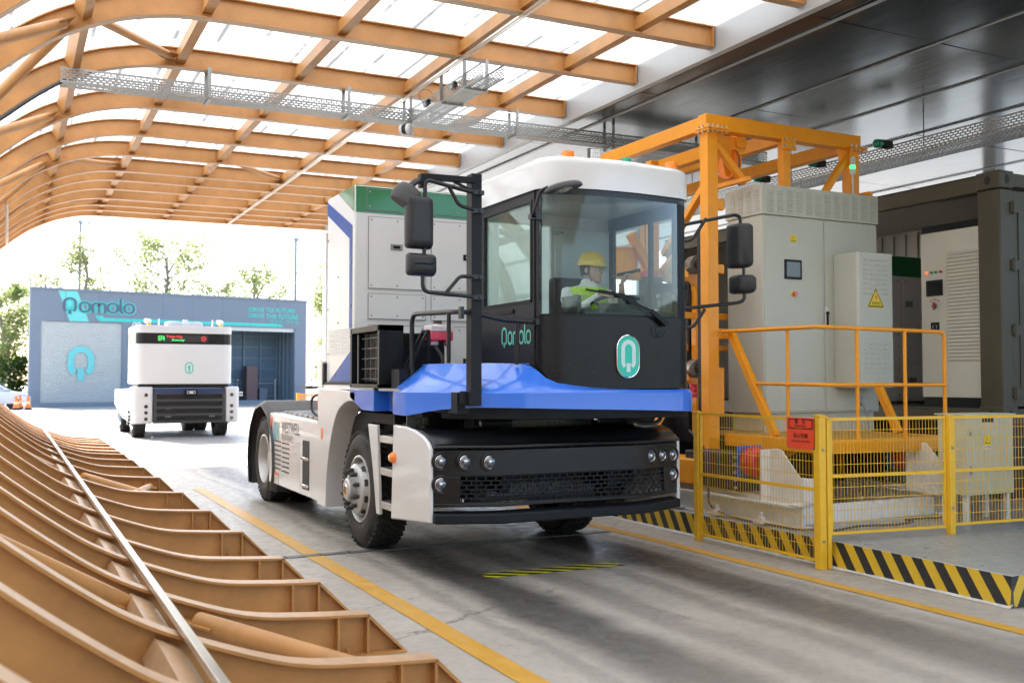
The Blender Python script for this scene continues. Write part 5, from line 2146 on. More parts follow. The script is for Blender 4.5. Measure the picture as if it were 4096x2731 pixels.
def louvres(mb, o, right, up, n, cols, rows, dx, dz, w, out=.009):
    o, right, up, n = Vector(o), Vector(right), Vector(up), Vector(n)
    for c in range(cols):
        for r in range(rows):
            p = o + right * (c * dx) - up * (r * dz)
            a, b_ = p - right * w / 2, p + right * w / 2
            h = up * .013
            ii = n * out
            mb.add([a + h, b_ + h, b_ + ii - h * .5, a + ii - h * .5, a - h * .7, b_ - h * .7], [(0, 3, 2, 1), (3, 4, 5, 2), (0, 4, 3), (1, 2, 5)])


mb = MB()
mb.box(7.205, 8.90, 8.30, 8.88, 1.13, 3.27)
mb.box(7.25, 8.86, 8.34, 8.86, .922, 1.131)
body = mb.build("cabinet_body", M['cabgrey'], cb, bevel=.006)
mb = MB()
mb.box(7.19, 8.915, 8.285, 8.895, 3.275, 3.60)
tb = mb.build("louvred_top", M['cabgrey'], cb, bevel=.006)
mb = MB()
louvres(mb, (7.305, 8.285, 3.545), (1, 0, 0), UP, (0, -1, 0), 12, 9, .138, .029, .075)
louvres(mb, (7.19, 8.36, 3.545), (0, 1, 0), UP, (-1, 0, 0), 4, 9, .135, .029, .075)
mb.build("louvre", M['cabgrey'], tb)
mb = MB()
mb.box(7.225, 8.065, 8.288, 8.302, 1.15, 3.255)
dr = mb.build("cabinet_door", M['cabgrey'], cb, bevel=.004)
mb = MB()
mb.box(8.088, 8.885, 8.288, 8.302, 1.15, 3.255)
mb.build("cabinet_door", M['cabgrey'], cb, bevel=.004)
mb = MB()
mb.box(7.50, 7.745, 8.278, 8.29, 2.585, 2.80, mi=0)
mb.box(7.525, 7.72, 8.275, 8.279, 2.61, 2.775, mi=1)
mb.build("touch_screen", [M['satin'], M['screen']], dr, bevel=.003)
mb = MB()
mb.cyl((7.63, 8.29, 2.425), (7.63, 8.282, 2.425), .034, 20, mi=1)
mb.cyl((7.63, 8.282, 2.425), (7.63, 8.262, 2.425), .014, 14, mi=0)
mb.cyl((7.63, 8.262, 2.425), (7.63, 8.245, 2.425), .024, 18, mi=0)
mb.build("emergency_stop", [M['redlens'], M['yellowsign']], dr)


def sticker(parent, x, y, z, w, h, words, tri=True):
    mb = MB()
    mb.box(x - w / 2, x + w / 2, y - .002, y, z - h / 2, z + h / 2, mi=0)
    mb.box(x - w / 2, x + w / 2, y - .0035, y - .001, z - h / 2 + h * .27, z + h / 2, mi=1)
    tz = z + h * .12
    q = w * .36
    mb.add([(x - q, y - .0045, tz - q * .75), (x + q, y - .0045, tz - q * .75), (x, y - .0045, tz + q)], [(0, 1, 2)], 2)
    q *= .78
    mb.add([(x - q, y - .0055, tz - q * .7), (x + q, y - .0055, tz - q * .7), (x, y - .0055, tz + q)], [(0, 1, 2)], 1)
    mb.add([(x + q * .1, y - .0065, tz + q * .55), (x - q * .28, y - .0065, tz - q * .05), (x + q * .05, y - .0065, tz), (x - q * .1, y - .0065, tz - q * .55), (x + q * .3, y - .0065, tz + q * .12), (x + q * .0, y - .0065, tz + q * .08)], [(0, 1, 2, 5), (2, 3, 4, 5)], 3)
    put_text(mb, words, (x - w * .38, y - .004, z - h / 2 + h * .10), (1, 0, 0), UP, w=w * .76, mi=2)
    return mb.build("warning_sticker", [M['white2'], M['yellowsign'], M['ink'], M['signred']], parent, smooth=0)


sticker(dr, 7.63, 8.287, 3.015, .09, .115, "当心触电")
mb = MB()
mb.box(8.075, 8.125, 8.275, 8.29, 2.10, 2.30, mi=0)
mb.box(8.09, 8.11, 8.255, 8.276, 2.09, 2.24, mi=1)
mb.cyl((8.10, 8.28, 2.23), (8.10, 8.25, 2.23), .018, 12, mi=1)
mb.build("door_handle", [M['white2'], M['satin']], cb, bevel=.004)
mb = MB()
mb.prism([(8.24, 7.93), (8.215, 7.955), (8.215, 8.287), (8.735, 8.287), (8.735, 7.93)], 'z', 1.405, 2.885)
sbx = mb.build("side_cabinet", M['cabgrey'], cb, bevel=.006)
mb = MB()
louvres(mb, (8.33, 7.93, 2.80), (1, 0, 0), UP, (0, -1, 0), 4, 8, .10, .052, .065)
louvres(mb, (8.33, 7.93, 1.88), (1, 0, 0), UP, (0, -1, 0), 4, 8, .10, .052, .065)
mb.build("louvre", M['cabgrey'], sbx)
mb = MB()
tx, tz, y = 8.475, 2.36, 7.928


def tri(q, yy, dz=0):
    return [(tx - q, yy, tz - q * .62 + dz), (tx + q, yy, tz - q * .62 + dz), (tx, yy, tz + q * 1.12 + dz)]


mb.add(tri(.132, y), [(0, 1, 2)], 0)
mb.add(tri(.118, y - .001), [(0, 1, 2)], 1)
mb.add(tri(.100, y - .002), [(0, 1, 2)], 0)
mb.flat([[(.012, .06), (-.02, .01), (.006, .012), (-.008, -.04), (.028, .022), (.004, .022)]], (tx, y - .003, tz + .02), (1, 0, 0), UP, mi=2)
put_text(mb, "有电危险", (tx - .062, y - .003, tz - .045), (1, 0, 0), UP, w=.124, bold=.01, mi=1)
put_text(mb, "DANGER ELECTRIC SHOCK", (tx - .072, y - .003, tz - .060), (1, 0, 0), UP, w=.144, mi=1)
mb.build("warning_triangle", [M['yellowsign'], M['ink'], M['signred']], sbx, smooth=0)
mb = MB()
mb.tube(catmull([(8.36, 8.1, 1.41), (8.37, 8.06, 1.28), (8.42, 8.02, 1.12), (8.44, 8.0, .93)], 6), .016)
mb.build("conduit", mat("grey conduit", (.30, .32, .38), .5), cb)
mb = MB()
mb.box(8.60, 8.625, 8.28, 8.29, 1.20, 1.30)
mb.build("cabinet_latch", M['satin'], cb)
# stack light
st = thing("stack_light", "slim white stack light with glowing green segment on the cabinet's right end", "signal light", (8.60, 8.36, 3.60))
mb = MB()
mb.cyl((8.60, 8.36, 3.60), (8.60, 8.36, 3.615), .04, 16)
mb.cyl((8.60, 8.36, 3.615), (8.60, 8.36, 3.84), .011, 10)
mb.cyl((8.60, 8.36, 3.84), (8.60, 8.36, 3.90), .032, 18)
mb.build("pole", M['white2'], st)
mb = MB()
mb.cyl((8.60, 8.36, 3.901), (8.60, 8.36, 3.945), .032, 18)
mb.build("lit_segment", mat("lit green segment", (.05, .7, .2), .3, var=0, emit=((.05, 1.0, .25), .55)), st)
mb = MB()
mb.cyl((8.60, 8.36, 3.946), (8.60, 8.36, 4.03), .032, 18)
mb.cyl((8.60, 8.36, 4.03), (8.60, 8.36, 4.045), .026, 18)
mb.build("unlit_segment", mat("unlit segment", (.55, .58, .56), .3, var=0), st)

# ================================================================ olive container, its charger and the spare pack
ct = thing("shipping_container", "olive shipping container with open long side standing on the platform", "container", (10.6, 10, .75))
cx0, cx1, cy0, cy1, cz0, cz1 = 9.40, 11.84, 7.07, 13.15, 1.02, 3.735
mb = MB()
mb.box(cx0 + .005, cx0 + .19, cy0 + .01, cy0 + .285, cz0 + .12, cz1 - .20)
mb.build("corner_post", M['olive'], ct, bevel=.012)
mb = MB()
mb.box(cx0 + .02, cx0 + .2, cy1 - .28, cy1, cz0 + .12, cz1 - .2)
mb.build("corner_post", M['olive'], ct, bevel=.012)


def casting(x, y, z):
    mb = MB()
    mb.box(x, x + .23, y, y + .30, z, z + .19, mi=0)
    ov = [(.02 * math.cos(t) * 1.5, .05 * math.sin(t) * (1.0)) for t in [2 * math.pi * k / 16 for k in range(16)]]
    mb.add([(x - .003, y + .15 + a * 1.3, z + .095 + b_) for a, b_ in ov], [tuple(reversed(range(16)))], 1)
    mb.add([(x + .115 + a * 1.2, y - .003, z + .095 + b_) for a, b_ in ov], [tuple(range(16))], 1)
    mb.build("corner_casting", [M['olive'], M['dark']], ct, bevel=.014)


casting(cx0, cy0, cz1 - .19)
casting(cx0, cy1 - .3, cz1 - .19)
casting(cx0, cy0, cz0)
mb = MB()
mb.box(cx0 + .02, cx0 + .10, cy0 + .28, cy1 - .28, cz1 - .20, cz1 - .012)
mb.build("top_rail", M['olive'], ct, bevel=.006)
mb = MB()
mb.box(cx0 + .02, cx0 + .12, cy0 + .28, cy1 - .28, cz0, cz0 + .14)
mb.build("bottom_rail", M['olive'], ct, bevel=.006)
mb = MB()
mb.box(cx0 + .23, cx1, cy0 + .03, cy0 + .13, cz1 - .16, cz1 - .015)
mb.build("end_frame", M['olive'], ct, bevel=.006)
mb = MB()
mb.box(cx0 + .23, cx1, cy0 + .03, cy0 + .13, cz0, cz0 + .16)
mb.build("end_frame", M['olive'], ct, bevel=.006)
for x0_, x1_ in ((cx0 + .235, 10.60), (10.62, cx1)):
    mb = MB()
    mb.box(x0_, x1_, cy0 + .075, cy0 + .115, cz0 + .18, cz1 - .19)
    mb.box(x0_ + .14, x1_ - .08, cy0 + .065, cy0 + .076, cz0 + .30, cz1 - .40)
    mb.build("container_door", M['olive'], ct, bevel=.006)
for z in (1.35, 2.02, 2.72, 3.34):
    mb = MB()
    mb.box(cx0 + .165, cx0 + .30, cy0 - .012, cy0 + .02, z - .055, z + .055)
    mb.cyl((cx0 + .20, cy0 - .012, z - .07), (cx0 + .20, cy0 - .012, z + .07), .018, 10)
    mb.build("door_hinge", M['olive'], ct, bevel=.004)
mb = MB()
mb.box(cx0 + .02, cx1, cy0 + .05, cy1, cz1 - .03, cz1 - .012)
mb.build("container_roof", M['olive'], ct)
mb = MB()
mb.box(cx0 + .10, cx1 - .03, cy0 + .14, cy1 - .05, cz1 - .07, cz1 - .04)
mb.box(cx1 - .03, cx1, cy0 + .14, cy1 - .02, cz0, cz1 - .03)
mb.box(cx0 + .2, cx1 - .03, cy1 - .04, cy1, cz0, cz1 - .03)
for k in range(26):
    y = cy0 + .3 + k * .22
    mb.box(cx1 - .055, cx1 - .03, y, y + .10, cz0 + .1, cz1 - .1)
mb.build("container_lining", mat("container lining", (.48, .46, .41), .35, .3, var=.05), ct)
mb = MB()
mb.box(cx0 + .05, cx1, cy0 + .14, cy1, cz0 + .10, cz0 + .16)
mb.build("container_floor", M['olive'], ct)
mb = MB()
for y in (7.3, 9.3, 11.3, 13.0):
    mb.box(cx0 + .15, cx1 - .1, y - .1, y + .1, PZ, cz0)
mb.box(cx0 + .6, cx1, 7.25, 13.1, PZ, cz0)  # solid dark block stands in for shade beneath the container
mb.build("support_and_backdrop", M['dark'], ct)
mb = MB()
mb.cyl((9.75, 8.6, 3.62), (9.75, 8.6, 3.66), .07, 18)
mb.cyl((9.75, 8.6, 3.585), (9.75, 8.6, 3.62), .05, 18)
mb.tube([(9.75, 7.6, 3.645), (9.75, 12.8, 3.645)], .012)
mb.box(9.62, 9.72, 7.45, 8.1, 3.56, 3.62)
mb.build("lamp_and_detector", M['galv'], ct)

lc = thing("charger_cabinet", "cream charger cabinet with wide louvres and a small display inside the container", "cabinet", (9.95, 7.9, 1.18))
mb = MB()
mb.box(9.58, 10.30, 7.46, 8.27, 1.29, 3.20)
lb = mb.build("charger_body", M['cabgrey2'], lc, bevel=.006)
mb = MB()
mb.box(9.60, 10.30, 7.46, 8.26, 1.18, 1.291)
mb.build("charger_plinth", M['satin'], lc)
mb = MB()
mb.prism([(8.27, 3.205), (8.24, 3.28), (7.46, 3.28), (7.46, 3.205)], 'x', 9.57, 10.3)
mb.build("charger_roof", M['satin'], lc, bevel=.01)
mb = MB()
for k in range(30):
    z = 2.93 - k * .0415
    mb.prism([(9.581, z + .02), (9.555, z - .014), (9.581, z - .014)], 'y', 7.47, 7.905)
mb.build("louvre", M['cabgrey2'], lb)
mb = MB()
for k, (c_, e) in enumerate((('lit', 0), ('greenlens', 0), ('greenlens', 0), ('red', 0))):
    mb.cyl((9.58, 8.185 - k * .066, 2.735), (9.565, 8.185 - k * .066, 2.735), .0155, 12, mi=k)
mb.build("indicator_lamp", [mat("lit red lamp", (.9, .1, .03), .3, var=0, emit=((1, .12, .03), .5)), M['greenlens'], M['greenlens'], M['red']], lb)
mb = MB()
mb.box(9.572, 9.581, 7.965, 8.195, 2.46, 2.645, mi=0)
mb.box(9.569, 9.573, 7.995, 8.165, 2.49, 2.615, mi=1)
mb.box(9.572, 9.581, 8.02, 8.135, 2.04, 2.155, mi=0)
mb.flat(ribbon([(.028 * math.cos(R(a)), .028 * math.sin(R(a))) for a in range(-50, 51, 20)], .006) + ribbon([(-.028 * math.cos(R(a)), .028 * math.sin(R(a))) for a in range(-50, 51, 20)], .006), (9.570, 8.078, 2.10), (0, -1, 0), UP, mi=2)
mb.build("display", [M['satin'], M['screen'], M['cabgrey']], lb)
mb = MB()
mb.cyl((9.58, 8.08, 2.345), (9.572, 8.08, 2.345), .032, 18, mi=1)
mb.cyl((9.572, 8.08, 2.345), (9.55, 8.08, 2.345), .022, 16, mi=0)
mb.box(9.545, 9.575, 8.076, 8.084, 2.30, 2.39, mi=1)
for a in (-45, -30, -10, 0, 10, 30, 45):
    mb.box(9.5775, 9.5805, 8.08 - .085 * math.sin(R(a)) - .008, 8.08 - .085 * math.sin(R(a)) + .008, 2.345 + .07 * math.cos(R(a)), 2.345 + .07 * math.cos(R(a)) + .012, mi=0)
mb.build("rotary_switch", [M['red'], M['galv']], lb)

b2 = thing("spare_battery_pack", "white battery pack with green top band stored inside the container", "battery pack", (10.7, 9.95, 1.18))
mb = MB()
mb.box(9.75, 11.6, 9.50, 10.45, 1.20, 3.14)
bb = mb.build("pack_body", M['white2'], b2, bevel=.015)
mb = MB()
mb.box(9.765, 11.585, 9.494, 9.505, 2.87, 3.13)
mb.build("green_band", M['green'], bb)
mb = MB()
for x0_, x1_, z0_, z1_ in ((9.8, 10.6, 2.05, 2.84), (10.65, 11.5, 2.05, 2.84), (9.8, 10.6, 1.72, 1.98), (10.65, 11.5, 1.72, 1.98), (9.8, 10.6, 1.25, 1.66), (10.65, 11.5, 1.25, 1.66)):
    mb.box(x0_, x1_, 9.488, 9.503, z0_, z1_, mi=0)
    for sx in (x0_ + .05, x1_ - .05):
        for sz in (z0_ + .04, z1_ - .04):
            mb.cyl((sx, 9.488, sz), (sx, 9.483, sz), .011, 8, mi=1)
mb.build("hatch", [M['white2'], M['satin']], bb, bevel=.004)
for x, z in ((10.75, 2.5), (10.8, 1.48), (9.95, 2.5)):
    mb = MB()
    mb.box(x - .065, x + .065, 9.475, 9.49, z - .04, z + .04)
    mb.build("latch", M['galv'], bb, bevel=.003)


# ================================================================ yellow mesh fences
def fence(label, p, q, zb, zt, posts, mid=True, name="mesh_fence", pz=0.0, wire=.0345):
    """welded mesh panel between two points with square posts"""
    p, q = Vector(p), Vector(q)
    d = (q - p).normalized()
    L = (q - p).length
    s = Vector((d.y, -d.x, 0))
    t = thing(name, label, "fence", (p.x, p.y, pz), "yellow mesh fence panels by the platform")
    mb = MB()
    for zz, h in ((zt, .024), (zb, .02)):
        mb.beam((p.x, p.y, zz), (q.x, q.y, zz), .022, h)
    for e in (p + d * .006, q - d * .006):
        mb.beam((e.x, e.y, zb), (e.x, e.y, zt), .012, .02, up=(1, 0, 0))
    mb.build("panel_frame", M['fence'], t)
    if mid:
        mb = MB()
        zm = zb + (zt - zb) * .5
        mb.beam((p.x, p.y, zm), (q.x, q.y, zm), .022, .026)
        mb.build("mid_rail", M['fence'], t)
    mb = MB()
    n = int(L / wire)
    for k in range(1, n):
        c = p + d * (L * k / n)
        mb.beam((c.x, c.y, zb), (c.x, c.y, zt), .0030, .0030, up=(1, 0, 0))
    nh = 10
    for k in range(1, nh):
        z = zb + (zt - zb) * k / nh
        if k == nh // 2:
            continue
        mb.beam((p.x + s.x * .004, p.y + s.y * .004, z), (q.x + s.x * .004, q.y + s.y * .004, z), .004, .0045)
    mb.build("wire_mesh", M['fence'], t, smooth=0)
    for x, y, z0, z1, w in posts:
        mb = MB()
        mb.box(x - w, x + w, y - w, y + w, z0, z1)
        mb.box(x - w - .004, x + w + .004, y - w - .004, y + w + .004, z1, z1 + .012)
        mb.box(x - w * .5, x + w * .5, y - w * .5, y + w * .5, z1 + .012, z1 + .02)
        ps = mb.build("post", M['fence'], t, bevel=.005)
        if w > .025:
            mb = MB()
            for z in (z0 + .22, z1 - .26):
                mb.cyl((x, y - w, z), (x, y - w - .008, z), .011, 10)
            mb.build("post_bolt", M['galv'], ps)
    return t


fence("yellow mesh fence panel carrying the red warning sign along the kerb", (5.75, 7.50, 0), (5.75, 6.02, 0), .065, 1.175, [(5.75, 7.535, 0, 1.185, .03), (5.755, 5.975, 0, 1.20, .033)])
fence("yellow mesh gate panel hung between the kerb post and the platform post", (5.845, 5.955, 0), (6.985, 5.815, PZ), .275, 1.18, [(5.82, 5.958, 0, 1.18, .02)], wire=.033)
fence("yellow mesh fence panel in front of the low electrical box at the right edge", (7.07, 5.80, PZ), (8.9, 5.62, PZ), .29, 1.18, [(7.03, 5.805, PZ, 1.185, .028), (8.93, 5.61, PZ, 1.185, .028)], pz=PZ)

sg = thing("warning_sign", "red-orange warning sign with black Chinese and English lettering on the fence", "sign", (5.735, 6.15, .94))
mb = MB()
mb.box(5.722, 5.730, 5.99, 6.315, .935, 1.19, mi=0)
plate = mb.build("sign_plate", M['signred'], sg, bevel=.004)
mb = MB()
xs_ = 5.7195
RS = (0, -1, 0)
yl = 6.30


def sy(f):
    return yl - f * .295


def rect(mb, f0, f1, z0, z1, x, mi):
    mb.add([(x, sy(f0), z0), (x, sy(f1), z0), (x, sy(f1), z1), (x, sy(f0), z1)], [(0, 1, 2, 3)], mi)


rect(mb, .04, .96, 1.098, 1.178, xs_, 0)
mb.add([(xs_ - .001, sy(a), z) for a, z in ((.07, 1.108), (.50, 1.101), (.93, 1.108), (.93, 1.168), (.50, 1.175), (.07, 1.168))], [tuple(range(6))], 1)
put_text(mb, "警   告", (xs_ - .002, sy(.28), 1.139), RS, UP, w=.125, bold=.012, mi=0)
put_text(mb, "WARNING", (xs_ - .002, sy(.27), 1.110), RS, UP, w=.132, h=.022, mi=0)
put_text(mb, "当心车辆", (xs_ - .001, sy(.23), 1.024), RS, UP, w=.162, bold=.012, mi=0)
put_text(mb, "LOOK OUT FOR CARS", (xs_ - .001, sy(.16), .990), RS, UP, w=.20, h=.0165, bold=.006, mi=0)
mb.build("sign_lettering", [M['ink'], M['signred']], plate, smooth=0)
mb = MB()
for f_, z in ((.02, 1.18), (.98, 1.18), (.02, .945), (.98, .945)):
    mb.cyl((5.722, sy(f_), z), (5.717, sy(f_), z), .006, 8)
mb.build("rivet", M['galv'], sg)

eb = thing("electrical_box", "low cream electrical box with yellow sticker standing behind the right fence", "electrical box", (8.0, 6.25, PZ))
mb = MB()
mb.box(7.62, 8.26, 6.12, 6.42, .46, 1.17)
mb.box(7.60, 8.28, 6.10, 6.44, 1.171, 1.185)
bx_ = mb.build("box_body", mat("mesh tinted box paint", (.50, .49, .35), .45, var=.04), eb, bevel=.006)  # yellow cast of the mesh in front is put into the colour
for x in (7.66, 8.20):
    for y in (6.16, 6.38):
        mb = MB()
        mb.box(x - .02, x + .02, y - .02, y + .02, PZ, .46)
        mb.build("box_leg", M['cabgrey2'], eb)
mb = MB()
for z in (1.01, .70, .66):
    mb.cyl((7.68, 6.12, z), (7.68, 6.112, z), .02, 14)
mb.build("lock", M['galv'], bx_)
mb = MB()
mb.box(7.84, 7.99, 6.116, 6.121, 1.11, 1.145)
mb.build("vent", M['dark'], bx_)
sticker(bx_, 7.90, 6.119, .93, .10, .125, "当心触电")

# ================================================================ the driver
pe = thing("person", "person in yellow hard hat and hi-vis vest at the wheel speaking into a handset", "person", (4.47, 7.45, 1.86))


def limb(mb, pts, rad, n=12, mi=0, sq=1.0):
    P = [Vector(p) for p in pts]
    rings = []
    nrm = None
    for i, p in enumerate(P):
        d = (P[min(i + 1, len(P) - 1)] - P[max(i - 1, 0)]).normalized()
        if nrm is None:
            nrm = d.orthogonal().normalized()
        nrm = (nrm - d * nrm.dot(d)).normalized()
        bn = d.cross(nrm)
        rings.append([p + (nrm * math.cos(t) + bn * math.sin(t) * sq) * rad[i] for t in [2 * math.pi * k / n for k in range(n)]])
    mb.loft(rings, mi)


def ell(c, a, b_, n=16, rot=0.0):
    return [(c[0] + a * math.cos(t) * math.cos(rot) - b_ * math.sin(t) * math.sin(rot), c[1] + a * math.cos(t) * math.sin(rot) + b_ * math.sin(t) * math.cos(rot), c[2]) for t in [2 * math.pi * k / n for k in range(n)]]


body = MB()
# trunk from the seat to the neck, leaning towards the wheel; then thighs, shins, arms
tc_ = [((4.47, 7.50, 1.87), .17, .125), ((4.47, 7.49, 1.96), .175, .125), ((4.47, 7.46, 2.06), .165, .115), ((4.465, 7.42, 2.16), .19, .12), ((4.46, 7.39, 2.24), .205, .11), ((4.46, 7.375, 2.285), .17, .09), ((4.465, 7.36, 2.31), .085, .07)]
body.loft([ell(c, a, b_, 20) for c, a, b_ in tc_], 0)
for s in (-1, 1):
    limb(body, [(4.47 + s * .09, 7.50, 1.92), (4.47 + s * .11, 7.25, 1.93), (4.47 + s * .12, 7.08, 1.90), (4.47 + s * .12, 7.05, 1.70), (4.47 + s * .12, 7.08, 1.50)], [.085, .08, .06, .05, .04], 12, 1)
    limb(body, [(4.47 + s * .12, 7.12, 1.475), (4.47 + s * .12, 6.98, 1.47), (4.47 + s * .12, 6.88, 1.465)], [.04, .04, .025], 10, 1)
LA = [(4.28, 7.40, 2.25), (4.245, 7.36, 2.18), (4.24, 7.30, 2.05), (4.33, 7.17, 2.13), (4.40, 7.10, 2.205)]
limb(body, LA, [.06, .058, .048, .038, .027], 12, 0)
RA = [(4.655, 7.40, 2.25), (4.70, 7.36, 2.16), (4.72, 7.27, 2.06), (4.66, 7.15, 2.15), (4.63, 7.10, 2.21)]
limb(body, RA, [.06, .058, .048, .040, .033], 12, 0)
# bare forearm above the rolled cuff
limb(body, [(4.63, 7.10, 2.21), (4.612, 7.075, 2.265), (4.60, 7.06, 2.295)], [.029, .025, .024], 12, 2)
# neck and head turned to the far window
hc = Vector((4.475, 7.33, 2.44))
fd = Vector((.50, -.86, -.05)).normalized()
sdv = Vector((-fd.y, fd.x, 0)).normalized()
upv = sdv.cross(fd) * -1
if upv.z < 0:
    upv = -upv
limb(body, [(4.465, 7.36, 2.295), (4.475, 7.345, 2.345), (4.478, 7.335, 2.40)], [.06, .053, .055], 14, 2)
hr = []
prof_h = [(-.115, .030, .028, .052), (-.105, .052, .042, .040), (-.085, .068, .058, .022), (-.055, .080, .068, .010), (-.02, .090, .074, .002), (.015, .096, .077, -.004), (.05, .096, .077, -.008), (.085, .085, .068, -.010), (.11, .06, .048, -.010), (.122, .02, .018, -.010)]
for h, a, b_, sh in prof_h:
    ring = []
    for k in range(20):
        t = 2 * math.pi * k / 20
        ring.append(hc + upv * h + fd * (a * math.cos(t) + sh) + sdv * (b_ * math.sin(t)))
    hr.append(ring)
body.loft(hr, 2)


def hp(f, s, u):
    return hc + fd * f + sdv * s + upv * u


body.loft([[hp(.082, .010, .012), hp(.082, -.010, .012), hp(.080, -.011, .004), hp(.080, .011, .004)], [hp(.097, .010, -.014), hp(.097, -.010, -.014), hp(.088, -.012, -.03), hp(.088, .012, -.03)], [hp(.109, .009, -.026), hp(.109, -.009, -.026), hp(.088, -.014, -.036), hp(.088, .014, -.036)]], 2)
body.loft([[hp(.083, .022, -.060), hp(.083, -.022, -.060), hp(.078, -.02, -.068), hp(.078, .02, -.068)], [hp(.091, .018, -.062), hp(.091, -.018, -.062), hp(.086, -.016, -.070), hp(.086, .016, -.070)]], 3)
for s in (-1, 1):
    body.sphere(tuple(hp(.076, s * .031, .012)), .0115, 10, 8, mi=4)
    body.sphere(tuple(hp(.085, s * .032, .012)), .005, 8, 6, mi=5)
    body.obox(hp(.086, s * .032, .030), sdv * .015, fd * .004, upv * .0028, 5)
    e = [hp(-.006 + .016 * math.cos(t), s * .077, -.012 + .026 * math.sin(t)) for t in [2 * math.pi * k / 12 for k in range(12)]]
    e2 = [hp(-.010 + .014 * math.cos(t), s * .088, -.010 + .023 * math.sin(t)) for t in [2 * math.pi * k / 12 for k in range(12)]]
    body.loft([e, e2], 2)


def hand(mb, w, d, side, palm, curl, grip=None):
    """palm, four fingers of different lengths and a thumb from the palm's side"""
    w, d, side, palm = Vector(w), Vector(d).normalized(), Vector(side).normalized(), Vector(palm).normalized()
    limb(mb, [w, w + d * .03, w + d * .075], [.024, .034, .036], 12, 2, .5)
    for k, (off, ln) in enumerate(((-.028, .062), (-.009, .072), (.010, .067), (.028, .052))):
        b0 = w + d * .075 + side * off
        c1 = curl + .08 * k
        p1 = b0 + (d * math.cos(c1 * .5) + palm * math.sin(c1 * .5)) * ln * .45
        p2 = p1 + (d * math.cos(c1 * 1.2) + palm * math.sin(c1 * 1.2)) * ln * .33
        p3 = p2 + (d * math.cos(c1 * 1.8) + palm * math.sin(c1 * 1.8)) * ln * .25
        limb(mb, [b0 - d * .015, b0, p1, p2, p3], [.008, .0095, .0088, .008, .006], 8, 2)
    t0 = w + d * .025 - side * .028
    limb(mb, [t0, t0 - side * .022 + d * .022 + palm * .008, t0 - side * .022 + d * .05 + palm * .02, t0 - side * .012 + d * .07 + palm * .028], [.013, .011, .0095, .007], 8, 2)


hand(body, (4.60, 7.06, 2.295), (.30, -.25, .95), (-.62, -.74, .0), (.6, -.72, -.3), 1.05)
hand(body, (4.40, 7.10, 2.205), (.80, -.55, .10), (.35, .65, .1), (.15, -.35, -.9), 1.0)
pb = body.build("person_body", [M['cloth'], M['trousers'], M['skin'], mat("lips", (.45, .17, .14), .5, var=0), mat("eye white", (.7, .7, .68), .3, var=0), M['hair']], pe, smooth=60)
mb = MB()
vs = [(c, a * 1.06 + .008, b_ * 1.08 + .008) for c, a, b_ in tc_[1:6]]
rings = [ell(c, a, b_, 20) for c, a, b_ in vs]
mb.loft(rings, 0, caps=False)
mb.loft([ell((4.45, 7.40, 2.205), .214, .128, 20), ell((4.45, 7.40, 2.235), .216, .126, 20)], 1, caps=False)
mb.build("vest", [M['vest'], M['galv']], pe, smooth=60)
mb = MB()
mb.loft([ell((4.465, 7.36, 2.285), .105, .088, 18), ell((4.468, 7.352, 2.32), .088, .08, 18), ell((4.47, 7.345, 2.355), .078, .072, 18), ell((4.47, 7.345, 2.36), .06, .055, 18)], caps=False)
mb.build("collar", M['cloth'], pe, smooth=60)
mb = MB()
rings = []
for h, k in ((.035, 1.0), (.05, 1.0), (.085, .93), (.115, .78), (.14, .52), (.15, .25), (.152, .02)):
    rings.append([hc + upv * h + fd * (.120 * k * math.cos(t) - .008) + sdv * (.100 * k * math.sin(t)) for t in [2 * math.pi * q / 28 for q in range(28)]])
mb.loft(rings, 0)
brim = []
for k, h in ((1.0, .042), (1.08, .036), (1.09, .031), (1.0, .034)):
    brim.append([hc + upv * (h - .010 * max(0, math.cos(t)) * (k > 1.02)) + fd * (.120 * k * math.cos(t) - .008 + (.036 if k > 1.02 else 0) * max(0, math.cos(t))) + sdv * (.100 * k * math.sin(t)) for t in [2 * math.pi * q / 28 for q in range(28)]])
mb.loft(brim, 0, caps=False)
for o_ in (-.022, 0, .022):
    mb.tube([hc + upv * (.05 + .103 * math.sin(R(a))) + fd * (.118 * math.cos(R(a)) - .008) + sdv * o_ for a in range(15, 166, 15)], .008, 6)
mb.build("hard_hat", M['hat'], pe, smooth=60)
mb = MB()
for s in (-1, 1):
    mb.tube([hp(.0, s * .088, .04), hp(.012, s * .082, -.03), hp(.03, s * .066, -.09), hp(.04, s * .03, -.122), hp(.042, 0, -.126)], .005, 6)
mb.build("chin_strap", M['plastic'], pe)
mb = MB()
for s in (-1, 1):
    mb.tube([hp(.100, s * (.034 + .024 * math.cos(t)), .008 + .019 * math.sin(t)) for t in [2 * math.pi * q / 16 for q in range(17)]], .0022, 6)
    mb.tube([hp(.098, s * .058, .014), hp(.05, s * .078, .016), hp(-.01, s * .085, .014)], .002, 6)
mb.tube([hp(.101, -.01, .012), hp(.103, 0, .014), hp(.101, .01, .012)], .002, 6)
mb.build("spectacles", M['plastic'], pe)
mb = MB()
mb.loft([[hp(a * math.cos(t) - .012, b_ * math.sin(t), u) for t in [R(70 + 220 * q / 14) for q in range(15)]] for u, a, b_ in ((-.05, .085, .078), (.0, .098, .083), (.04, .100, .085))], closed=False)
mb.build("hair", M['hair'], pe, smooth=60)
rd = thing("handset", "small dark radio handset held near the driver's mouth", "radio", (4.80, 7.02, 2.40))
mb = MB()
mb.beam((4.555, 7.055, 2.372), (4.73, 6.965, 2.415), .022, .028)
mb.build("handset_body", M['satin'], rd, bevel=.006)
mb = MB()
mb.beam((4.555, 7.055, 2.372), (4.515, 7.075, 2.362), .012, .012)
mb.build("antenna", M['plastic'], rd)
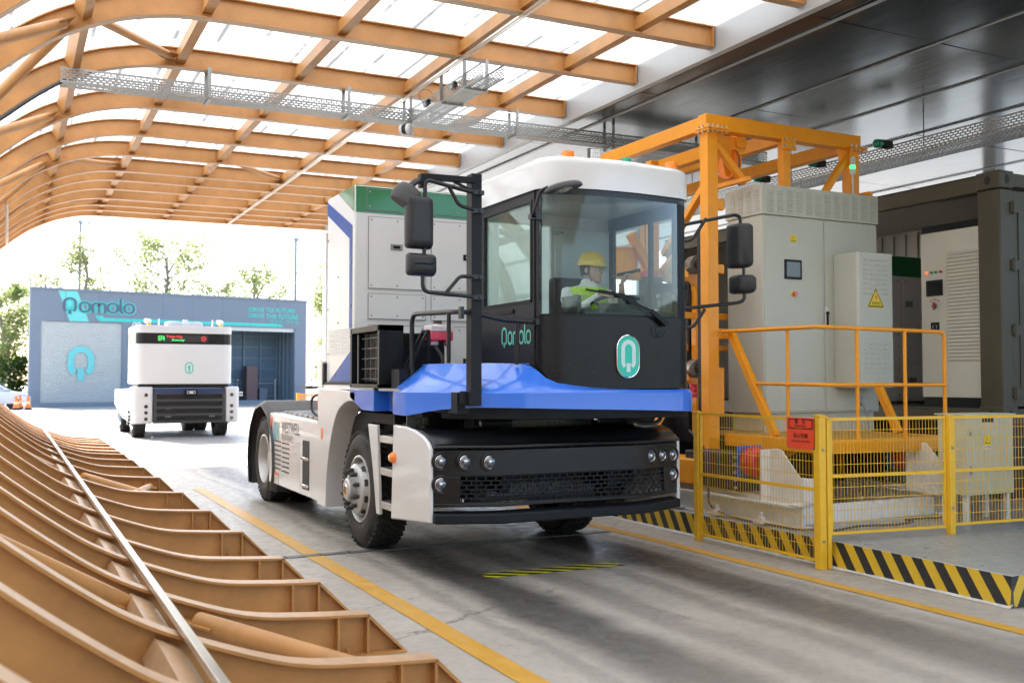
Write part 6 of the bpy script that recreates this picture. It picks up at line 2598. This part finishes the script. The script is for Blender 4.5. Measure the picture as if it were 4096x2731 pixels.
# ================================================================ blue-grey workshop across the yard
GA = R(9.79)
GO = Vector((.95, 58.8, 0))
GU, GD = Vector((math.cos(GA), math.sin(GA), 0)), Vector((-math.sin(GA), math.cos(GA), 0))


def G(s, d, z):
    return GO + GU * s + GD * d + Vector((0, 0, z))


def gbox(mb, s0, s1, d0, d1, z0, z1, mi=0):
    return mb.obox(G((s0 + s1) / 2, (d0 + d1) / 2, (z0 + z1) / 2), GU * abs(s1 - s0) / 2, GD * abs(d1 - d0) / 2, Vector((0, 0, abs(z1 - z0) / 2)), mi)


wk = thing("workshop", "blue-grey flat workshop with a closed roller shutter, an open bay and teal lettering", "building", tuple(G(7.9, 4, 0)))
mb = MB()
gbox(mb, 0, .55, 0, .3, 0, 6.3)
gbox(mb, 4.75, 10.9, 0, .3, 0, 4.62)
gbox(mb, 15.12, 15.9, 0, .3, 0, 6.3)
gbox(mb, .55, 15.12, 0, .3, 4.62, 6.3)
gbox(mb, .8, 1.0, .3, 4, 0, 6.2)
gbox(mb, 15.7, 15.9, .3, 4, 0, 6.2)
gbox(mb, .8, 15.7, 3.8, 4, 0, 6.2)
for k in range(1, 9):
    gbox(mb, k * 1.75 - .01, k * 1.75 + .01, -.012, 0, 4.63, 6.29)
wl = mb.build("wall", M['wall_blue'], wk)
mb = MB()
gbox(mb, -.02, 15.95, -.06, .33, 6.301, 6.42)
gbox(mb, .75, 15.8, .33, 4.05, 6.21, 6.30)
mb.build("workshop_roof", M['wall_blue'], wk)
mb = MB()
gbox(mb, -.02, 16, -.05, -.001, .0, .22)
gbox(mb, 0, 16, -.9, -.05, .005, .10)
mb.build("plinth", mat("plinth concrete", (.22, .25, .29), .8), wk)
mb = MB()
n = 42
for k in range(n):
    z = .02 + k * 4.52 / n
    z2 = .02 + (k + 1) * 4.52 / n
    a, b_, c, d = G(.56, .10, z), G(4.74, .10, z), G(4.74, .02, z + (z2 - z) * .7), G(.56, .02, z + (z2 - z) * .7)
    e, f = G(4.74, .10, z2), G(.56, .10, z2)
    mb.add([a, b_, c, d, e, f], [(0, 1, 2, 3), (3, 2, 4, 5)])
gbox(mb, .55, 4.75, .11, .14, 0, 4.6)
sh = mb.build("roller_shutter", M['shutter'], wk, smooth=0)
mb = MB()
mb.flat(q_mark(1.38, 1.74, .33), G(2.60, .012, 2.42), GU, UP)
mb.build("shutter_mark", mat("teal shutter paint", (.16, .58, .56), .5, var=.03), sh, smooth=0)
mb = MB()
gbox(mb, 10.9, 15.12, .12, .34, 4.40, 4.63)
mb.build("rolled_shutter", M['shutter'], wk)
mb = MB()
gbox(mb, 10.5, 10.6, .3, 3.8, 0, 5.5)
gbox(mb, 10.6, 15.7, 3.7, 3.79, 0, 5.5)
for k in range(8):
    gbox(mb, 10.6, 15.7, 3.62, 3.7, .7 * k, .7 * k + .08, mi=1)
for k in range(5):
    gbox(mb, 11 + k * 1.1, 11.1 + k * 1.1, 3.55, 3.62, 0, 5.5, mi=1)
    gbox(mb, 15.55, 15.7, 1.0 + k * .6, 1.1 + k * .6, 0, 5.5, mi=1)
mb.build("bay_lining", [mat("bay wall", (.16, .24, .32), .6, var=.1), mat("bay frame", (.25, .33, .4), .5, var=.1)], wk)
mb = MB()
gbox(mb, 11.5, 12.1, 2.4, 3.1, 0, 1.4)
gbox(mb, 13.0, 13.7, 2.4, 3.0, 0, 2.3, mi=1)
gbox(mb, 13.9, 14.4, 2.5, 3, 0, .9)
tag(mb.build("workshop_cupboard", [M['wall_blue'], mat("rust red cupboard", (.22, .13, .12), .6)]), "grey and rust-brown cupboards standing in the workshop's open bay", "cupboards")
mb = MB()
o = G(1.62, -.015, 5.14)


def rel(polys, sx, sy, dx=0, dy=0):
    return [[(p[0] * sx + dx, p[1] * sy + dy) for p in q] for q in polys]


mb.flat([[(1.38, 6.29), (2.36, 6.29), (2.98, 4.64), (1.98, 4.64)]], G(0, -.006, 0), GU, UP, mi=1)
mb.flat([[(3.30, 5.0), (3.66, 5.0), (3.80, 4.88), (14.12, 4.88), (14.42, 4.70), (3.52, 4.70)]], G(0, -.006, 0), GU, UP, mi=0)
mb.flat(rel(word_logo(.36), .755, .60), o, GU, UP, mi=0)
mb.flat(rel(word_logo(.19), .755, .60), o - GD * .01, GU, UP, mi=2)
put_text(mb, "DRIVE TO FUTURE", G(12.14, -.015, 5.58), GU, UP, w=2.98, h=.26, bold=.02, mi=0)
put_text(mb, "DRIVE THE FUTURE", G(12.14, -.015, 5.20), GU, UP, w=3.18, h=.26, bold=.02, mi=0)
put_text(mb, "领未来  驭未来", G(13.45, -.015, 4.93), GU, UP, w=1.9, h=.19, mi=0)
mb.build("wall_lettering", [M['teal2'], mat("pale teal wall paint", (.16, .60, .55), .5), mat("dark letter face", (.085, .115, .165), .5)], wl, smooth=0)

# ================================================================ second, driverless tractor in the yard
t2 = thing("driverless_tractor", "white cabless yard tractor with dark display band facing the canopy in sunlight", "truck", (4.05, 28.8, 0))
F2 = 26.85


def front2(x0, x1, r, y, yb, k=6):
    pts = [(x0, yb)]
    pts += [(x0 + r - r * math.cos(R(90 * i / k)), y + r - r * math.sin(R(90 * i / k))) for i in range(k + 1)]
    pts += [(x1 - r + r * math.sin(R(90 * i / k)), y + r - r * math.cos(R(90 * i / k))) for i in range(k + 1)]
    pts += [(x1, yb)]
    return pts


mb = MB()
pl2 = front2(2.86, 5.28, .22, F2, F2 + 1.75)
mb.prism(pl2, 'z', 1.37, 2.405, mi=0)
mb.prism(pl2, 'z', 2.675, 2.875, mi=0)
bd2 = mb.build("cab_body", M['white'], t2, bevel=.02)
mb = MB()
mb.prism(front2(2.865, 5.275, .22, F2 + .006, F2 + 1.74), 'z', 2.4, 2.68)
mb.build("display_band", M['black'], t2)
mb = MB()
mb.box(3.39, 4.64, F2 - .002, F2 + .02, 2.455, 2.635, mi=0)
y = F2 - .006
put_text(mb, "074", (3.40, y, 2.48), (1, 0, 0), UP, w=.16, h=.13, bold=.02, mi=1)
put_text(mb, "Tele-Op", (3.60, y, 2.545), (1, 0, 0), UP, w=.40, h=.075, bold=.02, mi=2)
put_text(mb, "Ready", (3.74, y, 2.465), (1, 0, 0), UP, w=.32, h=.065, bold=.02, mi=1)
mb.flat(ribbon(pill(4.53, 2.545, .11, .11), .014, True) + ribbon([(4.50, 2.53), (4.53, 2.57), (4.56, 2.535)], .014), (0, y, 0), (1, 0, 0), UP, mi=2)
mb.build("led_display", [mat("led panel", (.03, .03, .03), .4, var=0), mat("green leds", (.05, .5, .1), .5, var=0, emit=((.05, 1, .2), .3)), mat("red leds", (.6, .04, .05), .5, var=0, emit=((1, .05, .06), .25))], t2, smooth=0)
mb = MB()
mb.flat([pill(0, 0, .205, .30, 10)], (4.175, F2 - .008, 1.785), (1, 0, 0), UP, mi=0)
mb.flat([pill(0, 0, .15, .245, 10)], (4.175, F2 - .010, 1.785), (1, 0, 0), UP, mi=1)
mb.flat([pill(0, .015, .06, .12, 10), [(-.018, -.11), (.018, -.11), (.018, -.03), (-.018, -.03)]], (4.175, F2 - .012, 1.785), (1, 0, 0), UP, mi=0)
mb.build("badge", [M['teal'], M['white2']], bd2, smooth=0)
mb = MB()
mb.prism([(3.66, 2.876), (4.52, 2.876), (4.55, 2.93), (4.52, 2.99), (4.40, 3.005), (4.25, 2.99), (3.95, 2.99), (3.80, 3.01), (3.66, 2.99), (3.63, 2.93)], 'y', F2 + .25, F2 + .7)
mb.box(4.02, 4.20, F2 + .18, F2 + .26, 2.876, 2.97)
mb.box(4.06, 4.18, F2 + .3, F2 + .4, 3.0, 3.05)
mb.build("sensor_bar", M['white'], t2, bevel=.015)
for x in (3.20, 5.02):
    mb = MB()
    mb.cyl((x, F2 + .25, 2.875), (x, F2 + .25, 2.94), .05, 14, mi=1)
    mb.lathe([(.05, 2.94), (.09, 2.985), (.09, 3.02), (.05, 3.05), (0, 3.055)], (x - .03, F2 + .27, 0), (0, 0, 1), 18, mi=0)
    mb.build("positioning_dome", [M['white'], M['yellowsign']], t2)
for x in (3.45, 4.80):
    mb = MB()
    mb.cyl((x, F2 + .3, 2.875), (x, F2 + .3, 3.06), .022, 10)
    mb.build("antenna", M['white'], t2)
mb = MB()
for x in (2.88, 2.98):
    mb.lathe([(.045, -.02), (.06, 0), (.045, .02)], (x, F2 + .5, 2.90), (0, 1, 0), 14)
mb.build("lifting_ring", M['white'], t2)
mb = MB()
mb.box(2.95, 5.2, F2 + .15, F2 + 1.6, 1.27, 1.375)
mb.box(3.2, 4.95, F2 + .3, F2 + 4.3, .55, 1.2)
mb.build("chassis", M['dark'], t2)
mb = MB()
mb.box(3.31, 5.10, F2 - .01, F2 + .2, 1.12, 1.255, mi=2)
for k in range(5):
    z = .36 + k * .185
    mb.box(3.31, 5.10, F2 - .005, F2 + .1, z, z + .07, mi=0)
for x in (3.31, 5.02):
    mb.box(x, x + .08, F2 - .004, F2 + .1, .36, 1.12, mi=0)
mb.box(3.31, 5.1, F2 + .06, F2 + .08, .36, 1.12, mi=1)
mb.build("grille", [mat("grey grille bar", (.045, .047, .05), .4, var=.05), M['dark'], mat("dark blue panel", (.02, .035, .10), .3, coat=.4)], t2, bevel=.006)
mb = MB()
for z, x0_, x1_ in ((.55, 3.4, 5.0), (.52, 3.6, 3.75), (.72, 3.62, 3.74), (.52, 4.7, 4.85), (.73, 4.7, 4.84)):
    mb.box(x0_, x1_, F2 + .04, F2 + .055, z, z + (.03 if x1_ - x0_ > 1 else .07))
mb.build("grille_hardware", M['galv'], t2)
mb = MB()
mb.box(4.05, 4.38, F2 - .07, F2 - .01, 1.06, 1.21, mi=1)
mb.box(4.12, 4.33, F2 - .085, F2 - .07, 1.12, 1.19, mi=0)
for x in (4.155, 4.295):
    mb.cyl((x, F2 - .085, 1.155), (x, F2 - .10, 1.155), .025, 12, mi=1)
mb.build("front_camera", [M['white2'], M['satin']], t2)
for s, (a, b_) in enumerate(((2.80, 3.31), (5.10, 5.46))):
    mb = MB()
    pf = front2(a, b_, .12, F2 - .03, F2 + .75)
    mb.prism(pf, 'z', .36, 1.30)
    fd_ = mb.build("fender", M['white'], t2, bevel=.05, seg=3)
    mb = MB()
    cx = (a + b_) / 2 + (.07 if s == 0 else -.02)
    for z in (1.09, .80, .64, .48):
        mb.cyl((cx, F2 - .03, z), (cx, F2 - .045, z), .045, 16, mi=0)
        mb.cyl((cx, F2 - .045, z), (cx, F2 - .05, z), .028, 14, mi=1)
    mb.build("front_lamp", [M['plastic'], M['lens']], fd_)
mb = MB()
for z in (1.07, 1.14):
    mb.box(5.40, 5.58, F2 + .1, F2 + .2, z - .02, z + .02)
mb.build("side_sensor", M['white'], t2, bevel=.01)
mb = MB()
mb.prism([(F2 + 1.1, .40), (F2 + 1.05, .62), (F2 + .75, 1.25), (F2 + 5.0, 1.2), (F2 + 5.0, .75), (F2 + 2.6, .42)], 'x', 2.82, 2.95)
mb.prism([(F2 + 1.1, .40), (F2 + 1.05, .62), (F2 + .75, 1.25), (F2 + 5.0, 1.2), (F2 + 5.0, .75), (F2 + 2.6, .42)], 'x', 5.15, 5.28)
mb.box(2.95, 5.15, F2 + 1.8, F2 + 5.0, 1.05, 1.15)
mb.build("side_panel", M['white'], t2, bevel=.02)
for x, y, s in ((2.84, F2 + .52, 1), (5.20, F2 + .52, -1), (2.84, F2 + 3.55, 1), (5.20, F2 + 3.55, -1), (3.20, F2 + 3.55, 1), (4.86, F2 + 3.55, -1)):
    wheel(x, y, .50, .31, s, y < F2 + 1, t2)

# ================================================================ trees
def make_tree(name, label, x, y, h, spread, crown0, n_limb, leaves, seed, m_leaf, leaf=.26, group=None, cat="tree", cz=1.0, clump=.55):
    rr = random.Random(seed)
    t = thing(name, label, cat, (x, y, 0), group)
    tm = MB()
    lm = MB()
    trunk = [Vector((x, y, 0))]
    for k in range(1, 7):
        trunk.append(Vector((x + (rr.random() - .5) * .35 * k / 3, y + (rr.random() - .5) * .35 * k / 3, h * .86 * k / 6)))
    limb(tm, trunk, [.024 * h * (1 - .80 * k / 6) for k in range(7)], 8)
    tips = []
    for i in range(n_limb):
        f = crown0 + (1 - crown0) * ((i + rr.random()) / n_limb)
        k = min(int(f * 6), 5)
        b = trunk[k].lerp(trunk[k + 1], f * 6 - k) if f < 1 else trunk[-1]
        a = rr.random() * 6.283
        prof = math.sin(math.pi * min(1, max(.12, (f - crown0) / (1.12 - crown0)))) ** .7
        L = spread * (.45 + .6 * rr.random()) * max(prof, .3)
        el = .35 + .7 * rr.random()
        d = Vector((math.cos(a) * math.cos(el), math.sin(a) * math.cos(el), math.sin(el) * cz))
        m1 = b + d * L * .5 + Vector((0, 0, L * .06))
        e = b + d * L
        limb(tm, [b, m1, e], [.010 * h * (1.1 - f) + .02, .02, .008], 5)
        tips.append((m1, e, L))
        for j in range(3):
            q = b.lerp(e, .35 + .55 * rr.random())
            a2 = a + (rr.random() - .5) * 2.4
            d2 = Vector((math.cos(a2), math.sin(a2), .4 + rr.random() * .6)).normalized()
            e2 = q + d2 * L * (.3 + .35 * rr.random())
            limb(tm, [q, e2], [.018, .006], 4)
            tips.append((q, e2, L * .5))
    per = max(1, leaves // len(tips))
    for p, e, L in tips:
        # clumps towards the twig's end, with bare gaps between
        for c_ in range(3):
            if rr.random() < .22:
                continue
            c = p.lerp(e, .45 + .6 * rr.random())
            cr = clump * (.5 + rr.random() * .8)
            for q in range(per // 3):
                v = Vector((rr.gauss(0, 1), rr.gauss(0, 1), rr.gauss(0, .75))) * cr * .5
                o = c + v
                u = Vector((rr.gauss(0, 1), rr.gauss(0, 1), rr.gauss(0, .6))).normalized()
                w = u.orthogonal().normalized()
                w.rotate(Matrix.Rotation(rr.random() * 6.28, 3, u))
                s = leaf * (.6 + .8 * rr.random()) * .5
                lm.add([o - u * s, o + w * s * .55, o + u * s, o - w * s * .55], [(0, 1, 2, 3)])
    tm.build("trunk", M['trunk'], t, smooth=60)
    lm.build("crown", m_leaf, t, smooth=0)
    return t


TG = "spring trees behind the workshop"
make_tree("tree", "tall slim pointed tree rising behind the workshop's left end", 4.9, 78, 12.6, 1.9, .25, 46, 4940, 11, M['leaf'], .23, TG, clump=.6)
make_tree("tree", "broad airy tree with sparse leaves behind the workshop's big lettering", 9.6, 72, 11.6, 3.9, .38, 52, 6460, 12, M['leaf'], .23, TG, clump=.7)
make_tree("tree", "low thin tree filling the gap left of the broad airy one", 2.0, 73, 9.2, 2.6, .35, 34, 2850, 13, M['leaf'], .21, TG)
make_tree("tree", "rounded sparse tree behind the workshop's slogan, left of the lamp post", 16.2, 74, 10.4, 3.0, .35, 44, 4370, 14, M['leaf'], .22, TG, clump=.65)
make_tree("tree", "low leafy tree top showing just above the middle of the workshop roof", 12.9, 70, 8.6, 2.4, .4, 30, 2470, 15, M['leaf'], .21, TG)
make_tree("tree", "bright green leafy tree with bare forked trunk beside the workshop's right end", 19.9, 66, 9.6, 2.9, .12, 56, 7980, 16, M['leaf'], .24, TG, clump=.7)
make_tree("tree", "leafy low-branched tree at the photo's left edge beside the workshop", -.4, 66, 7.4, 2.1, .2, 42, 5700, 17, M['leaf'], .23, TG)
make_tree("tree", "fuller green tree farther back, right of the bright one", 24.5, 72, 9.5, 3.2, .1, 46, 6080, 19, M['leaf'], .25, TG)
make_tree("shrub", "dense dark green shrub behind the white car at the left edge", .2, 62.5, 2.6, 1.3, .05, 40, 2600, 18, M['leaf2'], .2, None, "shrub", clump=.5)

# lamp posts, wire, railing
def lamp_post(label, x, y, h, arm):
    t = thing("lamp_post", label, "lamp post", (x, y, 0), "lamp posts behind the workshop")
    mb = MB()
    mb.cyl((x, y, 0), (x, y, h), .14, 12, r2=.10)
    mb.build("post", M['pole'], t)
    mb = MB()
    mb.beam((x, y, h - .05), (x + arm, y, h + .1), .08, .06)
    mb.box(x + arm * .5, x + arm * 1.4, y - .12, y + .12, h + .05, h + .15)
    mb.cyl((x, y, h), (x, y, h + .25), .16, 10)
    mb.build("lamp_head", M['pole'], t)


lamp_post("plain straight grey lamp post behind the workshop's right end", 18.1, 70, 11.3, .25)
lamp_post("lamp post with short arm rising through the slim pointed tree", 4.55, 80, 13.0, .9)
mb = MB()
mb.tube([(-4 + 3 * k, 69 + .0 * k, 9.0 - .10 * math.sin(math.pi * k / 10)) for k in range(11)], .018, 6)
tag(mb.build("overhead_wire", M['plastic']), "thin overhead wire strung across the sky behind the workshop", "wire")
rl = thing("railing", "low grey railing with pale round post caps behind the parked cars", "railing", (14, 64.5, 0))
for k in range(34):
    x = -5 + k * 1.2
    mb = MB()
    mb.cyl((x, 64.5, 0), (x, 64.5, 1.35), .035, 8)
    mb.sphere((x, 64.5, 1.42), .09, 10, 8)
    mb.build("railing_post", M['white2'], rl)
mb = MB()
for z in (.35, 1.2):
    mb.box(-5, 35, 64.48, 64.52, z, z + .05)
for k in range(260):
    mb.box(-5 + k * .154, -4.98 + k * .154, 64.49, 64.51, .35, 1.2)
mb.build("railing_bars", M['pole'], rl)


# ---------------------------------------------------------------- parked cars
def make_car(label, loc, rz):
    t = thing("parked_car", label, "car", (0, 0, 0), "white cars parked in the yard")
    mb = MB()
    st = [(-2.15, .55, .80, .35, .70), (-2.05, .78, .95, .30, .80), (-1.3, .86, 1.02, .28, .87), (0, .87, .98, .27, .89), (1.2, .86, .92, .28, .87), (1.95, .74, .78, .30, .80), (2.15, .5, .62, .38, .62)]
    rings = []
    for x, w, zt, zb, w2 in st:
        rings.append([(x, -w2, zb), (x, -w2 - .02, (zb + zt) / 2), (x, -w, zt - .06), (x, -w * .8, zt), (x, w * .8, zt), (x, w, zt - .06), (x, w2 + .02, (zb + zt) / 2), (x, w2, zb)])
    mb.loft(rings)
    body = mb.build("car_body", M['white'], t, smooth=50)
    mb = MB()
    rings = []
    for x, zt, w in ((-1.85, .98, .70), (-1.2, 1.40, .62), (-.3, 1.46, .62), (.5, 1.40, .62), (1.25, .97, .72)):
        rings.append([(x, -w - .1 * (1.5 - zt), .94), (x, -w, zt - .04), (x, -w * .8, zt), (x, w * .8, zt), (x, w, zt - .04), (x, w + .1 * (1.5 - zt), .94)])
    mb.loft(rings)
    mb.build("cabin", M['white'], t, smooth=50)
    mb = MB()
    for s in (-1, 1):
        mb.add([(-1.0, s * .70, 1.03), (-.86, s * .642, 1.34), (-.2, s * .642, 1.37), (-.2, s * .70, 1.02)], [(0, 1, 2, 3)])
        mb.add([(-.1, s * .70, 1.02), (-.1, s * .642, 1.37), (.42, s * .642, 1.32), (.95, s * .71, 1.0)], [(0, 1, 2, 3)])
    mb.add([(.62, -.55, 1.36), (.62, .55, 1.36), (1.22, .64, 1.01), (1.22, -.64, 1.01)], [(0, 1, 2, 3)])
    mb.add([(-1.78, -.6, 1.05), (-1.78, .6, 1.05), (-1.24, .54, 1.40), (-1.24, -.54, 1.40)], [(0, 1, 2, 3)])
    mb.build("car_window", M['screen'], t, smooth=0)
    for x in (-1.35, 1.35):
        for s in (-1, 1):
            mb = MB()
            mb.lathe([(0, -.02), (.2, -.02), (.21, .0), (.29, .01), (.315, -.02), (.315, -.2), (0, -.2)], (x, s * .86, .315), (0, s, 0), 24)
            mb.build("car_wheel", M['rubber'], t)
    for s in (-1, 1):
        mb = MB()
        mb.sphere((2.02, s * .62, .70), .13, 12, 8, (.5, 1, .6))
        mb.build("headlight", M['lens'], body)
        mb = MB()
        mb.sphere((.75, s * .98, 1.02), .11, 10, 8, (.6, 1, .7))
        mb.build("wing_mirror", M['white'], body)
    t.location = loc
    t.rotation_euler = (0, 0, rz)
    return t


car = make_car("white car half out of frame at the left edge by the traffic cones", (-1.15, 56.0, 0), 0)
c2 = copy_tree(car)
c2.location = (20.0, 61.0, 0)
c2.rotation_euler = (0, 0, R(25))
c2["label"] = "white car glimpsed between the workshop's right end and the tractor"


def make_cone(label, loc):
    t = thing("traffic_cone", label, "traffic cone", (0, 0, 0), "traffic cones by the white car")
    mb = MB()
    mb.box(-.19, .19, -.19, .19, 0, .035)
    mb.lathe([(.16, .035), (.14, .12)], (0, 0, 0), (0, 0, 1), 16)
    mb.build("cone_base", M['satin'], t)
    mb = MB()
    mb.lathe([(.15, .10), (.115, .28)], (0, 0, 0), (0, 0, 1), 20, mi=0)
    mb.lathe([(.115, .28), (.09, .42)], (0, 0, 0), (0, 0, 1), 20, mi=1)
    mb.lathe([(.09, .42), (.04, .70), (.0, .705)], (0, 0, 0), (0, 0, 1), 20, mi=0)
    mb.build("cone_body", [mat("cone orange", (.85, .22, .04), .5), mat("cone band", (.85, .60, .30), .5)], t)
    t.location = loc
    return t


cone = make_cone("traffic cone nearest the photo's left edge, in front of the white car", (.34, 53.6, 0))
for loc, lab in (((.52, 55.2, 0), "traffic cone half hidden behind its two neighbours by the white car"), ((.86, 53.9, 0), "traffic cone closest to the workshop's left corner")):
    c = copy_tree(cone)
    c.location = loc
    c["label"] = lab
br = thing("barrier", "yellow mesh barrier panel behind the tractor's rear wheel", "barrier", (11.2, 40, 0))
mb = MB()
mb.box(10.42, 10.54, 39.95, 40.05, 0, .93)
mb.box(12.4, 12.5, 39.95, 40.05, 0, .93)
mb.box(10.54, 12.4, 39.97, 40.03, .84, .90)
mb.box(10.54, 12.4, 39.97, 40.03, .06, .12)
mb.build("barrier_frame", M['yellow'], br)
mb = MB()
for k in range(37):
    mb.box(10.57 + k * .05, 10.585 + k * .05, 39.99, 40.01, .12, .84)
for k in range(8):
    mb.box(10.54, 12.4, 39.992, 40.008, .15 + k * .09, .165 + k * .09)
mb.build("barrier_mesh", M['yellow'], br, smooth=0)
